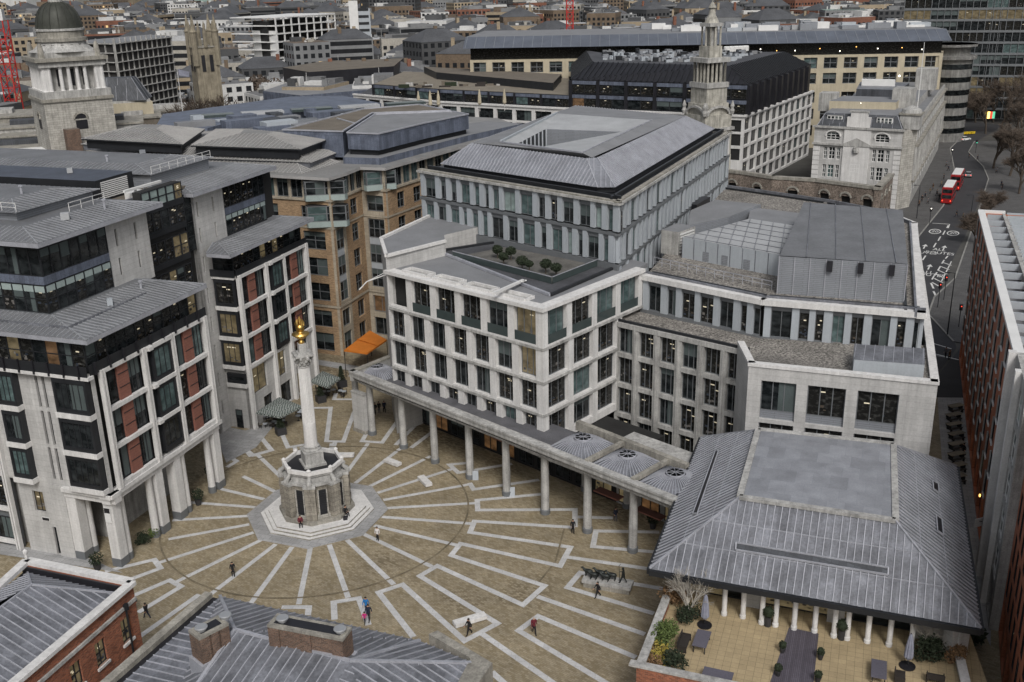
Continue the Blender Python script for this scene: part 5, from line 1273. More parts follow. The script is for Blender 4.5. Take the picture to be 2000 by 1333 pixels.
canopy(0, 'green and white chequered café canopy nearer the monument', [(500, 805), (547, 814), (590, 793), (545, 776)]); canopy(0, 'green and white chequered café canopy farther from the monument', [(606, 744), (640, 756), (665, 738), (630, 725)])
def planter_tree(px, py, h, label):
    b = U(px, py, 0); t = thing('planter_tree', label, 'potted tree', b); m = MB(); m.box(b, (1.25, 1.25, 1.0), POT, 30); m.build('planter', t); m = MB(); m.tube([b + Vector((0, 0, .9)), b + Vector((0, 0, 1 + h * .8))], .06, BARK, 6); m.build('trunk', t)
    m = MB(); 
    for k in range(6): m.leaves((b.x, b.y, 1.1 + h * k / 6), .62 * (1 - k / 7.5), 150, .1, LEAF_D, k + int(px), 1.0, .2)
    m.build('foliage', t)
planter_tree(549, 848, 1.6, 'dark conifer in a square planter at the near café canopy'); planter_tree(668, 755, 2.3, 'dark cone-shaped conifer in a planter at the far café canopy'); planter_tree(627, 785, 1.6, 'dark conifer in a planter between the two café canopies')
rn = random.Random(5); ck_ = 0
for (cx_, cy_, n_) in ((530, 828, 9), (570, 815, 7), (650, 765, 8)):
    for k in range(n_):
        px, py = cx_ + rn.uniform(-26, 26), cy_ + rn.uniform(-10, 10); b = U(px, py, 0); t = thing('cafe_table', 'small round pale café table under the chequered canopies', 'table', b, 'round café tables under the chequered canopies')
        m = MB(); m.lathe(b, [(.36, .72), (.36, .76)], PALEP, 14); m.build('tabletop', t); m = MB(); m.lathe(b, [(.2, 0), (.2, .03), (.03, .05), (.03, .72)], DARK, 8); m.build('leg', t)
        for s_ in (0, 2.4):
            a = rn.uniform(0, 6); c_ = b + Vector((cos(a + s_) * .7, sin(a + s_) * .7, 0)); t = thing('cafe_chair', 'dark café chair at a round table under the chequered canopies', 'chair', c_, 'dark café chairs under the chequered canopies')
            m = MB(); m.box(c_ + Vector((0, 0, .42)), (.4, .4, .05), RATTAN, 0)
            m.build('seat', t); m = MB(); m.box(c_ + Vector((cos(a + s_) * .2, sin(a + s_) * .2, .45)), (.38, .05, .42), RATTAN, math.degrees(a + s_) + 90); m.build('backrest', t)
            for dx in (-.17, .17):
                for dy in (-.17, .17): m = MB(); m.box(c_ + Vector((dx, dy, 0)), (.03, .03, .42), DARK); m.build('leg', t)
def pot_plant(px, py, label):
    b = U(px, py, 0); t = thing('potted_plant', label, 'potted plant', b); m = MB(); m.lathe(b, [(.3, 0), (.42, .75)], POT, 14); m.build('pot', t); m = MB(); m.leaves((b.x, b.y, 1.3), .75, 300, .12, LEAF_D, int(px), 1, .1); m.build('foliage', t)
pot_plant(191, 1113, 'dark potted plant in front of the left arcade portal'); pot_plant(414, 937, 'dark potted plant in the far bay of the left arcade'); pot_plant(388, 986, 'dark pot behind the fourth pier of the left arcade'); pot_plant(1275, 1032, 'potted plant under the colonnade beside the pavilion')
for (px, py, l) in ((929, 936, 'white A-board leaning beside the fourth colonnade column'), (1000, 968, 'pale A-board with black foot beside the fifth colonnade column')):
    b = U(px, py, 0); t = thing('sign_board', l, 'sign board', b)
    for s_ in (-1, 1): m = MB(); m.hexa([b + Vector((-.35, s_ * .3 - .02, 0)), b + Vector((.35, s_ * .3 - .02, 0)), b + Vector((.35, s_ * .3 + .02, 0)), b + Vector((-.35, s_ * .3 + .02, 0)), b + Vector((-.35, -.02, 1.1)), b + Vector((.35, -.02, 1.1)), b + Vector((.35, .02, 1.1)), b + Vector((-.35, .02, 1.1))], PALEP); m.build('panel', t)

# ================================================================ people
COLS = {'black': (.012, .012, .014), 'navy': (.015, .02, .04), 'grey': (.09, .09, .1), 'white': (.6, .58, .57), 'red': (.30, .02, .03), 'blue': (.02, .16, .42), 'pink': (.55, .03, .2), 'brown': (.08, .05, .03), 'maroon': (.12, .015, .025), 'jeans': (.03, .04, .07), 'khaki': (.14, .12, .08)}
for k_, c_ in COLS.items(): M('cloth_' + k_, c_, .85, .12, 4, .1)
def person(loc, deg, label, top='black', bot='black', pose='walk', h=1.75, hair=HAIR, arm=None, group=None, name='person', skin=None):
    """one continuous skinned body; clothing by material"""
    k = h / 1.75; st = .30 if pose == 'walk' else .06
    J = {}
    if pose == 'sit':
        J = dict(pel=(0, 0, .62), che=(0, .06, 1.0), nec=(0, .10, 1.22), hed=(0, .16, 1.36), top=(0, .17, 1.50), kl=(-.14, .48, .58), kr=(.14, .48, .58), al=(-.14, .52, .12), ar=(.14, .52, .12), tl=(-.15, .70, .04), tr=(.15, .70, .04),
                 sl=(-.2, .06, 1.12), sr=(.2, .06, 1.12), el=(-.26, .2, .88), er=(.26, .2, .88), hl=(-.12, .42, .74), hr=(.12, .42, .74))
    else:
        J = dict(pel=(0, 0, .93), che=(0, .02, 1.25), nec=(0, .03, 1.47), hed=(0, .06, 1.58), top=(0, .06, 1.70), kl=(-.10, .10 + st * .35, .50), kr=(.10, -.02 - st * .2, .50), al=(-.10, st * 1.0, .09), ar=(.10, -st * 1.15, .14), tl=(-.11, st * 1.0 + .18, .04), tr=(.11, -st * 1.15 + .15, .05),
                 sl=(-.2, .02, 1.38), sr=(.2, .02, 1.38), el=(-.25, -st * .4, 1.12), er=(.25, st * .45 + .02, 1.12), hl=(-.25, -st * .35 + .05, .86), hr=(.23, st * .95 + .06, .90))
        if arm == 'hold': J['er'] = (.24, .12, 1.12); J['hr'] = (.10, .34, 1.14)
        if arm == 'staff': J['er'] = (-.0 + .3, .2, 1.15); J['hr'] = (.34, .45, 1.2)
    names = list(J); ed = [('pel', 'che'), ('che', 'nec'), ('nec', 'hed'), ('hed', 'top'), ('pel', 'kl'), ('kl', 'al'), ('al', 'tl'), ('pel', 'kr'), ('kr', 'ar'), ('ar', 'tr'), ('che', 'sl'), ('sl', 'el'), ('el', 'hl'), ('che', 'sr'), ('sr', 'er'), ('er', 'hr')]
    R = dict(pel=.155, che=.165, nec=.06, hed=.095, top=.075, kl=.075, kr=.075, al=.055, ar=.055, tl=.045, tr=.045, sl=.085, sr=.085, el=.052, er=.052, hl=.036, hr=.036)
    vs = [Vector(J[n]) * k for n in names]; es = [(names.index(a), names.index(b)) for a, b in ed]; rr = [R[n] * k for n in names]
    for sd_, hn in ((-1, 'hl'), (1, 'hr')):   # fingers and thumb
        el = Vector(J['el' if sd_ < 0 else 'er']); hp = Vector(J[hn]); dr_ = (hp - el).normalized(); sx = Vector((0, 1, 0)); sx = (sx - dr_ * sx.dot(dr_)).normalized(); bi = names.index(hn)
        for f_ in range(5):
            o_ = sx * (-.027 + .018 * f_) if f_ < 4 else sx * .045
            Lf = (.075, .09, .085, .068, .05)[f_]; a_ = hp + dr_ * (.05 if f_ < 4 else .0) + o_; b_ = a_ + dr_ * Lf + Vector((-sd_ * .015, 0, 0))
            vs += [a_ * k, b_ * k]; n0 = len(vs) - 2; es += [(bi, n0), (n0, n0 + 1)]; rr += [.011 * k, .009 * k]
    me = bpy.data.meshes.new('tmp'); me.from_pydata(vs, es, []); o = bpy.data.objects.new('tmp', me); COL.objects.link(o)
    md = o.modifiers.new('s', 'SKIN'); o.modifiers.new('u', 'SUBSURF').levels = 1
    for i, sv in enumerate(me.skin_vertices[0].data): sv.radius = (rr[i], rr[i]); sv.use_root = (i == 0)
    dg = bpy.context.evaluated_depsgraph_get(); bm_ = bpy.data.meshes.new_from_object(o.evaluated_get(dg)); bpy.data.objects.remove(o)
    ct, cb_ = (MAT['cloth_' + top], MAT['cloth_' + bot]) if skin is None else (skin, skin)
    for m in (ct, cb_, skin or SKIN, skin or MAT['cloth_black']): bm_.materials.append(m)
    zp = J['pel'][2] * k; hd = Vector(J['hed']) * k; hands = [Vector(J['hl']) * k, Vector(J['hr']) * k]
    for p in bm_.polygons:
        c = p.center; i = 0
        if c.z < zp - .06 * k or (pose == 'sit' and c.y > .16 and c.z < .70): i = 1
        if c.z < .085 * k: i = 3
        if c.z > (J['nec'][2] + .0) * k: i = 2
        if min((c - h_).length for h_ in hands) < .06 or any((c - h_).length < .17 and c.z < h_.z - .03 for h_ in hands) and pose != 'sit': i = 2
        p.material_index = i; p.use_smooth = True
    t = bpy.data.objects.new(name, bm_); COL.objects.link(t); t.location = Vector(loc); t.rotation_euler = (0, 0, radians(deg)); tag(t, label, 'person' if name == 'person' else 'statue', group); ORG[t.name] = Vector((0, 0, 0))
    hb = MB(); hb.blob((0, (J['hed'][1] - .02) * k, (J['hed'][2] + .07) * k), .115 * k, skin or hair, 1, 2, .03, 1.0); 
    hb.v = [v for v in hb.v]
    o = hb.build('hair', t)
    fb = MB(); y_ = J['hed'][1] * k; z_ = J['hed'][2] * k
    fb.blob((0, y_ + .035 * k, z_ + .0), .088 * k, skin or SKIN, 1, 2, .0, 1.15); fb.blob((0, y_ + .125 * k, z_ + .0), .018 * k, skin or SKIN, 2, 1, 0, 1.4)
    for s_ in (-1, 1): fb.blob((s_ * .032 * k, y_ + .112 * k, z_ + .028 * k), .011 * k, skin or BLACK, 1, 1, 0); fb.blob((s_ * .09 * k, y_ + .03 * k, z_), .02 * k, skin or SKIN, 1, 1, 0, 1.5)
    fb.blob((0, y_ + .112 * k, z_ - .045 * k), .018 * k, skin or BRICK_O, 1, 1, 0, .4); fb.build('face', t)
    return t
def bag(loc, label, sz, mat):
    m = MB(); m.box(loc, sz, mat, 20); m.tube([(loc[0] - sz[0] * .3, loc[1], loc[2] + sz[2]), (loc[0], loc[1], loc[2] + sz[2] + .15), (loc[0] + sz[0] * .3, loc[1], loc[2] + sz[2])], .015, mat, 5); single(m, 'bag', label, 'bag')
PP = [(456, 1126, 200, 'person in a long dark hooded coat standing alone left of the monument steps', 'black', 'black', 'stand', 1.72), (288, 1208, 60, 'person in dark clothes striding beside the lower-left brick building', 'black', 'navy', 'walk', 1.72),
      (266, 1190, 160, 'person in a dark jacket half hidden by the lower-left brick building corner', 'black', 'grey', 'stand', 1.75), (738, 1056, 170, 'person in a white and red jacket with dark trousers, just right of the monument steps', 'white', 'black', 'stand', 1.72),
      (917, 1240, 120, 'man in a black suit walking past the long stone bench', 'black', 'black', 'walk', 1.78), (1043, 1238, 190, 'grey-haired man in a maroon jacket with black trousers, lower centre', 'maroon', 'black', 'walk', 1.85),
      (1168, 1167, 110, 'man in black walking in front of the bronze sculpture plinth', 'black', 'black', 'walk', 1.78), (1119, 1042, 180, 'man in black standing in the square near the sixth colonnade column', 'black', 'black', 'stand', 1.75),
      (716, 1196, 170, 'person in a bright blue jacket walking at the centre bottom of the square', 'blue', 'jeans', 'walk', 1.72), (721, 1212, 170, 'person in a dark coat directly in front of the one in blue', 'navy', 'black', 'walk', 1.8),
      (713, 1218, 165, 'child in a pink coat at the lower centre beside the dark-coated adult', 'pink', 'black', 'walk', 1.3), (1202, 1018, 200, 'person standing in shade under the colonnade near the pavilion', 'navy', 'grey', 'stand', 1.72),
      (733, 809, 160, 'leftmost of three people standing under the far end of the colonnade', 'black', 'black', 'stand', 1.75), (741, 807, 180, 'middle one of three people standing under the far end of the colonnade', 'black', 'grey', 'stand', 1.75), (751, 806, 200, 'rightmost of three people standing under the far end of the colonnade', 'navy', 'black', 'stand', 1.8)]
for (px, py, dg_, l, tp, bt, ps, hh) in PP: person(U(px, py, 0), dg_, l, tp, bt, ps, hh, M('grey_hair', (.4, .38, .36), .8) if 'grey-haired' in l else HAIR)
a_ = radians(-92); person((CC.x + cos(a_) * 4.0 - 1.0, CC.y + sin(a_) * 3.95, .42), 195, 'person in maroon and black sitting on the front ledge of the monument base', 'maroon', 'black', 'sit', 1.72)
a_ = radians(-30); person((CC.x + cos(a_) * 3.95, CC.y + sin(a_) * 3.95, .42), 238, 'person in black sitting on the right-hand ledge of the monument base', 'black', 'black', 'sit', 1.72)
bag((CC.x + 3.6, CC.y - 2.9, .56), 'black bag beside the person seated on the right ledge of the monument', (.45, .3, .4), BLACK)
b = U(1043, 1238, 0); 

# ================================================================ shepherd and sheep bronze
pb = U(1187, 1148, 0); T = thing('sculpture', 'dark bronze shepherd driving a row of sheep on a long pale stone plinth', 'sculpture', pb)
m = MB(); dgp = -20; m.box(pb, (4.6, 1.3, .5), STONE_D, dgp); m.box(pb + Vector((0, .05, .5)), (4.9, 1.5, .32), STONE_G, dgp); m.build('plinth', T)
ca, sa = cos(radians(dgp)), sin(radians(dgp)); rn = random.Random(2)
for i, (ox, oy, s_) in enumerate(((-2.0, 0.1, .95), (-1.4, -.25, .9), (-.8, .2, 1.0), (-.2, -.2, .95), (.4, .15, .95))):
    m = MB(); Ls = lambda x, y, z: (pb.x + (ox + x * s_) * ca - (oy + y * s_) * sa, pb.y + (ox + x * s_) * sa + (oy + y * s_) * ca, .82 + z * s_)
    m.tube([Ls(.48, 0, .62), Ls(.36, 0, .64), Ls(.1, 0, .64), Ls(-.25, 0, .66), Ls(-.42, 0, .74), Ls(-.55, 0, .92), Ls(-.66, 0, 1.0), Ls(-.82, 0, .93)], [.06, .19, .24, .22, .16, .10, .10, .05], BRONZE, 10)
    for (x, y) in ((.32, .1), (.28, -.1), (-.25, .1), (-.3, -.1)): m.tube([Ls(x, y, .55), Ls(x + .05, y, .3), Ls(x - .03, y, .0)], [.08, .045, .035], BRONZE, 6)
    for y in (-.1, .1): m.tube([Ls(-.6, y * .5, 1.03), Ls(-.56, y * 1.5, 1.06)], [.03, .012], BRONZE, 5)
    m.build('sheep', T)
sx, sy = pb.x + 1.55 * ca, pb.y + 1.55 * sa
sh_ = person((sx, sy, .82), 90 + dgp, 'x', 'black', 'black', 'walk', 1.75, skin=BRONZE, arm='hold'); 
del sh_['label']; del sh_['category']; sh_.name = 'shepherd'; sh_.parent = T; sh_.location = Vector((sx, sy, .82)) - pb
m = MB(); m.tube([(sx - .35 * ca, sy - .35 * sa, .85), (sx - .45 * ca, sy - .45 * sa, 2.7), (sx - .3 * ca, sy - .3 * sa, 2.85)], .025, BRONZE, 5); m.build('crook', T)
# ================================================================ red-brick building, lower left
def X2(p): return (p[0], p[1])
ZG = 14.0
ga, gb_ = U(52, 1093, ZG), U(258, 1135, ZG); gc = U(25, 1333, ZG); gd = gb_ + (gc - gb_) * 1.5; ge = ga + (U(0, 1140, ZG) - ga) * 5
T = thing('brick_building', 'red brick building with white stone coping and a dark seamed lead roof, lower left corner', 'building', (ga.x, ga.y - 8, 0))
wall = MB(); wg = Wall(X2(gd), X2(gb_)); wb = Wall(X2(gb_), X2(ga))
L = wg.L
wp = []
def wa(px, py, z): # distance along wg of a pixel at height z
    p = U(px, py, z); return (Vector((p.x, p.y, 0)) - wg.A).dot(wg.u)
ops = []
for (px, py) in ((222, 1225), (174, 1270), (121, 1312)): a = wa(px, py, 10.6); ops.append((a - .55, a + .55))
for k in range(1, 5): a = ops[2][0] - 3.1 * k + .55; ops.append((a - .55, a + .55))
row2 = [(a, b) for a, b in ops]
wg.wall(wall, [(9.6, 11.6, ops), (5.6, 7.8, row2), (1.6, 3.8, row2)], 0, L, 0, ZG - .3, .45, BRICK_R)
for (z0, z1, g_) in ((9.6, 11.6, 'w'), (5.6, 7.8, 'w'), (1.6, 3.8, 'd')):
    for i, (a, b) in enumerate(ops): win(T, wg, a, b, z0, z1, -.2, g_ if i < 3 else 'd', 1, 1, DARK, .09); wg.box(wall, a - .12, b + .12, .003, .14, z0 - .22, z0 - .02, STONE_S)
wg.box(wall, 0, L, .003, .16, 12.35, 12.62, STONE_G); wb.box(wall, 0, wb.L, -.45, 0, 0, ZG - .3, BRICK_R)
wall.prism([X2(gb_ + Vector((-1.2, -.4, 0))), X2(ga + Vector((0, -1.2, 0))), X2(ge), (-80, 30), X2(gd + Vector((-1, .5, 0)))], 0, 12.5, CORE)
wall.build('wall', T)
cp = MB(); 
for a, b in ((gd, gb_), (gb_, ga), (ga, ge)): cp.bar((a.x, a.y, ZG - .12), (b.x, b.y, ZG - .12), .7, .3, STONE_S)
cp.tube([(ga.x, ga.y, ZG), (ga.x, ga.y, ZG + .5)], [.12, .12], STONE_S, 8); cp.blob((ga.x, ga.y, ZG + .7), .2, STONE_S, 1, 1, .05, 1.3); cp.build('coping', T)
rf = MB(); I = lambda p, dx, dy: Vector((p.x + dx, p.y + dy, ZG - .7))
ia = ga + (gc - ga).normalized() * .9; ib = gb_ + (Vector((-.9, -.65, 0))); ia.z = ib.z = ZG - .7
idn = wg.A - wg.n * .9; icn = Vector((idn.x, idn.y, ZG - .7)); ie = Vector((ge.x, ge.y, ZG - .7))
inn = -wg.n
r1 = ib + inn * 4.6 + Vector((0, 0, 2.1)) + (icn - ib).normalized() * 3.4; r2 = icn + inn * 4.6 + Vector((0, 0, 2.1))
r3 = ia + (r1 - ia) * .85; r3.z = ZG + .4; e2 = ie + inn * 2
for q_ in ([icn, ib, r1, r2], [ib, ia, r1], [ia, ie, r2 + (ie - icn) * .5, r1]): seam(rf, q_, LEAD, LEAD_L, .65)
for w_ in (wg, wb): w_.box(rf, 0, w_.L, -.62, -.46, ZG - 1.2, ZG - .28, BLACK)
for a, b in ((ib, r1), (ia, r1), (r1, r2)): rf.bar(a + Vector((0, 0, .05)), b + Vector((0, 0, .05)), .14, .12, LEAD_L)
rf.add([X2(p) + (ZG - .75,) for p in (ga, gb_, gd, ge)], [(0, 1, 2, 3)], BLACK)
rf.build('roof', T)
dp = MB(); p = wg.p(wg.L - 1.3, .14, 0); dp.tube([(p.x, p.y, 0), (p.x, p.y, 12.3)], .09, DARK, 8); dp.box((p.x, p.y, 12.3), (.4, .3, .5), DARK, 30); dp.build('drainpipe', T)

# ================================================================ lead roof with brick chimneys, bottom centre
ZH = 13.0
ha, hb, hc = U(430, 1165, ZH), U(820, 1252, ZH), U(925, 1296, ZH); he = ha + (U(240, 1333, ZH) - ha) * 1.6
h1, h2 = U(459, 1231, 15.8), U(683, 1292, 15.8)
T = thing('lead_roofed_building', 'building with a wide seamed lead roof and two brick chimney stacks, bottom centre', 'building', (ha.x + 10, ha.y - 10, 0))
back = Wall(X2(hb), X2(ha)); ddn = -back.n
hg = hc + (ddn * 12 + Vector((0, 0, 0))); hg.z = ZH
wall = MB(); wall.prism([X2(ha + Vector((.3, -.6, 0))), X2(hb + Vector((-.3, -.4, 0))), X2(hc + Vector((-.6, 0, 0))), X2(hg), X2(he)], 0, ZH - .4, BRICK_R, ROOFD); wall.build('wall', T)
rf = MB(); f1 = h1 + ddn * 9; f2 = h2 + ddn * 9; f1.z = f2.z = ZH + .2
hb2 = U(822, 1253, ZH + .1); hr = h2 + (h2 - h1).normalized() * .2
for q_ in ([hb, ha, h1, h2], [hc, hb, h2], [hg, hc, h2, f2], [f2, f1, h1, h2], [ha, he, f1, h1]): seam(rf, q_, LEAD, LEAD_L)
for a, b in ((ha, h1), (h1, h2), (hb, h2), (hc, h2), (h1, f1)): rf.bar(a + Vector((0, 0, .06)), b + Vector((0, 0, .06)), .22, .16, LEAD_L)
rf.bar(hc.lerp(h2, .45), hc.lerp(h2, .45) + ddn * 8 + Vector((0, 0, -2)), .1, .1, LEAD_L)
rf.build('roof', T)
gt = MB(); off = -(Wall(X2(ha), X2(he)).n)
wl = Wall(X2(ha), X2(he)); wl.box(gt, -1.0, wl.L, -1.9 * 1, -.05 * 1, ZH - .5, ZH - .35, ROOFD) if False else None
n_l = (wl.n if wl.n.x < 0 else -wl.n)
for k, (o0, o1, z1, m) in enumerate(((.05, .7, ZH - .25, BLACK), (.7, 1.35, ZH + .15, STONE_D))):
    gt = MB()
    p = [ha + n_l * o0, he + n_l * o0, he + n_l * o1, ha + n_l * o1]; gt.prism([X2(q_) for q_ in p], ZH - 1.2, z1, m); gt.build('gutter' if k == 0 else 'parapet', T)
gt = MB()
p0 = U(905, 1270, ZH); p1 = U(962, 1300, ZH); gt.prism([X2(hc + Vector((-.2, .3, 0))), X2(hb + Vector((.6, .5, 0))), X2(hb + Vector((1.2, .9, 0))), X2(p1), X2(hc + ddn * 4 + Vector((1.2, 0, 0))), X2(hc + ddn * 4)], ZH - 1.5, ZH + .2, STONE_D)
gt.build('parapet', T)
def chimney(p, q_, w, h, z0, pots):
    a, b = Vector(p), Vector(q_); W = Wall(X2(a), X2(b)); m = MB(); W.box(m, 0, W.L, -w, 0, z0 - 1.6, z0 + h, BRICK_C); W.box(m, -.09, W.L + .09, -w - .09, .09, z0 + h, z0 + h + .2, STONE_D)
    for x in (0, W.L / 2 - .35, W.L - .7): W.box(m, x - .05, x + .75, -w - .12, .12, z0 - 1.6, z0 + h + .01, BRICK_C)
    W.box(m, .25, W.L - .25, -w + .2, -.2, z0 + h + .2, z0 + h + .22, BLACK); W.box(m, -.25, W.L + .25, -w - .25, .25, z0 - 1.7, z0 - .25, LEAD_L)
    m.build('chimney_stack', T)
    for x in pots: m = MB(); c = W.p(x, -w / 2, z0 + h + .2); m.lathe(c, [(.3, 0), (.3, .16), (.42, .2), (.42, .26), (.36, .3)], SILV, 16); m.build('chimney_pot', T)
chimney(U(396, 1290, 15.2), U(449, 1262, 15.2), 1.15, 1.6, 15.2, (.5, 2.3)); chimney(U(530, 1262, 15.6), U(672, 1290, 15.6), 1.15, 1.5, 15.6, (.7, 4.9))

# ================================================================ brick-red clad block on the right with its pale neighbour
R0, R1_ = Vector((46.1, 87.4)), Vector((68.7, 147.0)); WRr = Wall(R1_, R0); ZR = 23.0
T = thing('clad_office_block', 'tall red-brown clad block with staggered narrow windows and white roof coping, right edge', 'office building', (R0.x + 8, R0.y + 20, 0))
wall = MB(); wall.prism([WRr.p(0, -.7, 0)[:2], WRr.p(WRr.L, -.7, 0)[:2], WRr.p(WRr.L, -30, 0)[:2], WRr.p(0, -30, 0)[:2]], 0, ZR - 2.2, CORE, MEMB)
rows = []; nW = 13; stp = WRr.L / nW; rn = random.Random(8)
for f in range(6):
    z0 = 4.6 + f * 3.05; o_ = []
    for i in range(nW): a = i * stp + .6 + (1.7 if f % 2 else 0); o_.append((a, min(a + 1.35, WRr.L - .3)))
    rows.append((z0, z0 + 2.45, o_))
WRr.wall(wall, [(.3, 3.6, [(i * stp + .6, i * stp + stp - .6) for i in range(nW)])] + rows, 0, WRr.L, 0, ZR - .35, .6, TERRA)
sil = MB()
for (z0, z1, o_) in rows:
    for a, b in o_: win(T, WRr, a, b, z0, z1, -.06, pick([('d', 4), ('o', 3), ('w', 1.2), ('b', .5)]), 1, 0, DARK, .08); sil = MB(); WRr.box(sil, a - .16, a, -.05, .13, z0, z1, STONE_G); WRr.box(sil, a - .16, b + .05, .003, .14, z0 - .2, z0, STONE_S); sil.build('window_reveal', T)
for i in range(nW): win(T, WRr, i * stp + .6, i * stp + stp - .6, .3, 3.6, -.4, pick([('w', 1), ('d', 2), ('a', 1)]), 2, 0, DARK, .1, name='shop_window')
WRe = Wall((R1_.x + 12, R1_.y - 4), R1_); WRe.box(wall, 0, WRe.L, -.5, 0, 0, ZR - .35, TERRA); wall.build('wall', T)
tp = MB(); WRr.box(tp, -.1, WRr.L + .1, -.85, .08, ZR - .35, ZR, WHITE); WRr.box(tp, -.1, WRr.L, -3.6, -3.2, ZR - 2.2, ZR - .3, STONE_G); WRr.box(tp, -.8, -.1, -3.6, -.0, ZR - .35, ZR, WHITE)
for i in range(15): WRr.box(tp, 2 + i * 4, 4.1 + i * 4, -3.2, -3.12, ZR - 1.9, ZR - .3, BLACK)
for i in range(15): WRr.box(tp, .2 + i * 4, .45 + i * 4, -3.2, -1.0, ZR - 1.2, ZR - .4, PALEP)
WRr.box(tp, 0, WRr.L, -8, -3.6, ZR - .9, ZR - .5, STONE_G)
for i in range(32): WRr.box(tp, i * 2, i * 2 + .25, -7.8, -3.8, ZR - .5, ZR - .1, PALEP)
WRr.box(tp, 0, WRr.L, -30, -8, ZR - 1, ZR + 1.2, LEAD)
tp.ribs([WRr.p(0, -8, ZR + 1.22), WRr.p(WRr.L, -8, ZR + 1.22), WRr.p(WRr.L, -30, ZR + 1.22), WRr.p(0, -30, ZR + 1.22)], (-WRr.n.x, -WRr.n.y, 0), 1.0, .08, .08, LEAD_L)
tp.build('roof', T)
du = (R0 - R1_).normalized(); R2_ = R0 + du * 9.5; R3_ = R0 + du * 34
T = thing('pale_stone_building', 'pale stone building front with deep window bays squeezed between two red-clad blocks, right edge', 'building', (R0.x + 6, R0.y - 6, 0))
Wq = Wall(R0, R2_); wall = MB(); wall.prism([Wq.p(0, -.9, 0)[:2], Wq.p(Wq.L, -.9, 0)[:2], Wq.p(Wq.L, -25, 0)[:2], Wq.p(0, -25, 0)[:2]], 0, 22, CORE, MEMB)
rows = [(4.4 + k * 3.7, 7.3 + k * 3.7, [(1.2, 4.2), (5.4, 8.4)]) for k in range(5)]
Wq.wall(wall, [(.3, 3.4, [(1.2, 4.2), (5.4, 8.4)])] + rows, 0, Wq.L, 0, 23.5, .9, STONE_G)
for z0, z1, o_ in rows:
    for a, b in o_: win(T, Wq, a, b, z0, z1, -.2, pick([('d', 2), ('t', 2), ('b', 1)]), 1, 1, WHITE, .1)
Wq.box(wall, -.3, .5, 0, .7, 0, 23.6, STONE_S); Wq.box(wall, 4.4, 5.2, 0, .5, 0, 23.5, STONE_S); wall.build('wall', T)
T = thing('clad_office_block', 'second red-brown clad block with dark vertical windows, lower right corner', 'office building', (R2_.x + 6, R2_.y - 10, 0))
Wq = Wall(R2_ + Vector((.8, -.2)), R3_); wall = MB(); wall.prism([Wq.p(0, -.7, 0)[:2], Wq.p(Wq.L, -.7, 0)[:2], Wq.p(Wq.L, -25, 0)[:2], Wq.p(0, -25, 0)[:2]], 0, 20, CORE, MEMB)
rows = [(4.4 + k * 3.6, 7.4 + k * 3.6, [(i * 2.7 + .7 + (k % 2) * .8, i * 2.7 + 2.1 + (k % 2) * .8) for i in range(8)]) for k in range(5)]
Wq.wall(wall, [(.3, 3.6, [(i * 4 + .5, i * 4 + 3.4) for i in range(6)])] + rows, 0, Wq.L, 0, 22.5, .6, TERRA)
for z0, z1, o_ in rows:
    for a, b in o_: win(T, Wq, a, b, z0, z1, -.08, pick([('d', 3), ('o', 2)]), 1, 0, DARK, .08)
wall.build('wall', T)

# ================================================================ passage between the east wing and the clad block, cafe tables
sg = MB(); sg.prism([(41.8, 76), (43.4, 79.5), (67.5, 143), (62, 139), (52, 112), (44.5, 92)], .0, .005, SLAB); struct(sg, 'passage_paving')
rn = random.Random(3)
for k in range(8):
    b = Vector((51.8 + k * 1.15 + rn.uniform(-.2, .2), 107 + k * 2.9, 0)); t = thing('cafe_table', 'rectangular wooden café table in the passage beside the east wing', 'table', b, 'wooden café tables in the passage'); m = MB(); m.box(b + Vector((0, 0, .7)), (2.2, .9, .06), STONE_T, 20); m.build('tabletop', t); m = MB(); m.box(b + Vector((-.8, -.3, 0)), (.1, .7, .7), DARK, 20); m.build('leg', t); m = MB(); m.box(b + Vector((.8, .3, 0)), (.1, .7, .7), DARK, 20); m.build('leg', t)
    for s_ in (-1, 1):
        c = b + Vector((.3 * s_ * .4, s_ * .95, 0)); t = thing('cafe_bench', 'dark backless bench at a wooden café table in the passage', 'bench', c, 'dark benches at the passage café tables'); m = MB(); m.box(c + Vector((0, 0, .4)), (1.9, .35, .06), RATTAN, 20); m.build('seat', t); m = MB(); m.box(c + Vector((-.7, -.2, 0)), (.06, .3, .4), DARK, 20); m.build('leg', t); m = MB(); m.box(c + Vector((.7, .2, 0)), (.06, .3, .4), DARK, 20); m.build('leg', t)
for k, (dx, dy, c_, l) in enumerate(((50.6, 108.6, 'red', 'person in a red coat walking in the passage beside the east wing'), (58.6, 132, 'black', 'person in black at the street end of the passage'), (59.6, 133.5, 'navy', 'person in navy walking ahead at the street end of the passage'), (55.2, 113.5, 'black', 'person in black close to the clad block in the passage'))): person((dx, dy, 0), 30 * k, l, c_, 'black', 'walk', 1.75)
hb_ = thing('shop_sign', 'small round white projecting sign on the clad block wall', 'sign', WRr.p(WRr.L - 8, .5, 4.2)); m = MB(); c = WRr.p(WRr.L - 1.2, .9, 4.6)
m.box(c, (.08, 1.0, .9), WHITE, 110); m.tube([WRr.p(WRr.L - 1.2, 0, 5.2), WRr.p(WRr.L - 1.2, 1.0, 5.2)], .04, DARK, 5); m.build('panel', hb_)
for a, l in ((WRr.L - 9, 'amber wall lamp low on the red-brown clad block'),):
    c = WRr.p(a, .3, 4.0); m = MB(); m.lathe(c, [(.07, 0), (.1, .2), (.06, .3)], LAMP_O, 10); m.bar(c + Vector((0, 0, .5)), WRr.p(a, 0, 4.6), .06, .06, DARK); single(m, 'wall_lamp', l, 'lamp')
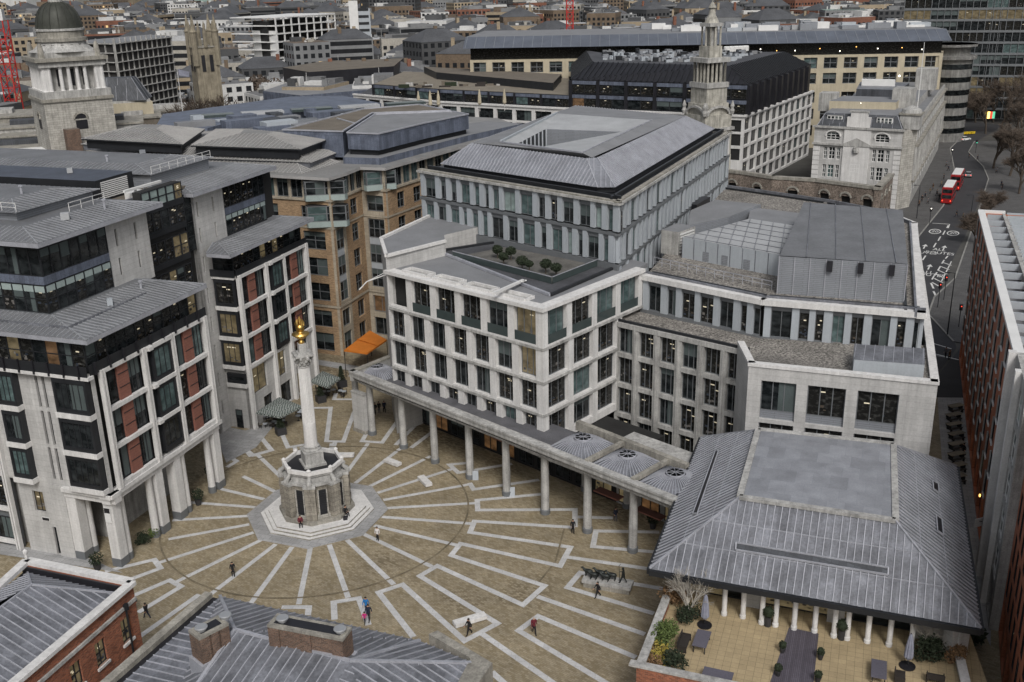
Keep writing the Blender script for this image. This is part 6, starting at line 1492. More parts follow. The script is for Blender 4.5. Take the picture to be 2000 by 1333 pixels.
c = U(694, 593, 6.2); m = MB(); m.lathe(c, [(.12, 0), (.16, .25), (.08, .4)], LAMP_O, 10); m.bar(c + Vector((0, 0, .4)), c + Vector((-.3, 2.2, .5)), .06, .06, DARK); single(m, 'wall_lamp', 'lit amber lamp on the tan brick block above the orange awning', 'lamp')
pl_l = bpy.data.lights.new('lamp_light', 'POINT'); pl_l.energy = 160; pl_l.color = (1, .55, .18); pl_l.shadow_soft_size = .3; po = bpy.data.objects.new('lamp_light', pl_l); COL.objects.link(po); po.location = c + Vector((.1, -.1, .1))
# A-frame restaurant under the arcade etc: glow of shops under the colonnade
for i, (x, y) in enumerate(((9.5, 102.5), (13.5, 98), (-2, 117))):
    m = MB(); c = Vector((x, y, 3.2)); m.prism([(x, y), (x + 2.4, y - 2.4), (x + 1.6, y - 3.2), (x - .8, y - .8)], 2.6, 2.75, BRICK_O); single(m, 'shop_awning', ('red-brown shop awning under the colonnade, nearest the pavilion' if i == 1 else 'red-brown shop awning under the colonnade, behind the sixth column' if i == 0 else 'red-brown shop awning deep under the colonnade near its middle'), 'awning')
us = MB(); uw2 = Wall((11.5, 103.8), (21, 94.3)); us.prism([uw2.p(0, 0, 0)[:2], uw2.p(uw2.L, 0, 0)[:2], uw2.p(uw2.L, -3, 0)[:2], uw2.p(0, -3, 0)[:2]], 0, 7.8, STONE_G)
so_ = thing('shop_building', 'dim shop front wall under the pavilion end of the colonnade', 'shop', uw2.p(5, -1, 0)); us.build('wall', so_)
for i in range(4): win(so_, uw2, i * 3.2 + .4, i * 3.2 + 2.9, .3, 3.4, .05, 'a' if i % 2 else 'w', 1, 0, DARK, .1, name='shop_window')

# ================================================================ street on the right
def G(x, y, z=0): p = U(x, y, 0); return (p.x, p.y, z)
rd = MB()
rd.add([(57, 132, .012), (70, 151, .012), (82, 187, .012), (101, 221, .012), (111, 240, .012), (134.5, 284, .012), (142, 304, .012), (149, 330, .012), (161, 352, .012), (185, 385, .012), (178, 400, .012), (165, 376, .012), (144, 338, .012), (130, 297, .012), (109, 253, .012), (90, 221, .012), (74, 196, .012), (60, 165, .012), (50, 150, .012)], [tuple(range(19))], ASPH)
rd.add([(57, 132, .010), (100, 128, .010), (106, 146, .010), (72, 153, .010)], [(0, 1, 2, 3)], ASPH)
struct(rd, 'road')
pv = MB()
rp = [(70.8, 154), (72.2, 168), (77, 177.5), (85.5, 189), (101.5, 220), (113.7, 243.5), (134.8, 285), (141.7, 304), (148.2, 329.5), (159, 350)]
pv.prism(rp + [(230, 350), (190, 250), (150, 190), (108, 146), (74, 151.5)], -.02, .12, PVMT)
lp = [(90.5, 221), (109, 252.5), (130.3, 297), (145.4, 337), (160, 362), (172, 390)]
pv.prism(lp + [(140, 400), (100, 300), (60, 246), (40, 200), (60, 178), (78, 200)], -.02, .12, PVMT)
struct(pv, 'pavement')
kb = MB()
for Ls in (rp, lp):
    for a, b in zip(Ls[:-1], Ls[1:]): kb.bar((*a, .07), (*b, .07), .3, .13, KERB)
struct(kb, 'kerb')
mk = MB(); ZM = .017
def ms(a, b, w=.16, m=RMARK):
    a, b = Vector(a[:2]), Vector(b[:2]); d = (b - a).normalized(); r = Vector((d.y, -d.x)) * w / 2; mk.add([(*(a - r), ZM), (*(b - r), ZM), (*(b + r), ZM), (*(a + r), ZM)], [(0, 1, 2, 3)], m)
q6 = lambda x, y: U(1800 + x / 2.835, 430 + y / 2.835, 0)
for (a, b) in (((130, 60), (118, 82)), ((105, 92), (92, 115)), ((80, 128), (66, 152)), ((22, 198), (6, 222)), ((148, 30), (140, 45)), ((145, 200), (132, 215)), ((125, 222), (112, 242)), ((105, 256), (90, 280)), ((85, 290), (72, 308)), ((68, 312), (58, 330))): ms(q6(*a), q6(*b), .28)
ms(q6(60, 18), q6(155, 24), .3); ms(q6(155, 24), q6(148, 45), .2)
for k in range(6): ms(q6(118 - k * 12, 236 + k * 22), q6(165 - k * 12, 252 + k * 24), .3)
ms(q6(52, 350), q6(66, 380), .35); ms(q6(66, 395), q6(82, 428), .35); ms(q6(165, 230), q6(105, 350), .2)
for k in range(7): ms(q6(85 - k * 7, 430 + k * 13), q6(81 - k * 7, 437 + k * 13), .35)
ms(q6(68, 685), q6(165, 714), .25); ms(q6(72, 742), q6(205, 775), .3); ms(q6(70, 750), q6(160, 765), .12)
def arrow(c, d, s=1.0):
    c = Vector(c[:2]); d = d.normalized(); r = Vector((d.y, -d.x)); mk.add([(*(c - r * .14 * s), ZM), (*(c + r * .14 * s), ZM), (*(c + r * .14 * s + d * 2.6 * s), ZM), (*(c - r * .14 * s + d * 2.6 * s), ZM)], [(0, 1, 2, 3)], RMARK)
    mk.add([(*(c - r * .6 * s + d * 2.4 * s), ZM), (*(c + r * .6 * s + d * 2.4 * s), ZM), (*(c + d * 4.2 * s), ZM)], [(0, 1, 2)], RMARK)
SD = Vector((.47, .88))
arrow(q6(10, 160), SD); arrow(q6(118, 168), SD); arrow(q6(35, 275), SD)
def ring(c, r0, r1):
    c = Vector(c[:2]); N = 24; r_ = Vector((SD.y, -SD.x))
    for i in range(N):
        a0, a1 = 2 * pi * i / N, 2 * pi * (i + 1) / N; P = []
        for (rr, a) in ((r0, a0), (r1, a0), (r1, a1), (r0, a1)): P.append((*(c + r_ * cos(a) * rr + SD * sin(a) * rr * 1.9), ZM))
        mk.add(P, [(0, 1, 2, 3)], RMARK)
ring(q6(74, 64), 1.05, 1.3); ring(q6(174, 74), 1.05, 1.3)
struct(mk, 'road_marking')
def text(s, loc, size, rot, mat, name='road_lettering', sy=1.0, kind='structure', parent=None, ext=0.0):
    cu = bpy.data.curves.new(name, 'FONT'); cu.body = s; cu.size = size; cu.align_x = 'CENTER'; cu.align_y = 'CENTER'; cu.extrude = ext; o = bpy.data.objects.new('tmp', cu); COL.objects.link(o)
    dg = bpy.context.evaluated_depsgraph_get(); me = bpy.data.meshes.new_from_object(o.evaluated_get(dg)); bpy.data.objects.remove(o); me.materials.clear(); me.materials.append(mat)
    for p in me.polygons: p.material_index = 0
    t = bpy.data.objects.new(name, me); COL.objects.link(t); t.location = Vector(loc); t.rotation_euler = rot; t.scale = (1, sy, 1)
    if parent is not None: t.parent = parent; t.location = Vector(loc) - ORG[parent.name]
    elif kind: t['kind'] = kind
    return t
RA = atan2(-SD.x, SD.y)
for s, p in (('20', (74, 64)), ('20', (174, 74)), ('ALL', (98, 165)), ('ROUTES', (100, 184)), ('ALL', (28, 290)), ('ROUTES', (42, 304)), ('ROUTES', (5, 180))):
    c = q6(*p); text(s, (c.x, c.y, .018), 1.5 if s == '20' else 1.55, (0, 0, RA), RMARK, sy=1.9 if s == '20' else 1.9)
# vehicles
def wheel(p, r, w, d, t):
    a = Vector(p) - Vector(d) * w / 2; b = Vector(p) + Vector(d) * w / 2; m = MB(); m.tube([a, b], r, TYRE, 16, smooth=False); m.tube([a - Vector(d) * .01, b + Vector(d) * .01], r * .55, SILV, 12, smooth=False); m.build('wheel', t)
def veh_frame(b, hd):
    f = Vector((sin(radians(hd)), cos(radians(hd)), 0)); r = Vector((f.y, -f.x, 0)); return lambda x, y, z: b + r * x + f * y + Vector((0, 0, z)), f, r
def bus(b, hd, label):
    P, f, r = veh_frame(b, hd); t = thing('bus', label, 'bus', b, 'red double-decker buses'); m = MB()
    def bx(x0, x1, y0, y1, z0, z1, mt, mm=None): 
        (mm or m).hexa([P(x0, y0, z0), P(x1, y0, z0), P(x1, y1, z0), P(x0, y1, z0), P(x0, y0, z1), P(x1, y0, z1), P(x1, y1, z1), P(x0, y1, z1)], mt)
    bx(-1.25, 1.25, -5.3, 5.3, .35, 4.15, RED); m.hexa([P(-1.25, -5.3, 4.15), P(1.25, -5.3, 4.15), P(1.25, 5.3, 4.15), P(-1.25, 5.3, 4.15), P(-1.1, -5.1, 4.35), P(1.1, -5.1, 4.35), P(1.1, 5.1, 4.35), P(-1.1, 5.1, 4.35)], RED); m.build('body', t)
    m2 = MB(); bx(-1.08, 1.08, -5.05, 5.05, 4.35, 4.42, WHITE, m2); m2.build('roof_panel', t)
    for s_ in (-1, 1):
        for z0, z1 in ((1.5, 2.25), (2.95, 3.75)):
            m2 = MB(); bx(s_ * 1.26 - .02, s_ * 1.26 + .02, -4.9, 4.9, z0, z1, G_DARK, m2); m2.build('side_window', t)
    for y_, z0, z1 in ((-5.32, 2.9, 3.8), (-5.32, 1.5, 2.4), (5.32, 2.9, 3.8), (5.32, 1.2, 2.5)): m2 = MB(); bx(-1.1, 1.1, y_ - .02, y_ + .02, z0, z1, G_DARK, m2); m2.build('end_window', t)
    for s_ in (-1, 1):
        for y_ in (-3.2, 3.4): wheel(P(s_ * 1.12, y_, .5), .5, .3, r, t)
        m2 = MB(); bx(s_ * .95 - .12, s_ * .95 + .12, -5.36, -5.30, .8, 1.1, LAMP_R, m2); m2.build('tail_light', t)
bus(U(1866, 400, 0) + Vector((.2, 5, 0)), 28, 'nearer of two red double-decker buses with a white roof on the street'); bus(U(1880, 376, 0) + Vector((1.0, 6.5, 0)), 28, 'farther red double-decker bus, directly ahead of the other')
def car(b, hd, label, mat, L=4.4, name='car', h=1.45):
    P, f, r = veh_frame(b, hd); t = thing(name, label, 'car', b); m = MB(); w = .88; y0, y1 = -L / 2, L / 2
    sec = [(y0, .45, .85), (y0 + .15, .3, .95), (y0 + .9, .28, .98), (y1 - 1.3, .28, .92), (y1 - .2, .3, .78), (y1, .45, .65)]
    vs = []; 
    for y, za, zb in sec: vs += [P(-w, y, za), P(w, y, za), P(w * .96, y, zb), P(-w * .96, y, zb)]
    fs = [(0, 1, 2, 3), (20, 23, 22, 21)]
    for i in range(5): fs += [(i * 4 + k, i * 4 + (k + 1) % 4, i * 4 + 4 + (k + 1) % 4, i * 4 + 4 + k) for k in range(4)]
    m.add(vs, fs, mat); m.build('body', t)
    m = MB(); lo = [P(-.82, y0 + .35, .95), P(.82, y0 + .35, .95), P(.82, y1 - 1.15, .92), P(-.82, y1 - 1.15, .92)]; hi = [P(-.62, y0 + .8, h - .04), P(.62, y0 + .8, h - .04), P(.62, y1 - 2.0, h - .04), P(-.62, y1 - 2.0, h - .04)]; m.hexa(lo + hi, G_DARK); m.build('glasshouse', t)
    m = MB(); m.hexa([p for p in hi] + [p + Vector((0, 0, .05)) for p in hi], mat); m.build('roof', t)
    for s_ in (-1, 1):
        for y_ in (y0 + .85, y1 - .85): wheel(P(s_ * .8, y_, .32), .32, .2, r, t)
        m = MB(); m.hexa([P(s_ * .65 - .15, y0 - .02, .65), P(s_ * .65 + .15, y0 - .02, .65), P(s_ * .65 + .15, y0 + .03, .65), P(s_ * .65 - .15, y0 + .03, .65), P(s_ * .65 - .15, y0 - .02, .82), P(s_ * .65 + .15, y0 - .02, .82), P(s_ * .65 + .15, y0 + .03, .82), P(s_ * .65 - .15, y0 + .03, .82)], LAMP_R); m.build('tail_light', t)
car(U(1891, 345, 0), 25, 'silver car ahead of the two buses', SILV); car(U(1884, 275, 0), 60, 'white and red car turning at the far end of the street', WHITE)
# blue lorry and yellow barriers
b = U(1853, 250, 0); P, f, r = veh_frame(b, 70); t = thing('lorry', 'blue tipper lorry behind yellow barriers at the far end of the street', 'lorry', b); m = MB(); m.hexa([P(-1.2, -3.5, .9), P(1.2, -3.5, .9), P(1.2, 2, .9), P(-1.2, 2, .9), P(-1.3, -3.6, 2.8), P(1.3, -3.6, 2.8), P(1.3, 2.1, 2.8), P(-1.3, 2.1, 2.8)], BLUE); m.build('body', t); m = MB(); m.hexa([P(-1.2, 2.3, .6), P(1.2, 2.3, .6), P(1.2, 4.4, .6), P(-1.2, 4.4, .6), P(-1.2, 2.3, 3), P(1.2, 2.3, 3), P(1.1, 4.0, 3), P(-1.1, 4.0, 3)], BLUE); m.build('cab', t)
for s_ in (-1, 1):
    for y_ in (-2.5, 3.3): wheel(P(s_ * 1.1, y_, .5), .5, .3, r, t)
for k in range(12):
    a = Vector(U(1846 + k * 5, 264 - abs(k - 6) * .2, 0)); t = thing('barrier', 'yellow roadworks barrier around the blue lorry', 'barrier', a, 'yellow roadworks barriers'); m = MB(); m.box(a + Vector((0, 0, .25)), (1.9, .12, .8), YELL, -10 + k * 4); m.build('panel', t); m = MB(); m.box(a, (.1, .7, .25), DARK, -10); m.build('foot', t)
def lamp_post(px, py, h, label, kind='lamp'):
    b = U(px, py, 0); t = thing('street_lamp' if kind == 'lamp' else 'traffic_light', label, 'street lamp' if kind == 'lamp' else 'traffic light', b); m = MB(); m.tube([b, b + Vector((0, 0, h))], [.12, .06] if kind == 'lamp' else [.07, .07], DARK, 8); m.build('post', t)
    if kind == 'lamp': m = MB(); m.bar(b + Vector((0, 0, h)), b + Vector((-1.1, -.2, h + .2)), .08, .08, DARK); m.box(b + Vector((-1.3, -.2, h + .1)), (.7, .3, .14), DARK); m.build('lamp_head', t)
    else:
        m = MB(); m.box(b + Vector((0, 0, h)), (.42, .35, 1.05), BLACK, 20); m.build('signal_head', t); m = MB(); lm = LAMP_R if kind == 'red' else (LAMP_GR if kind == 'green' else LAMP_W); c = b + Vector((-.05, -.24, h + (.75 if kind != 'green' else .2))); m.blob(c, .11, lm, 1, 1, 0); m.build('signal_light', t)
lamp_post(1850, 655, 10.5, 'tall dark street lamp post on the pavement island by the road junction')
lamp_post(1831, 602, 3.6, 'red traffic signal at the tip of the pavement island, nearer one', 'red'); lamp_post(1843, 587, 3.6, 'red traffic signal on the pavement island, farther one', 'red')
lamp_post(1815, 440, 3.2, 'white-lit traffic signal on the left pavement near the buses', 'white'); lamp_post(1905, 300, 3.2, 'green traffic signal at the bend beyond the silver car', 'green'); lamp_post(1857, 318, 3.2, 'white-lit signal on the left kerb beyond the silver car', 'white')
lamp_post(1790, 428, 8, 'dark street lamp beside the white stone post-office building'); lamp_post(1893, 445, 7.5, 'dark street lamp on the right pavement by the lane markings')
lamp_post(1872, 640, 3, 'short dark signal post beside the red-clad block corner', 'red')
rn = random.Random(12); cols_ = ['black', 'navy', 'grey', 'brown', 'black', 'khaki']
k = 0
wh = ['near the buses', 'beside the white stone building', 'at the kerb', 'farther along the street']
pl2 = [(1800, 395), (1806, 388), (1812, 400), (1822, 372), (1829, 384), (1838, 366), (1843, 352), (1852, 335), (1848, 327), (1795, 405), (1834, 392), (1816, 380), (1957, 372), (1955, 365), (1946, 340), (1930, 405), (1868, 425), (1880, 430), (1892, 310), (1909, 315), (1846, 700), (1853, 705)]
for (px, py) in pl2:
    c_ = cols_[k % 6]; side = 'left' if px < 1860 else 'right'
    person(U(px, py, 0) + Vector((0, 0, .12)), rn.uniform(0, 360), 'small figure in dark winter clothes on the street pavement', c_, 'black', 'walk' if k % 3 else 'stand', rn.uniform(1.6, 1.85), group='pedestrians in dark clothes along the street'); k += 1
TL = [(1925, 262, 20, 21, 'bare twiggy tree at the bend of the street'), (1955, 262, 24, 22, 'tall bare tree in front of the dark glass tower'), (1985, 300, 23, 23, 'bare tree at the right edge beyond the street'), (1995, 250, 25, 24, 'bare tree high on the right edge below the glass tower'),
      (1940, 330, 16, 26, 'smaller bare tree on the right pavement near the bend'), (1972, 345, 19, 27, 'bare tree on the right pavement level with the buses'), (1905, 475, 9, 28, 'slender bare tree beside the lane markings'), (1925, 440, 10, 29, 'slender bare tree on the right pavement, nearer the buses'),
      (1905, 240, 16, 31, 'bare tree left of the lit striped sign'), (1940, 240, 22, 32, 'bare tree right behind the lit striped sign'), (1968, 235, 25, 33, 'bare tree under the tower, right of the lit striped sign'), (1990, 380, 15, 34, 'bare tree at the right edge above the clad block roof')]
for (px, py, hh, sd_, lb_) in TL: baretree('bare_tree', lb_, U(px, py, 0), hh, .6, BARK, sd_, 4, 1, .34, tmin=.06, fuzz=26)
b = U(1925, 232, 5); m = MB()
for i, mt in enumerate((YELL, LAMP_O, M('sign_red', (.6, .05, .03), .5, 0, 1, 0, emis=((1, .1, .05), .7)), M('sign_green', (.1, .5, .3), .5, 0, 1, 0, emis=((.2, 1, .6), .5)))): m.box(b + Vector((i * .85, -i * .1, 0)), (.8, .3, 2.4), mt, -8)
single(m, 'lit_sign', 'brightly lit striped sign of coloured panels at the far end of the street', 'sign')
# ================================================================ white stone post-office building by the street
def up(p, z): return Vector((p[0], p[1], z))
S0, S1, S1b, S2 = (77.2, 259.4), (95.4, 248.7), (100.0, 252.0), (141.0, 336.0)
T = thing('stone_palace_block', 'ornate white stone building with pediment and dormers, left of the street with the buses', 'building', (105, 285, 0))
wall = MB(); WA, WB1, WC_ = Wall(S0, S1), Wall(S1, S1b), Wall(S1b, S2)
wall.prism([(78.6, 260.5), (95.6, 250.4), (99.6, 253.5), (139.5, 336), (118, 345)], 0, 19.2, CORE, MEMB)
L = WA.L
main = [(3.0, 5.6, [(2.6, 3.5), (3.9, 5.4), (5.8, 6.7), (L / 2 - 1.4, L / 2 + 1.4), (L - 6.7, L - 5.8), (L - 5.4, L - 3.9), (L - 3.5, L - 2.6)]),
        (7.0, 10.2, [(2.6, 3.5), (3.9, 5.4), (5.8, 6.7), (L - 6.7, L - 5.8), (L - 5.4, L - 3.9), (L - 3.5, L - 2.6)]),
        (11.6, 14.6, [(2.6, 3.5), (3.9, 5.4), (5.8, 6.7), (L - 6.7, L - 5.8), (L - 5.4, L - 3.9), (L - 3.5, L - 2.6)]),
        (16.4, 18.3, [(3.0, 6.3), (L - 6.3, L - 3.0)])]
WA.wall(wall, main, 0, L, 0, 19.5, .6, STONE)
for z0, z1, o in main:
    for a, b in o: win(T, WA, a, b, z0, z1, -.35, pick([('d', 3), ('t', 1)]), 2 if b - a > 2 else 1, 2, WHITE, .12)
WA.box(wall, L / 2 - 1.5, L / 2 + 1.5, .003, .3, 8.4, 11.0, STONE_S)
win(T, WA, L / 2 - 1.2, L / 2 + 1.2, 8.7, 10.7, .32, 'd', 3, 1, WHITE, .12)
for a in (3.0, L - 6.3):   # arched heads
    for k in range(8): t0, t1 = pi * k / 8, pi * (k + 1) / 8; c = a + 1.65; wall.bar(WA.p(c + 1.85 * cos(t0), .08, 17.3 + 1.5 * sin(t0)), WA.p(c + 1.85 * cos(t1), .08, 17.3 + 1.5 * sin(t1)), .35, .35, STONE_S)
WA.box(wall, -.3, L + .3, .003, .5, 15.1, 15.6, STONE_G); WA.box(wall, -.4, L + .4, .003, .6, 19.3, 19.8, STONE_G); WA.box(wall, L / 2 - 3.2, L / 2 + 3.2, .003, .35, 0, 19.3, STONE_S)
wall.add([WA.p(L / 2 - 3.4, .5, 15.6), WA.p(L / 2 + 3.4, .5, 15.6), WA.p(L / 2, .5, 17.2), WA.p(L / 2 - 3.4, 0, 15.6), WA.p(L / 2 + 3.4, 0, 15.6), WA.p(L / 2, 0, 17.2)], [(0, 1, 2), (0, 2, 5, 3), (2, 1, 4, 5)], STONE_G)
wall.lathe(WA.p(L / 2, .45, 13.6), [(.7, 0), (.8, .6), (.7, 1.3)], STONE_G, 10)
for k in range(12): 
    for a in (.0, L - 1.6): WA.box(wall, a, a + 1.6, .003, .14, .4 + k * 1.2, 1.4 + k * 1.2, STONE_S)
n = 15; stp = WC_.L / n
WB1.box(wall, 0, WB1.L, -.6, .2, 0, 19.5, STONE_B)
rw = [(3, 6.2, []), (7.4, 10.4, []), (11.4, 14.6, []), (16, 18.4, [])]
for k, (z0, z1, _) in enumerate(rw): rw[k] = (z0, z1, [(i * stp + 1.9, i * stp + 4.2) for i in range(n)])
WC_.wall(wall, rw, 0, WC_.L, 0, 19.5, .6, STONE_G)
for z0, z1, o in rw:
    for a, b in o: win(T, WC_, a, b, z0, z1, -.1, 'd', 1, 1, WHITE, .12)
for i in range(n + 1):
    WC_.box(wall, i * stp - .5, i * stp + .5, .003, .55, 6.8, 15, STONE_G)
for z, h_, o_ in ((6.3, .5, .8), (15.1, .6, .9), (19.3, .5, .7)): WC_.box(wall, -.3, WC_.L, .003, o_, z, z + h_, STONE_D)
for i in range(30): WC_.box(wall, i * 3.1, i * 3.1 + 1.6, -.5, -.1, 19.8, 21.0, STONE_G)
wall.build('wall', T)
rf = MB(); md = [(77.6, 258.9), (95.2, 248.9), (103, 264), (84.5, 273)]
hip(rf, [Vector(p) for p in md], [Vector(p) for p in inset(md, 2.0)], 19.8, 22.8, SLATE, LEAD_L, 2.5, .05, .05, MEMB)
rf.prism([(86.5, 272), (100, 262), (137.5, 336), (118, 344)], 19, 21.4, STONE_G, MEMB)
rf.prism([(83, 268), (98, 262), (103, 272), (90, 279)], 21.4, 24.6, BEIGE, MEMB); rf.prism([(96, 287), (106, 282), (115, 299), (103, 305)], 21.4, 25.4, SLATE, LEAD); rf.prism([(99, 268), (103, 266), (106, 270), (102, 273)], 21.4, 27.4, STONE_G)
rf.prism([(124, 318), (129, 315), (132, 321), (127, 324)], 21.4, 27.5, STONE_G); rf.prism([(82, 274), (86, 272), (88, 276), (84, 278)], 21.4, 26, STONE_G); rf.prism([(100, 295), (108, 291), (109, 294), (101, 298)], 25.4, 27, WHITE)
rf.build('roof', T)
for a in (4.6, L - 4.6):
    m = MB(); WA.box(m, a - 1.9, a + 1.9, -3, -.55, 19.9, 22.4, WHITE); WA.box(m, a - 2.1, a + 2.1, -3, -.4, 22.4, 22.6, LEAD); m.build('dormer', T)
    for i in range(4): win(T, WA, a - 1.75 + i * .9, a - 1.0 + i * .9, 20.1, 22.2, -.53, 'd', 0, 2, WHITE, .08)
m = MB(); WA.box(m, L / 2 - 2.8, L / 2 + 2.8, -1.2, .1, 19.8, 22.2, STONE_S); WA.box(m, L / 2 - 2.0, L / 2 + 2.0, -1.2, .1, 22.2, 23.4, STONE_S); WA.box(m, L / 2 - 2.3, L / 2 + 2.3, -1.3, .25, 23.4, 23.7, STONE_G); m.build('gable', T)
m = MB(); c = Vector((98.5, 252.5, 19.5)); m.box(c, (4.6, 4.6, 3.4), STONE_G, -30); m.box(c + Vector((0, 0, 3.4)), (5.2, 5.2, .4), STONE_D, -30); m.lathe(c + Vector((0, 0, 3.8)), [(2.4, 0), (2.2, .8), (.4, 1.6)], STONE_G, 12); m.build('corner_turret', T)
m = MB(); p_ = U(1795.5, 176, 26); m.tube([(p_.x, p_.y, 21), (p_.x, p_.y, 38)], [.14, .07], WHITE, 6); m.build('flagpole', T)
m = MB()
for p in ((1643, 198), (1680, 200), (1718, 199), (1755, 148)): b_ = U(*p, 24.3); m.blob(b_ + Vector((-.2, -1.2, 0)), .3, LAMP_W, 1, 1, 0)
m.build('roof_floodlight', T)

# ================================================================ ruined church wall and steeple
T = thing('church_ruin', 'roofless old church wall of rubble stone with arched windows, behind the east wing roof', 'church ruin', (68, 238, 0))
pts = [(44, 262), (57.7, 249.6), (63.0, 243.0), (72.0, 238.6), (83.3, 227.4), (92, 243)]; m = MB()
for k in range(5):
    W = Wall(pts[k], pts[k + 1]); n = max(1, int(W.L / 5.2)); ops = [(W.L * (i + .5) / n - 1.2, W.L * (i + .5) / n + 1.2) for i in range(n)]
    W.wall(m, [(2.5, 7.2, ops)], 0, W.L, 0, 9.6, 1.1, M('rubble', (.22, .18, .15), .95, .4, .6, .4, speck=(3, .5))); W.box(m, -.2, W.L + .2, -1.3, .2, 9.6, 10.3, STONE_D)
    for a, b in ops:
        c = (a + b) / 2
        for j in range(7): t0, t1 = pi * j / 7, pi * (j + 1) / 7; m.bar(W.p(c + 1.35 * cos(t0), .06, 6.9 + 1.2 * sin(t0)), W.p(c + 1.35 * cos(t1), .06, 6.9 + 1.2 * sin(t1)), .35, .4, STONE_D)
        W.box(m, a, b, -.9, -.8, 2.5, 7.2, CORE)
m.build('wall', T)
sc_ = atD(1383, 215, 262); SX, SY = sc_.x, sc_.y
def zs(py, px=1385): return atD(px, py, 262).z
STONE_W = M('aged_white_stone', (.40, .385, .34), .9, .35, .7, .25, streak=.4)
T = thing('church_steeple', 'slender tiered white stone church steeple in front of the dark-topped office block', 'steeple', (SX, SY, 0))
m = MB(); pm_ = 262 / 2000 * 1.03 
def tier(w, z0, z1, mt=STONE_W, dg=28): m.box((SX, SY, z0), (w, w, z1 - z0), mt, dg)
z = [zs(y) for y in (300, 252, 236, 222, 203, 188, 170, 160, 121, 112, 90, 52, 45, 30, 18, 0)]
tier(8.6, 0, z[0], STONE_W); tier(8.0, z[0], z[1]); tier(9.4, z[1], z[1] + .7, STONE_G)
for sx_ in (-1, 1):
    for sy_ in (-1, 1): a = radians(28); x, y = sx_ * 3.9, sy_ * 3.9; m.lathe((SX + x * cos(a) - y * sin(a), SY + x * sin(a) + y * cos(a), z[1] - 7), [(.45, 0), (.45, 7)], STONE_W, 8)
tier(8.2, z[1] + .7, z[3], STONE_W)
for k in range(4):
    a = radians(28 + 90 * k); d = Vector((cos(a), sin(a), 0)); r = Vector((-d.y, d.x, 0)); c = Vector((SX, SY, z[3])) + d * 4.0
    for j in range(8): t0, t1 = pi * j / 8, pi * (j + 1) / 8; m.bar(c + r * 3.4 * cos(t0) + Vector((0, 0, 2.0 * sin(t0))), c + r * 3.4 * cos(t1) + Vector((0, 0, 2.0 * sin(t1))), .5, .5, STONE_G)
    for s_ in (-1, 1): m.lathe(c + r * 4.3 * s_ + Vector((0, 0, 0)), [(.4, 0), (.6, .8), (.35, 1.4), (.5, 2.0), (.1, 3.2)], STONE_G, 8)
tier(7.0, z[3], z[4] + .3, STONE_W); tier(6.2, z[4] + .3, z[6], STONE_W); tier(6.8, z[6], z[7], STONE_G)
for i in range(4):
    for j in range(5):
        a = radians(28 + 90 * i); d = Vector((cos(a), sin(a), 0)); r = Vector((-d.y, d.x, 0)); c = Vector((SX, SY, z[7])) + d * 2.6 + r * (-2.6 + j * 1.3); m.lathe(c, [(.34, 0), (.3, z[8] - z[7] - .4), (.4, z[8] - z[7])], STONE_W, 8)
tier(3.2, z[7], z[8], CORE); tier(6.9, z[8], z[9], STONE_G); tier(3.9, z[9], z[10], STONE_W); 
for i in range(4):
    for j in range(3): a = radians(28 + 90 * i); d = Vector((cos(a), sin(a), 0)); r = Vector((-d.y, d.x, 0)); c = Vector((SX, SY, z[10])) + d * 1.55 + r * (-1.55 + j * 1.55); m.lathe(c, [(.25, 0), (.25, z[11] - z[10])], STONE_W, 8)
tier(1.9, z[10], z[11], STONE_G); tier(4.0, z[11], z[12], STONE_G)
m.lathe((SX, SY, z[12]), [(1.8, 0), (1.5, (z[13] - z[12]) * .4), (.9, z[13] - z[12]), (.7, z[14] - z[12]), (1.0, z[14] - z[12] + .3), (.5, z[14] - z[12] + 1.2), (.12, z[15] - z[12] - .5), (.1, z[15] - z[12] + 1)], STONE_W, 12)
m.build('tower', T); m = MB(); m.lathe((SX, SY, z[15] + .2), [(.2, 0), (.45, .5), (.2, 1.0), (.05, 2.2)], GOLD, 10); m.build('finial', T)

# ================================================================ white and black office block beyond
Q0, Q1, Q2, Q3 = U(1454, 229, 20), U(1080, 213, 20), U(860, 201, 20), U(690, 186, 20); QR = U(1588, 180, 20)
T = thing('office_block', 'long office block, white window grid below black glazed storeys and black sloping roof', 'office building', (40, 300, 0))
wall = MB(); WR = Wall(X2(Q0), X2(QR)); n = 11; stp = WR.L / n
bk = Vector((QR.x - 75, QR.y + 25)); core = [X2(Q3), X2(Q2), X2(Q1), X2(Q0), X2(QR), tuple(bk), (Q3.x + 5, Q3.y + 60)]
wall.prism(inset(core, .9), 0, 19.7, CORE, ROOFD)
rows = [(z_, z_ + 3.3, [(i * stp + .55, i * stp + stp - .35) for i in range(n)]) for z_ in (.6, 4.5, 8.4, 12.3, 16.2)]
WR.wall(wall, rows, 0, WR.L, 0, 20, .8, STONE_S)
for z0, z1, o in rows:
    for a, b in o: win(T, WR, a, b, z0, z1, -.7, pick([('d', 5), ('o', 3)]), 1, 0, DARK, .1)
for (P_, Q_) in ((Q1, Q0), (Q2, Q1), (Q3, Q2)):
    W = Wall(X2(P_), X2(Q_)); n2 = max(3, int(W.L / 6)); s2 = W.L / n2; rr_ = [(z_, z_ + 3.1, [(i * s2 + .6, i * s2 + s2 - .6) for i in range(n2)]) for z_ in (8.4, 12.3, 16.0)]
    W.wall(wall, rr_, 0, W.L, 0, 20, .8, STONE_S); W.box(wall, 0, W.L, -.5, .4, 20, 20.5, STONE_S)
    for z0, z1, o in rr_[2:]:
        for a, b in o: win(T, W, a, b, z0, z1, -.6, 'd', 2, 0, DARK, .12)
WR.box(wall, -.3, WR.L, -.5, .4, 20, 20.5, STONE_S)
wall.build('wall', T)
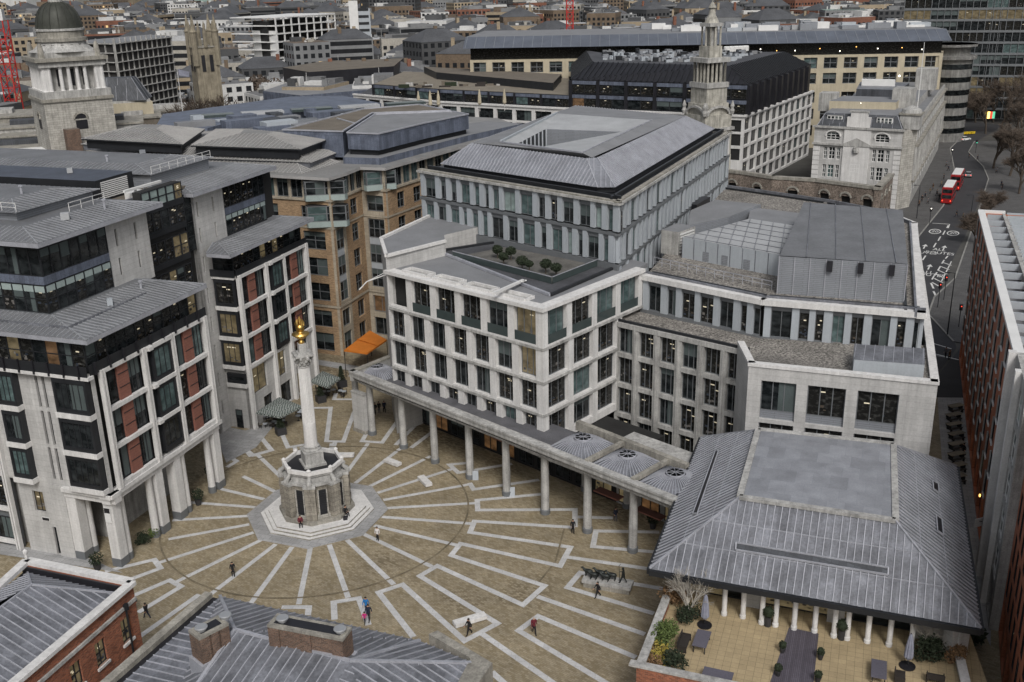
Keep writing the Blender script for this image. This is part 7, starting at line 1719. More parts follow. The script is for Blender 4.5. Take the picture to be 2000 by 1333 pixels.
bl = MB(); u_ = (Vector(X2(Q0)) - Vector(X2(Q1))).normalized(); nn_ = Vector((u_.y, -u_.x)); B0 = Vector(X2(Q0)) - nn_ * 1.2; BR = Vector(X2(QR)) - WR.n.xy * 1.2 if False else Vector(X2(QR)) + Vector((-1.2, .3))
BL = Vector(X2(U(1112, 214, 20))) - nn_ * 1.2
bl.prism([tuple(BL), tuple(B0), tuple(BR), (BR.x - 70, BR.y + 20), (BL.x + 4, BL.y + 62)], 20, 28.2, BLACK, BLACK)
WF2 = Wall(BL, B0); n2 = 12; s2 = WF2.L / n2
for f in range(2):
    z0 = 20.6 + f * 3.9; WF2.box(bl, 0, WF2.L, .02, .35, z0 + 2.55, z0 + 3.5, ZINC_B)
    for i in range(n2): win(T, WF2, i * s2 + (.5 if i % 2 == 0 else 0), i * s2 + s2, z0, z0 + 2.55, .15, pick([('o', 3), ('d', 4), ('a', .35)]), 0, 0, DARK, .12)
for i in range(0, n2, 2): WF2.box(bl, i * s2 - .5, i * s2 + .5, .0, .6, 20.2, 28.0, BLACK)
WR2 = Wall(B0, BR)
for i in range(11): WR2.box(bl, i * WR2.L / 11, i * WR2.L / 11 + 1.6, .01, .9, 20.4, 28.1, BLACK); WR2.box(bl, i * WR2.L / 11 + 2.2, i * WR2.L / 11 + 3.4, .01, .12, 21.5 + (i % 2) * .2, 24.5, STEEL)
bl.build('black_storeys', T)
rf = MB(); top_ = [BL, B0, BR, Vector((BR.x - 70, BR.y + 20)), Vector((BL.x + 4, BL.y + 62))]; ti = [Vector(p) for p in inset([tuple(p) for p in top_], 9)]
hip(rf, top_, ti, 28.25, 32.5, BLACK, DARK, 1.6, .25, .25, ROOFD)
rn = random.Random(31)
for k in range(240):
    s_ = rn.uniform(.08, .92); t_ = rn.uniform(.1, .9); p = (ti[0].lerp(ti[1], s_)).lerp(ti[4].lerp(ti[2], s_), t_); rf.box((p.x, p.y, 32.5), (rn.uniform(.5, 2.2), rn.uniform(.5, 1.5), rn.uniform(.3, 1.2)), rn.choice([PALEP, STEEL, MEMB, DARK]), 15)
for k in range(5): p = U(1420 + k * 9, 95 - k * .4, 33.5); rf.lathe((p.x, p.y, 32.5), [(1.1, 0), (1.1, 1.4), (.9, 1.6)], WHITE, 14)
rf.build('roof', T)
lw = MB(); LQ = [X2(U(1112, 215, 20) + Vector((0, 1.5, 0))), X2(Q2 + Vector((0, 1.5, 0))), X2(U(730, 190, 20) + Vector((0, 1.5, 0)))]
lw.prism([LQ[2], LQ[1], LQ[0], (LQ[0][0] + 3, LQ[0][1] + 50), (LQ[2][0] + 6, LQ[2][1] + 45)], 20, 24.0, BLACK, STONE_T)
for a_, b_ in ((LQ[1], LQ[0]), (LQ[2], LQ[1])):
    W = Wall(a_, b_); n2 = max(4, int(W.L / 4.4)); s2 = W.L / n2
    for i in range(n2): win(T, W, i * s2 + .4, i * s2 + s2, 20.6, 22.9, .1, pick([('o', 3), ('d', 3), ('t', 2)]), 1, 0, DARK, .12)
    W.box(lw, 0, W.L, .01, .35, 22.9, 23.8, ZINC_B)
    for i in range(0, n2, 2): W.box(lw, i * s2 - .35, i * s2 + .35, .01, .5, 20.2, 23.9, BLACK)
lw.prism([(LQ[2][0] + 20, LQ[2][1] + 12), (LQ[0][0] - 4, LQ[0][1] + 12), (LQ[0][0], LQ[0][1] + 40), (LQ[2][0] + 14, LQ[2][1] + 36)], 24, 26.3, DARK, FELT)
for k in range(30): lw.box((LQ[1][0] + rn.uniform(-12, 38), LQ[1][1] + rn.uniform(5, 12), 24), (rn.uniform(1, 4), .8, rn.uniform(.4, 1.3)), rn.choice([RATTAN, LEAF_D, FELT, STONE_G]), 0)
lw.build('lower_storeys', T)
for i, (px, py) in enumerate(((815, 150), (838, 148), (854, 146), (935, 146), (984, 143))):
    p = atD(px, py, 268); m = MB(); m.tube([(p.x, p.y, 24), (p.x, p.y, 29.5)], .08, STONE_S, 5); m.lathe((p.x, p.y, 25.6), [(.2, 0), (.5, .5), (.4, 2.2), (.12, 3.9)], BEIGE, 8); single(m, 'parasol', 'folded cream parasol on the roof terrace of the dark-topped block', 'parasol', 'folded cream parasols on the far roof terrace')

# low black-roofed building, left of it
T = thing('black_roofed_building', 'low building with black cladding and grey-blue parapet, left of the dark-topped office block', 'building', U(640, 180, 12)); m = MB()
a, b, c = U(513, 178, 19), U(588, 187, 19), U(760, 172, 19); m.prism([X2(a), X2(b), X2(c), X2(c + Vector((5, 60, 0))), X2(a + Vector((6, 55, 0)))], 0, 19, ZINC_B, MEMB)
a2, b2, c2 = U(560, 152, 21), U(605, 160, 21), U(770, 148, 21); m.prism([X2(a2 + Vector((-2, 4, 0))), X2(b2), X2(c2), X2(c2 + Vector((0, 40, 0))), X2(a2 + Vector((10, 34, 0)))], 19, 24.5, BLACK, FELT); m.build('wall', T)

# ================================================================ beige block with long grey roof
T = thing('beige_office_block', 'long beige stone office block with square windows and a sweeping grey metal roof, top right', 'office building', (70, 360, 0)); wall = MB()
b0, b1 = (-12, 356), (141, 341); W = Wall(b0, b1); n = 24; stp = W.L / n
wall.prism([W.p(0, -.9, 0)[:2], W.p(W.L, -.9, 0)[:2], W.p(W.L, -45, 0)[:2], W.p(0, -45, 0)[:2]], 0, 30, CORE, MEMB)
rows = [(z_, z_ + 3.5, [(i * stp + 1.1, i * stp + stp - 1.0) for i in range(n)]) for z_ in (4.0, 9.4, 14.8, 20.9, 25.8)]
W.wall(wall, rows, 0, W.L, 0, 30.1, .8, BEIGE)
k = 0
for z0, z1, o in rows[1:]:
    for a, b in o: win(T, W, a, b, z0, z1, -.6, pick([('d', 3), ('t', 2), ('o', 2)]), 1, 1, FRM, .2)
W2_ = Wall(b1, (150, 362)); W2_.box(wall, 0, W2_.L, -3, 0, 0, 30.1, BEIGE); wall.build('wall', T)
m = MB(); W.box(m, 0, W.L, -3, -2, 30.1, 34.0, G_OFF)
for i in range(24): m.blob(W.p(i * 6.3 + rn.uniform(0, 3), -1.9, 31.6 + rn.uniform(-.6, .8)), .17, LAMP_W if i % 2 else LAMP_O, i, 1, 0) if i > 12 else None
m.build('attic_storey', T)
m = MB(); c = [W.p(-2, 1.5, 34.0), W.p(W.L + 2, 1.5, 34.0), W.p(W.L + 2, -6, 37.3), W.p(-2, -6, 37.3)]; m.add(c, [(0, 1, 2, 3)], M('slate_blue_metal', (.12, .135, .165), .5, .2, .2, .1, metal=.2)); m.ribs(c, (-W.n.x, -W.n.y, .6), 3.2, .12, .08, STEEL)
m.add([c[3], c[2], W.p(W.L, -44, 37.3), W.p(0, -44, 37.3)], [(0, 1, 2, 3)], MEMB); m.add([c[0], c[1], W.p(W.L + 2, -3, 33.95), W.p(-2, -3, 33.95)], [(0, 1, 2, 3)], DARK)
for k in range(60): p = W.p(rn.uniform(60, W.L), rn.uniform(-40, -12), 37.35); m.box(p, (rn.uniform(2, 8), rn.uniform(2, 5), rn.uniform(.5, 2.2)), rn.choice([PALEP, WHITE, STEEL, MEMB_L]), -6)
m.build('roof', T)
m = MB(); c = Vector((150, 356, 0)); m.lathe(c, [(7, 0), (7, 27), (8.2, 27.2), (8.2, 28.2), (6, 28.4), (6, 31), (8, 31.2), (8, 32)], STONE_G, 24)
for k in range(6): m.lathe(c + Vector((0, 0, 3 + k * 4.2)), [(7.05, 0), (7.05, 1.7)], G_DARK, 24); m.build('round_corner', T)

# ================================================================ dark glass tower, top right
T = thing('glass_tower', 'large dark glass office tower with horizontal floor bands and some lit floors, top right corner', 'office tower', (200, 400, 0)); m = MB()
g0, g1, g2, g3 = (152, 408), (186, 396), (222, 384), (300, 362); fz = MB()
m.prism([g0, g1, g2, g3, (320, 420), (170, 450)], 0, 62, CORE)
m.build('core', T)
for a, b in ((g0, g1), (g1, g2), (g2, g3)):
    W = Wall(a, b); n = int(W.L / 2.4)
    for f in range(15):
        z0 = 1 + f * 4.05; lit = f in (2, 3, 9)
        W.box(fz, 0, W.L, .05, .5, z0 + 3.4, z0 + 4.05, FRM)
        for i in range(0, n, 4): win(T, W, W.L * i / n, min(W.L, W.L * (i + 4) / n), z0, z0 + 3.4, .1, ('w' if (lit and rn.random() < .75) else pick([('d', 5), ('o', 2), ('t', 1)])), 3, 0, FRM, .14) if W.L * i / n < 75 and f < 13 else None
        for i in range(n): W.box(fz, W.L * i / n - .09, W.L * i / n + .09, .12, .5, z0, z0 + 3.4, FRM)
fz.build('floor_band', T)

# ================================================================ Old Bailey style domed tower
OD = 292; oc = atD(138, 190, OD); OX, OY = oc.x, oc.y
def zo(px, py): return atD(px, py, OD - 6).z
T = thing('domed_tower', 'grimy white stone tower with columns and a dark ribbed lead dome, top left', 'tower', (OX, OY, 0)); m = MB()
z = dict(base=zo(150, 250), t1=zo(140, 196), t2=zo(137, 184), c0=zo(135, 176), c1=zo(122, 130), e1=zo(120, 112), a1=zo(112, 76), r1=zo(105, 62), top=zo(98, 8))
dg = 34
m.box((OX, OY, 0), (16.4, 16.4, z['t1']), STONE_B, dg); m.box((OX, OY, z['t1']), (17.2, 17.2, .8), STONE_D, dg); m.box((OX, OY, z['t1'] + .8), (16.5, 16.5, z['c0'] - z['t1'] - .8), STONE_G, dg)
m.box((OX, OY, z['c0']), (10.6, 10.6, z['c1'] - z['c0']), STONE_G, dg); m.box((OX, OY, z['c1']), (15.8, 15.8, z['e1'] - z['c1'] - .9), STONE_G, dg); m.box((OX, OY, z['e1'] - .9), (17.2, 17.2, .9), STONE_D, dg)
m.box((OX, OY, z['e1']), (14.2, 14.2, 1.2), STONE_G, dg)
m.lathe((OX, OY, 0), [(8.1, z['e1'] + 1.2), (7.0, z['e1'] + 1.7), (6.0, z['e1'] + 2.6), (5.6, z['a1'] - .8)], STONE_G, 24); m.lathe((OX, OY, 0), [(6.2, z['a1'] - .8), (6.2, z['a1']), (5.6, z['a1'] + .1), (5.6, z['r1'])], STONE_D, 24)
for k in range(16): a = 2 * pi * k / 16; m.box((OX + 5.55 * cos(a), OY + 5.55 * sin(a), z['a1'] - 3.0), (.7, .7, 1.5), BLACK, math.degrees(a))
for k in range(4):
    a = radians(dg + 90 * k); d = Vector((cos(a), sin(a), 0)); r = Vector((-d.y, d.x, 0)); h_ = z['c1'] - z['c0']
    for o_ in (-6.9, -5.6, -2.9, -1.0, 1.0, 2.9, 5.6, 6.9): c = Vector((OX, OY, z['c0'])) + d * 7.0 + r * o_; m.lathe(c, [(.62, 0), (.5, .3), (.43, h_ - .6), (.65, h_)], STONE_S, 10)
    for o_ in (-6.2, 6.2): m.box(Vector((OX, OY, z['c0'])) + d * 6.2 + r * o_, (2.2, 1.7, h_), STONE_S, dg + 90 * k)
    for o_ in (-3.0, 0, 3.0): m.box(Vector((OX, OY, z['c0'] + 1)) + d * 5.2 + r * o_, (.6, 1.1, h_ * .7), BLACK, dg + 90 * k)
    c = Vector((OX, OY, z['t1'] - 7)) + d * 8.0; m.box(c, (.6, 2.8, 2.2), BLACK, dg + 90 * k)
    for j in range(7): t0, t1 = pi * j / 7, pi * (j + 1) / 7; cc = c + d * .3 + Vector((0, 0, 2.6)); m.bar(cc + r * 1.6 * cos(t0) + Vector((0, 0, 1.5 * sin(t0))), cc + r * 1.6 * cos(t1) + Vector((0, 0, 1.5 * sin(t1))), .4, .5, STONE_D); m.add([cc + r * 1.5 * cos(t0) + Vector((0, 0, 1.4 * sin(t0))), cc + r * 1.5 * cos(t1) + Vector((0, 0, 1.4 * sin(t1))), cc], [(0, 1, 2)], BLACK)
    cs = Vector((OX, OY, z['e1'])) + (d + r).normalized() * 9.3; m.tube([cs, cs + Vector((0, 0, 1.2)), cs + Vector((0, 0, 2.6)), cs + Vector((0, 0, 3.4))], [.9, .8, .6, .35], STONE_D, 8)
m.build('tower', T)
m = MB(); N = 48; H_ = z['top'] - z['r1']; prof = [(5.45, 0)] + [(5.4 * cos(t_ * pi / 2) ** .82 if t_ < 1 else .3, H_ * sin(t_ * pi / 2)) for t_ in (.12, .25, .4, .55, .7, .85, .95)] 
m.lathe((OX, OY, z['r1']), [(5.9, 0), (5.9, .5), (5.4, .55)], STONE_G, 32); m.lathe((OX, OY, z['r1'] + .5), prof, DOMEG, N, smooth=True)
for k in range(16):
    a = 2 * pi * k / 16; P_ = [(OX + (r_ + .06) * cos(a), OY + (r_ + .06) * sin(a), z['r1'] + .5 + z_) for r_, z_ in prof]; m.tube(P_, .11, DOMEG, 4, smooth=False)
m.build('dome', T); m = MB(); m.lathe((OX, OY, z['top']), [(1.7, 0), (1.7, 2.4), (2.0, 2.5), (1.2, 3.4), (.4, 5), (.3, 7)], STONE_G, 12); m.build('lantern', T)
# court buildings round its foot
T = thing('court_building', 'grimy stone court building with low roofs around the foot of the domed tower', 'building', (OX - 5, OY - 18, 0)); m = MB()
for (p, zt, w, l, mt) in (((20, 262), 19, 26, 16, STONE_G), ((75, 245), 20.5, 22, 10, STONE_G), ((232, 238), 21.5, 12, 14, STONE_G), ((45, 285), 17, 30, 14, STONE_D), ((270, 228), 20, 12, 12, FELT), ((8, 225), 22, 16, 16, STONE_D), ((330, 215), 19, 30, 12, STONE_G)):
    c = U(*p, zt); m.box((c.x, c.y, 0), (w, l, zt), mt, dg - 15); m.box((c.x, c.y, zt), (w + .8, l + .8, .5), STONE_D, dg - 15); m.box((c.x - 2, c.y + 1, zt + .5), (w * .5, l * .4, 1.2), rn.choice([SLATE, STONE_G]), dg - 15)
m.build('wall', T); m = MB(); c = U(142, 268, 21); m.box((c.x, c.y, 0), (3.4, 2.8, 23), BRICK_C, dg); m.build('chimney', T)
c = U(85, 300, 16); m = MB(); m.box((c.x, c.y, 0), (28, 10, 17), BRICK_T, 20); m.box((c.x, c.y, 17), (27, 9, .4), WHITE, 20); single(m, 'brick_building', 'low brown brick building with a pale flat roof at the foot of the domed tower', 'building')

# ================================================================ scaffolded block
T = thing('scaffolded_building', 'square building wrapped in dark netting and pale scaffolding, right of the domed tower', 'building', atD(270, 150, 400) * 1); m = MB()
p0, p1, p2 = atD(198, 80, 395), atD(222, 82, 392), atD(332, 76, 425); zt_ = 57 - (57 - p1.z); 
s0, s1, s2 = (p0.x - 10, p0.y + 6), (p1.x, p1.y), (p2.x, p2.y); ZS_ = p1.z
m.prism([s0, s1, s2, (s2[0] - 14, s2[1] + 20), (s0[0] - 4, s0[1] + 20)], 0, ZS_ - .5, M('dark_net', (.035, .033, .032), .9, .3, .4, .3), MEMB); m.build('netting', T); m = MB()
for a, b, n in ((s0, s1, 4), (s1, s2, 11)):
    W = Wall(a, b)
    for i in range(n + 1): W.box(m, W.L * i / n - .15, W.L * i / n + .15, .05, .5, 0, ZS_ + 1, STONE_G)
    k = 0
    while k * 3.1 < ZS_ + 1: W.box(m, 0, W.L, .1, .9, k * 3.1, k * 3.1 + .28, STONE_G); k += 1
m.build('scaffold', T)
cb_ = atD(232, 155, 330); m = MB(); m.box((cb_.x, cb_.y, 0), (16, 10, 24), BEIGE, 25); m.box((cb_.x, cb_.y, 24), (15, 9, .6), STONE_G, 25)
hip(m, [Vector((cb_.x + x, cb_.y + y)) for x, y in ((-8, -5), (8, -3), (7, 6), (-8, 5))], [Vector((cb_.x + x, cb_.y + y)) for x, y in ((-5, -2), (4, -1), (4, 3), (-5, 2))], 24.6, 31, SLATE, LEAD_L, 3, .05, .05)
for k in range(5): m.box((cb_.x - 6 + k * 3, cb_.y - 5.4 + k * 1.3 - 1.5, 18), (1.2, .6, 2.4), BLACK, 25); m.box((cb_.x - 6 + k * 3, cb_.y - 5.4 + k * 1.3 - 1.5, 13), (1.2, .6, 2.4), BLACK, 25)
single(m, 'mansard_building', 'small ochre building with slate mansard roof between the domed tower and scaffolded block', 'building')
# ================================================================ church tower with four pinnacles
T = thing('church_tower', 'old ochre stone church tower with four tall pinnacles, top left', 'church tower', atD(402, 150, 385)); m = MB(); c = atD(402, 140, 385)
OCH = M('ochre_stone', (.25, .22, .165), .9, .3, .5, .2, streak=.3); zt_ = atD(402, 92, 385).z; zp = atD(402, 28, 385).z; w_ = 8.0
m.box((c.x, c.y, 0), (w_, w_, zt_), OCH, 30); m.box((c.x, c.y, zt_), (w_ + .6, w_ + .6, .5), STONE_D, 30)
for k in range(4):
    a = radians(30 + 45 + 90 * k); q_ = c + Vector((cos(a), sin(a), 0)) * (w_ * .66); h_ = zp - zt_
    m.lathe((q_.x, q_.y, zt_ - 6), [(1.1, 0), (1.1, 6 + h_ * .45), (1.35, 6 + h_ * .48), (.9, 6 + h_ * .55), (.15, 6 + h_)], OCH, 8)
    d = Vector((cos(radians(30 + 90 * k)), sin(radians(30 + 90 * k)), 0)); r = Vector((-d.y, d.x, 0))
    for j in range(3): m.box(c + d * 4.0 + r * (-1.9 + j * 1.9) + Vector((0, 0, zt_ + .3 - c.z)), (.5, 1.0, 2.6), OCH, 30 + 90 * k)
    for s_ in (-1.4, 1.4): m.box(c + d * 3.95 + r * s_ + Vector((0, 0, zt_ - 8 - c.z)), (.5, 1.2, 5.5), BLACK, 30 + 90 * k)
    q_ = c + d * 4.0; m.lathe((q_.x, q_.y, zt_), [(.7, 0), (.7, h_ * .45), (.1, h_ * .8)], OCH, 6)
m.build('tower', T)
for i, (px, py, hh) in enumerate(((395, 190, 15), (425, 185, 14), (370, 185, 12), (455, 180, 12), (348, 190, 11))):
    b = atD(px, py, 330); baretree('bare_tree', ['large bare tree below the pinnacled church tower', 'bare tree right of the church tower foot', 'bare tree left of the church tower foot', 'bare tree far right of the church tower foot', 'bare tree by the flagpole at top left'][i], (b.x, b.y, 5), hh + 12, .7, BARK, 40 + i, 5, 1, .4, tmin=.07)
f0 = atD(356, 200, 300); m = MB(); m.tube([(f0.x, f0.y, 0), (f0.x - .3, f0.y, atD(348, 135, 300).z)], [.15, .08], WHITE, 6); zt_ = atD(348, 135, 300).z; m.add([(f0.x, f0.y, zt_), (f0.x + 3, f0.y - .4, zt_ - .8), (f0.x + 2.8, f0.y - .2, zt_ - 2.2), (f0.x, f0.y, zt_ - 1.7)], [(0, 1, 2, 3)], CANV); single(m, 'flagpole', 'white flagpole with a drooping flag left of the church tower', 'flagpole')
# cranes
def mast(p, z1, w, mat, T):
    m = MB(); 
    for dx in (-w, w):
        for dy in (-w, w): m.bar((p.x + dx, p.y + dy, 0), (p.x + dx, p.y + dy, z1), .34, .34, mat)
    k = 0; s_ = w * 2.0
    while k * s_ < z1 - s_:
        z0 = k * s_
        for (a, b) in (((-w, -w), (w, -w)), ((w, -w), (w, w)), ((w, w), (-w, w)), ((-w, w), (-w, -w))):
            m.bar((p.x + a[0], p.y + a[1], z0), (p.x + b[0], p.y + b[1], z0 + s_), .2, .2, mat); m.bar((p.x + a[0], p.y + a[1], z0), (p.x + b[0], p.y + b[1], z0), .2, .2, mat)
        k += 1
    m.build('mast', T)
p = atD(1113, 100, 420); T = thing('tower_crane', 'red lattice crane mast rising through the top edge, centre right of the city', 'crane', (p.x, p.y, 0)); mast(p, 62, 1.25, REDC, T)
p = atD(18, 150, 400); T = thing('tower_crane', 'red lattice crane mast at the left edge behind the domed tower', 'crane', (p.x, p.y, 0)); mast(p, atD(8, 40, 400).z, 2.0, REDC, T); m = MB(); zc = atD(8, 40, 400).z; m.box((p.x, p.y, zc), (3.4, 3.4, 3.6), WHITE, 10); m.box((p.x, p.y - 1.72, zc + .8), (2.4, .1, 2), BLACK, 0); m.build('cab', T)
# white-framed open concrete building and white slab tower
T = thing('concrete_frame_building', 'white open concrete frame building with a blank white side wall, top left of centre', 'building', atD(580, 80, 560)); m = MB()
f0, f1, f2 = atD(492, 60, 575), atD(540, 62, 560), atD(655, 48, 600); W = Wall(X2(f0), X2(f1)); W2_ = Wall(X2(f1), X2(f2)); zt_ = atD(600, 30, 580).z
W.box(m, 0, W.L, -.6, 0, 0, f0.z, WHITE)
m.prism([W.p(0, -1, 0)[:2], W2_.p(0, -6, 0)[:2], W2_.p(W2_.L, -6, 0)[:2], W2_.p(W2_.L, -30, 0)[:2], W.p(0, -26, 0)[:2]], 0, zt_ - 2, CORE, MEMB_L)
zf = zt_
while zf > 4:
    W2_.box(m, 0, W2_.L, -30, .3, zf - .5, zf, WHITE)
    for i in range(9): W2_.box(m, W2_.L * i / 8 - .3, W2_.L * i / 8 + .3, -.4, .2, zf - 4.0, zf - .5, WHITE)
    zf -= 4.0
m.build('frame', T)
c = atD(693, 62, 660); m = MB(); m.box((c.x, c.y, 0), (5.4, 4, atD(686, 2, 660).z), WHITE, 8); m.box((c.x + 6, c.y + 3, 0), (7, 8, atD(700, 18, 660).z), PALEP, 8)
for k in range(6): m.box((c.x + 6, c.y - 1.05, 18 + k * 4), (6.4, .2, 1.6), DARK, 8)
single(m, 'slab_tower', 'narrow white slab tower at the top edge right of the concrete frame building', 'tower')

# ================================================================ the city
def proj(x, y, z):
    zz = z - CH; fw = y * cos(CP) - zz * sin(CP); dn = -y * sin(CP) - zz * cos(CP); a = CF * x / fw; b = CF * dn / fw
    return 1000 + a * cos(CR) + b * sin(CR), 666.5 - a * sin(CR) + b * cos(CR)
WALLS = [('brick red', M('city_brick', (.20, .09, .06), .9, .25, .1, .2)), ('brown brick', M('city_brown', (.16, .12, .085), .9, .25, .1, .2)), ('pale stone', M('city_stone', (.36, .34, .30), .9, .2, .1, .2)), ('white', M('city_white', (.55, .55, .54), .8, .15, .1, .1)), ('grey', M('city_grey', (.20, .205, .21), .8, .2, .1, .1)), ('dark grey', M('city_dark', (.07, .072, .075), .8, .2, .1, .1)), ('sandy', M('city_sand', (.33, .27, .19), .9, .2, .1, .15))]
RFS = [('slate roof', M('city_slate', (.08, .083, .09), .7, .3, .1, .2)), ('grey flat roof', M('city_flat', (.17, .172, .175), .8, .3, .08, .2)), ('pale flat roof', M('city_pale', (.38, .385, .39), .8, .25, .08, .15)), ('green copper roof', M('city_copper', (.20, .27, .24), .7, .25, .1, .15)), ('brown roof', M('city_felt', (.14, .11, .085), .9, .3, .1, .2))]
CW = M('city_window', (.02, .022, .025), .25, .3, .3, .3)
CWL = M('city_window_lit', (.3, .2, .08), .4, 0, 1, 0, emis=((1, .7, .35), .6))
def city_building(m, cx, cy, w, d, h, deg, wi, ri, rn, detail=True):
    wm, rm = WALLS[wi][1], RFS[ri][1]; a = radians(deg); ca, sa = cos(a), sin(a)
    P = lambda x, y, z: (cx + x * ca - y * sa, cy + x * sa + y * ca, z)
    m.box((cx, cy, 0), (w, d, h), wm, deg)
    if ri == 0 or (ri == 3 and rn.random() < .5):
        hr = min(w, d) * .24; x, y = w / 2 + .2, d / 2 + .2
        if w > d: r0, r1 = (-x + y * .7, 0), (x - y * .7, 0)
        else: r0, r1 = (0, -y + x * .7), (0, y - x * .7)
        c = [P(-x, -y, h), P(x, -y, h), P(x, y, h), P(-x, y, h)]; a_, b_ = P(*r0, h + hr), P(*r1, h + hr)
        m.add(c + [a_, b_], [(0, 1, 5, 4), (1, 2, 5), (2, 3, 4, 5), (3, 0, 4)] if w > d else [(0, 1, 4), (1, 2, 5, 4), (2, 3, 5), (3, 0, 4, 5)], rm)
        if detail:
            for k in range(rn.randint(1, 4)): q_ = P(rn.uniform(-x, x) * .7, rn.uniform(-y, y) * .7, h); m.box((q_[0], q_[1], h), (1.6, .9, hr + 1.0), WALLS[rn.choice((0, 1, 1, 6))][1], deg)
    else:
        m.box((cx, cy, h), (w - .8, d - .8, .25), rm, deg)
        m.box((cx, cy, h), (w, d, .12), wm, deg)
        if detail:
            for k in range(rn.randint(3, 9)): q_ = P(rn.uniform(-1, 1) * w * .44, rn.uniform(-1, 1) * d * .44, 0); m.box((q_[0], q_[1], h + .1), (rn.uniform(.6, 2.6), rn.uniform(.5, 2), rn.uniform(.5, 2.2)), rn.choice([WALLS[4][1], WALLS[3][1], WALLS[5][1], WALLS[1][1], WALLS[2][1]]), deg)
            if rn.random() < .35: q_ = P(rn.uniform(-1, 1) * w * .4, rn.uniform(-1, 1) * d * .4, 0); m.bar((q_[0], q_[1], h), (q_[0], q_[1], h + rn.uniform(3, 6)), .12, .12, WALLS[3][1])
        for k in range(rn.randint(1, 5) if detail else 1):
            bw, bd_ = rn.uniform(.12, .5) * w, rn.uniform(.12, .45) * d; q_ = P(rn.uniform(-1, 1) * (w - bw) * .42, rn.uniform(-1, 1) * (d - bd_) * .42, 0); m.box((q_[0], q_[1], h), (bw, bd_, rn.uniform(1, 3.4)), rn.choice([WALLS[4][1], WALLS[3][1], rm, WALLS[5][1]]), deg)
    if not detail: return
    nf = int(h / 3.6); nw = max(2, int(w / 3.4)); nd = max(2, int(d / 3.4)); style = rn.random()
    for f in range(max(0, nf - 5), nf):
        z0 = 1.2 + f * 3.6
        if z0 + 2 > h: continue
        for (n_, side, L_) in ((nw, 'f', w), (nd, 'l', d), (nd, 'r', d)):
            if style < .25: m_ = 1; segs = [(-L_ / 2 + .6, L_ / 2 - .6)]
            else: segs = [(-L_ / 2 + L_ * (i + .25) / n_, -L_ / 2 + L_ * (i + .8) / n_) for i in range(n_)]
            for (s0, s1) in segs:
                if side == 'f': q_ = [P(s0, -d / 2 - .05, z0), P(s1, -d / 2 - .05, z0), P(s1, -d / 2 - .05, z0 + 2), P(s0, -d / 2 - .05, z0 + 2)]
                elif side == 'r': q_ = [P(w / 2 + .05, s0, z0), P(w / 2 + .05, s1, z0), P(w / 2 + .05, s1, z0 + 2), P(w / 2 + .05, s0, z0 + 2)]
                else: q_ = [P(-w / 2 - .05, s1, z0), P(-w / 2 - .05, s0, z0), P(-w / 2 - .05, s0, z0 + 2), P(-w / 2 - .05, s1, z0 + 2)]
                m.add(q_, [(0, 1, 2, 3)], CWL if (rn.random() < .012 and style > .25) else CW)
LM = [(100, 'behind the domed tower'), (270, 'behind the scaffolded block'), (400, 'behind the pinnacled church tower'), (570, 'around the white concrete frame'), (690, 'near the white slab tower'), (820, 'between the white slab tower and the red crane'), (960, 'left of the centre red crane'), (1110, 'directly behind the centre red crane'), (1250, 'right of the centre red crane'), (1390, 'behind the white steeple'), (1520, 'beyond the beige block, right of the steeple'), (1690, 'beyond the right end of the beige block'), (1900, 'behind the dark glass tower')]
rn = random.Random(77); cnt = 0; far = MB(); y = 345.0; used = {}
KEEP = [(OX, OY, 45), (cb_.x, cb_.y, 18), (s1[0] - 5, s1[1] + 12, 32), (c.x, c.y, 14), (atD(402, 140, 385).x, atD(402, 140, 385).y, 16), (atD(590, 60, 585).x, atD(590, 60, 585).y + 10, 38), (200, 405, 60), (atD(1113, 100, 420).x, 420, 6), (atD(18, 150, 400).x, 380, 8)]
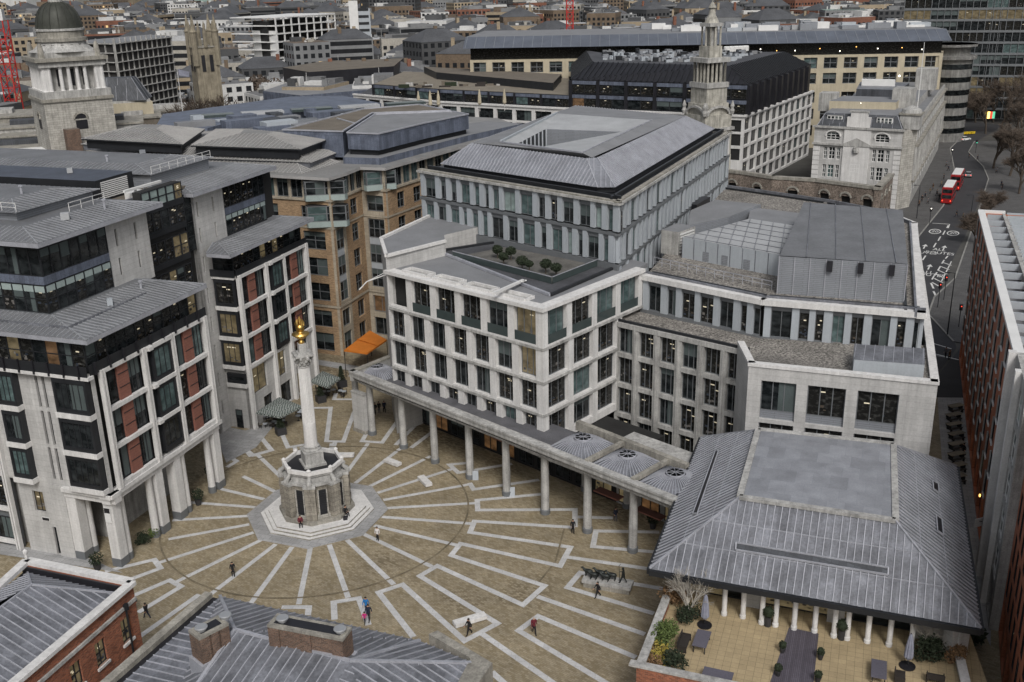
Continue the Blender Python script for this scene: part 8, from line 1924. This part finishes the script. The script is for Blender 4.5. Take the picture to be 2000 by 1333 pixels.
while y < 4200:
    cell = 25 + (y - 345) * .02
    if y > 1100: cell = 40 + (y - 1100) * .03
    x = -y * .60 - 20
    while x < y * .57 + 20:
        cx, cy = x + rn.uniform(-.15, .15) * cell, y + rn.uniform(-.15, .15) * cell; x += cell * rn.uniform(.9, 1.1)
        if any(hypot(cx - k[0], cy - k[1]) < k[2] + cell * .4 for k in KEEP): continue
        if -30 < cx < 150 and cy < 425: continue
        if 120 < cx < 190 and cy < 430: continue
        if cy < 380 and -120 < cx < 20: continue
        w, d = cell * rn.uniform(.6, .92), cell * rn.uniform(.6, .92); h = rn.choice([12, 15, 17, 19, 21, 24, 29]) + rn.uniform(-1.5, 1.5)
        if rn.random() < .05 and y > 600: h += 10
        if cy < 470: h = min(h, 20)
        deg = rn.choice([-12, 8, 20, 28]) + rn.uniform(-5, 5); wi = rn.choices(range(7), [3, 5, 4, 2, 5, 4.5, 3])[0]; ri = rn.choices(range(5), [5, 6, 3, .4, 2.5])[0]
        if y < 1080 and cnt < 290:
            m = MB(); city_building(m, cx, cy, w, d, h, deg, wi, ri, rn); px, py = proj(cx, cy, h)
            if not (-60 < px < 2060 and py > -60): continue
            lm = min(LM, key=lambda l: abs(l[0] - px))[1]; dist = 'near' if cy < 520 else 'middling' if cy < 760 else 'far'
            sz = 'wide' if w > d * 1.15 else 'deep' if d > w * 1.15 else 'square'
            lab = f'{WALLS[wi][0]} block, {RFS[ri][0]}, {dist}, {lm}'
            o = single(m, 'city_building', lab, 'building', 'blocks of the distant city'); cnt += 1
        else: city_building(far, cx, cy, w, d, h, deg, wi, ri, rn, y < 1700)
    y += cell * .95
o = far.build('distant_city'); tag(o, 'dense mass of far city rooftops reaching the top edge', 'city', None, 'stuff')
# bare tree masses among the blocks
for i in range(26):
    yy = rn.uniform(420, 900); xx = rn.uniform(-.5, .5) * yy; m = MB()
    for k in range(3): m.leaves((xx + rn.uniform(-6, 6), yy + rn.uniform(-4, 4), 15 + rn.uniform(-2, 2)), rn.uniform(5, 8), 420, .8, TWIG, i * 5 + k, .8, .1)
    m.tube([(xx, yy, 0), (xx, yy, 14)], [.6, .3], BARK, 6)
    px, py = proj(xx, yy, 14); lm = min(LM, key=lambda l: abs(l[0] - px))[1]
    single(m, 'bare_tree', f'brown bare tree among distant rooftops, {lm}', 'tree', 'bare trees among the distant rooftops')
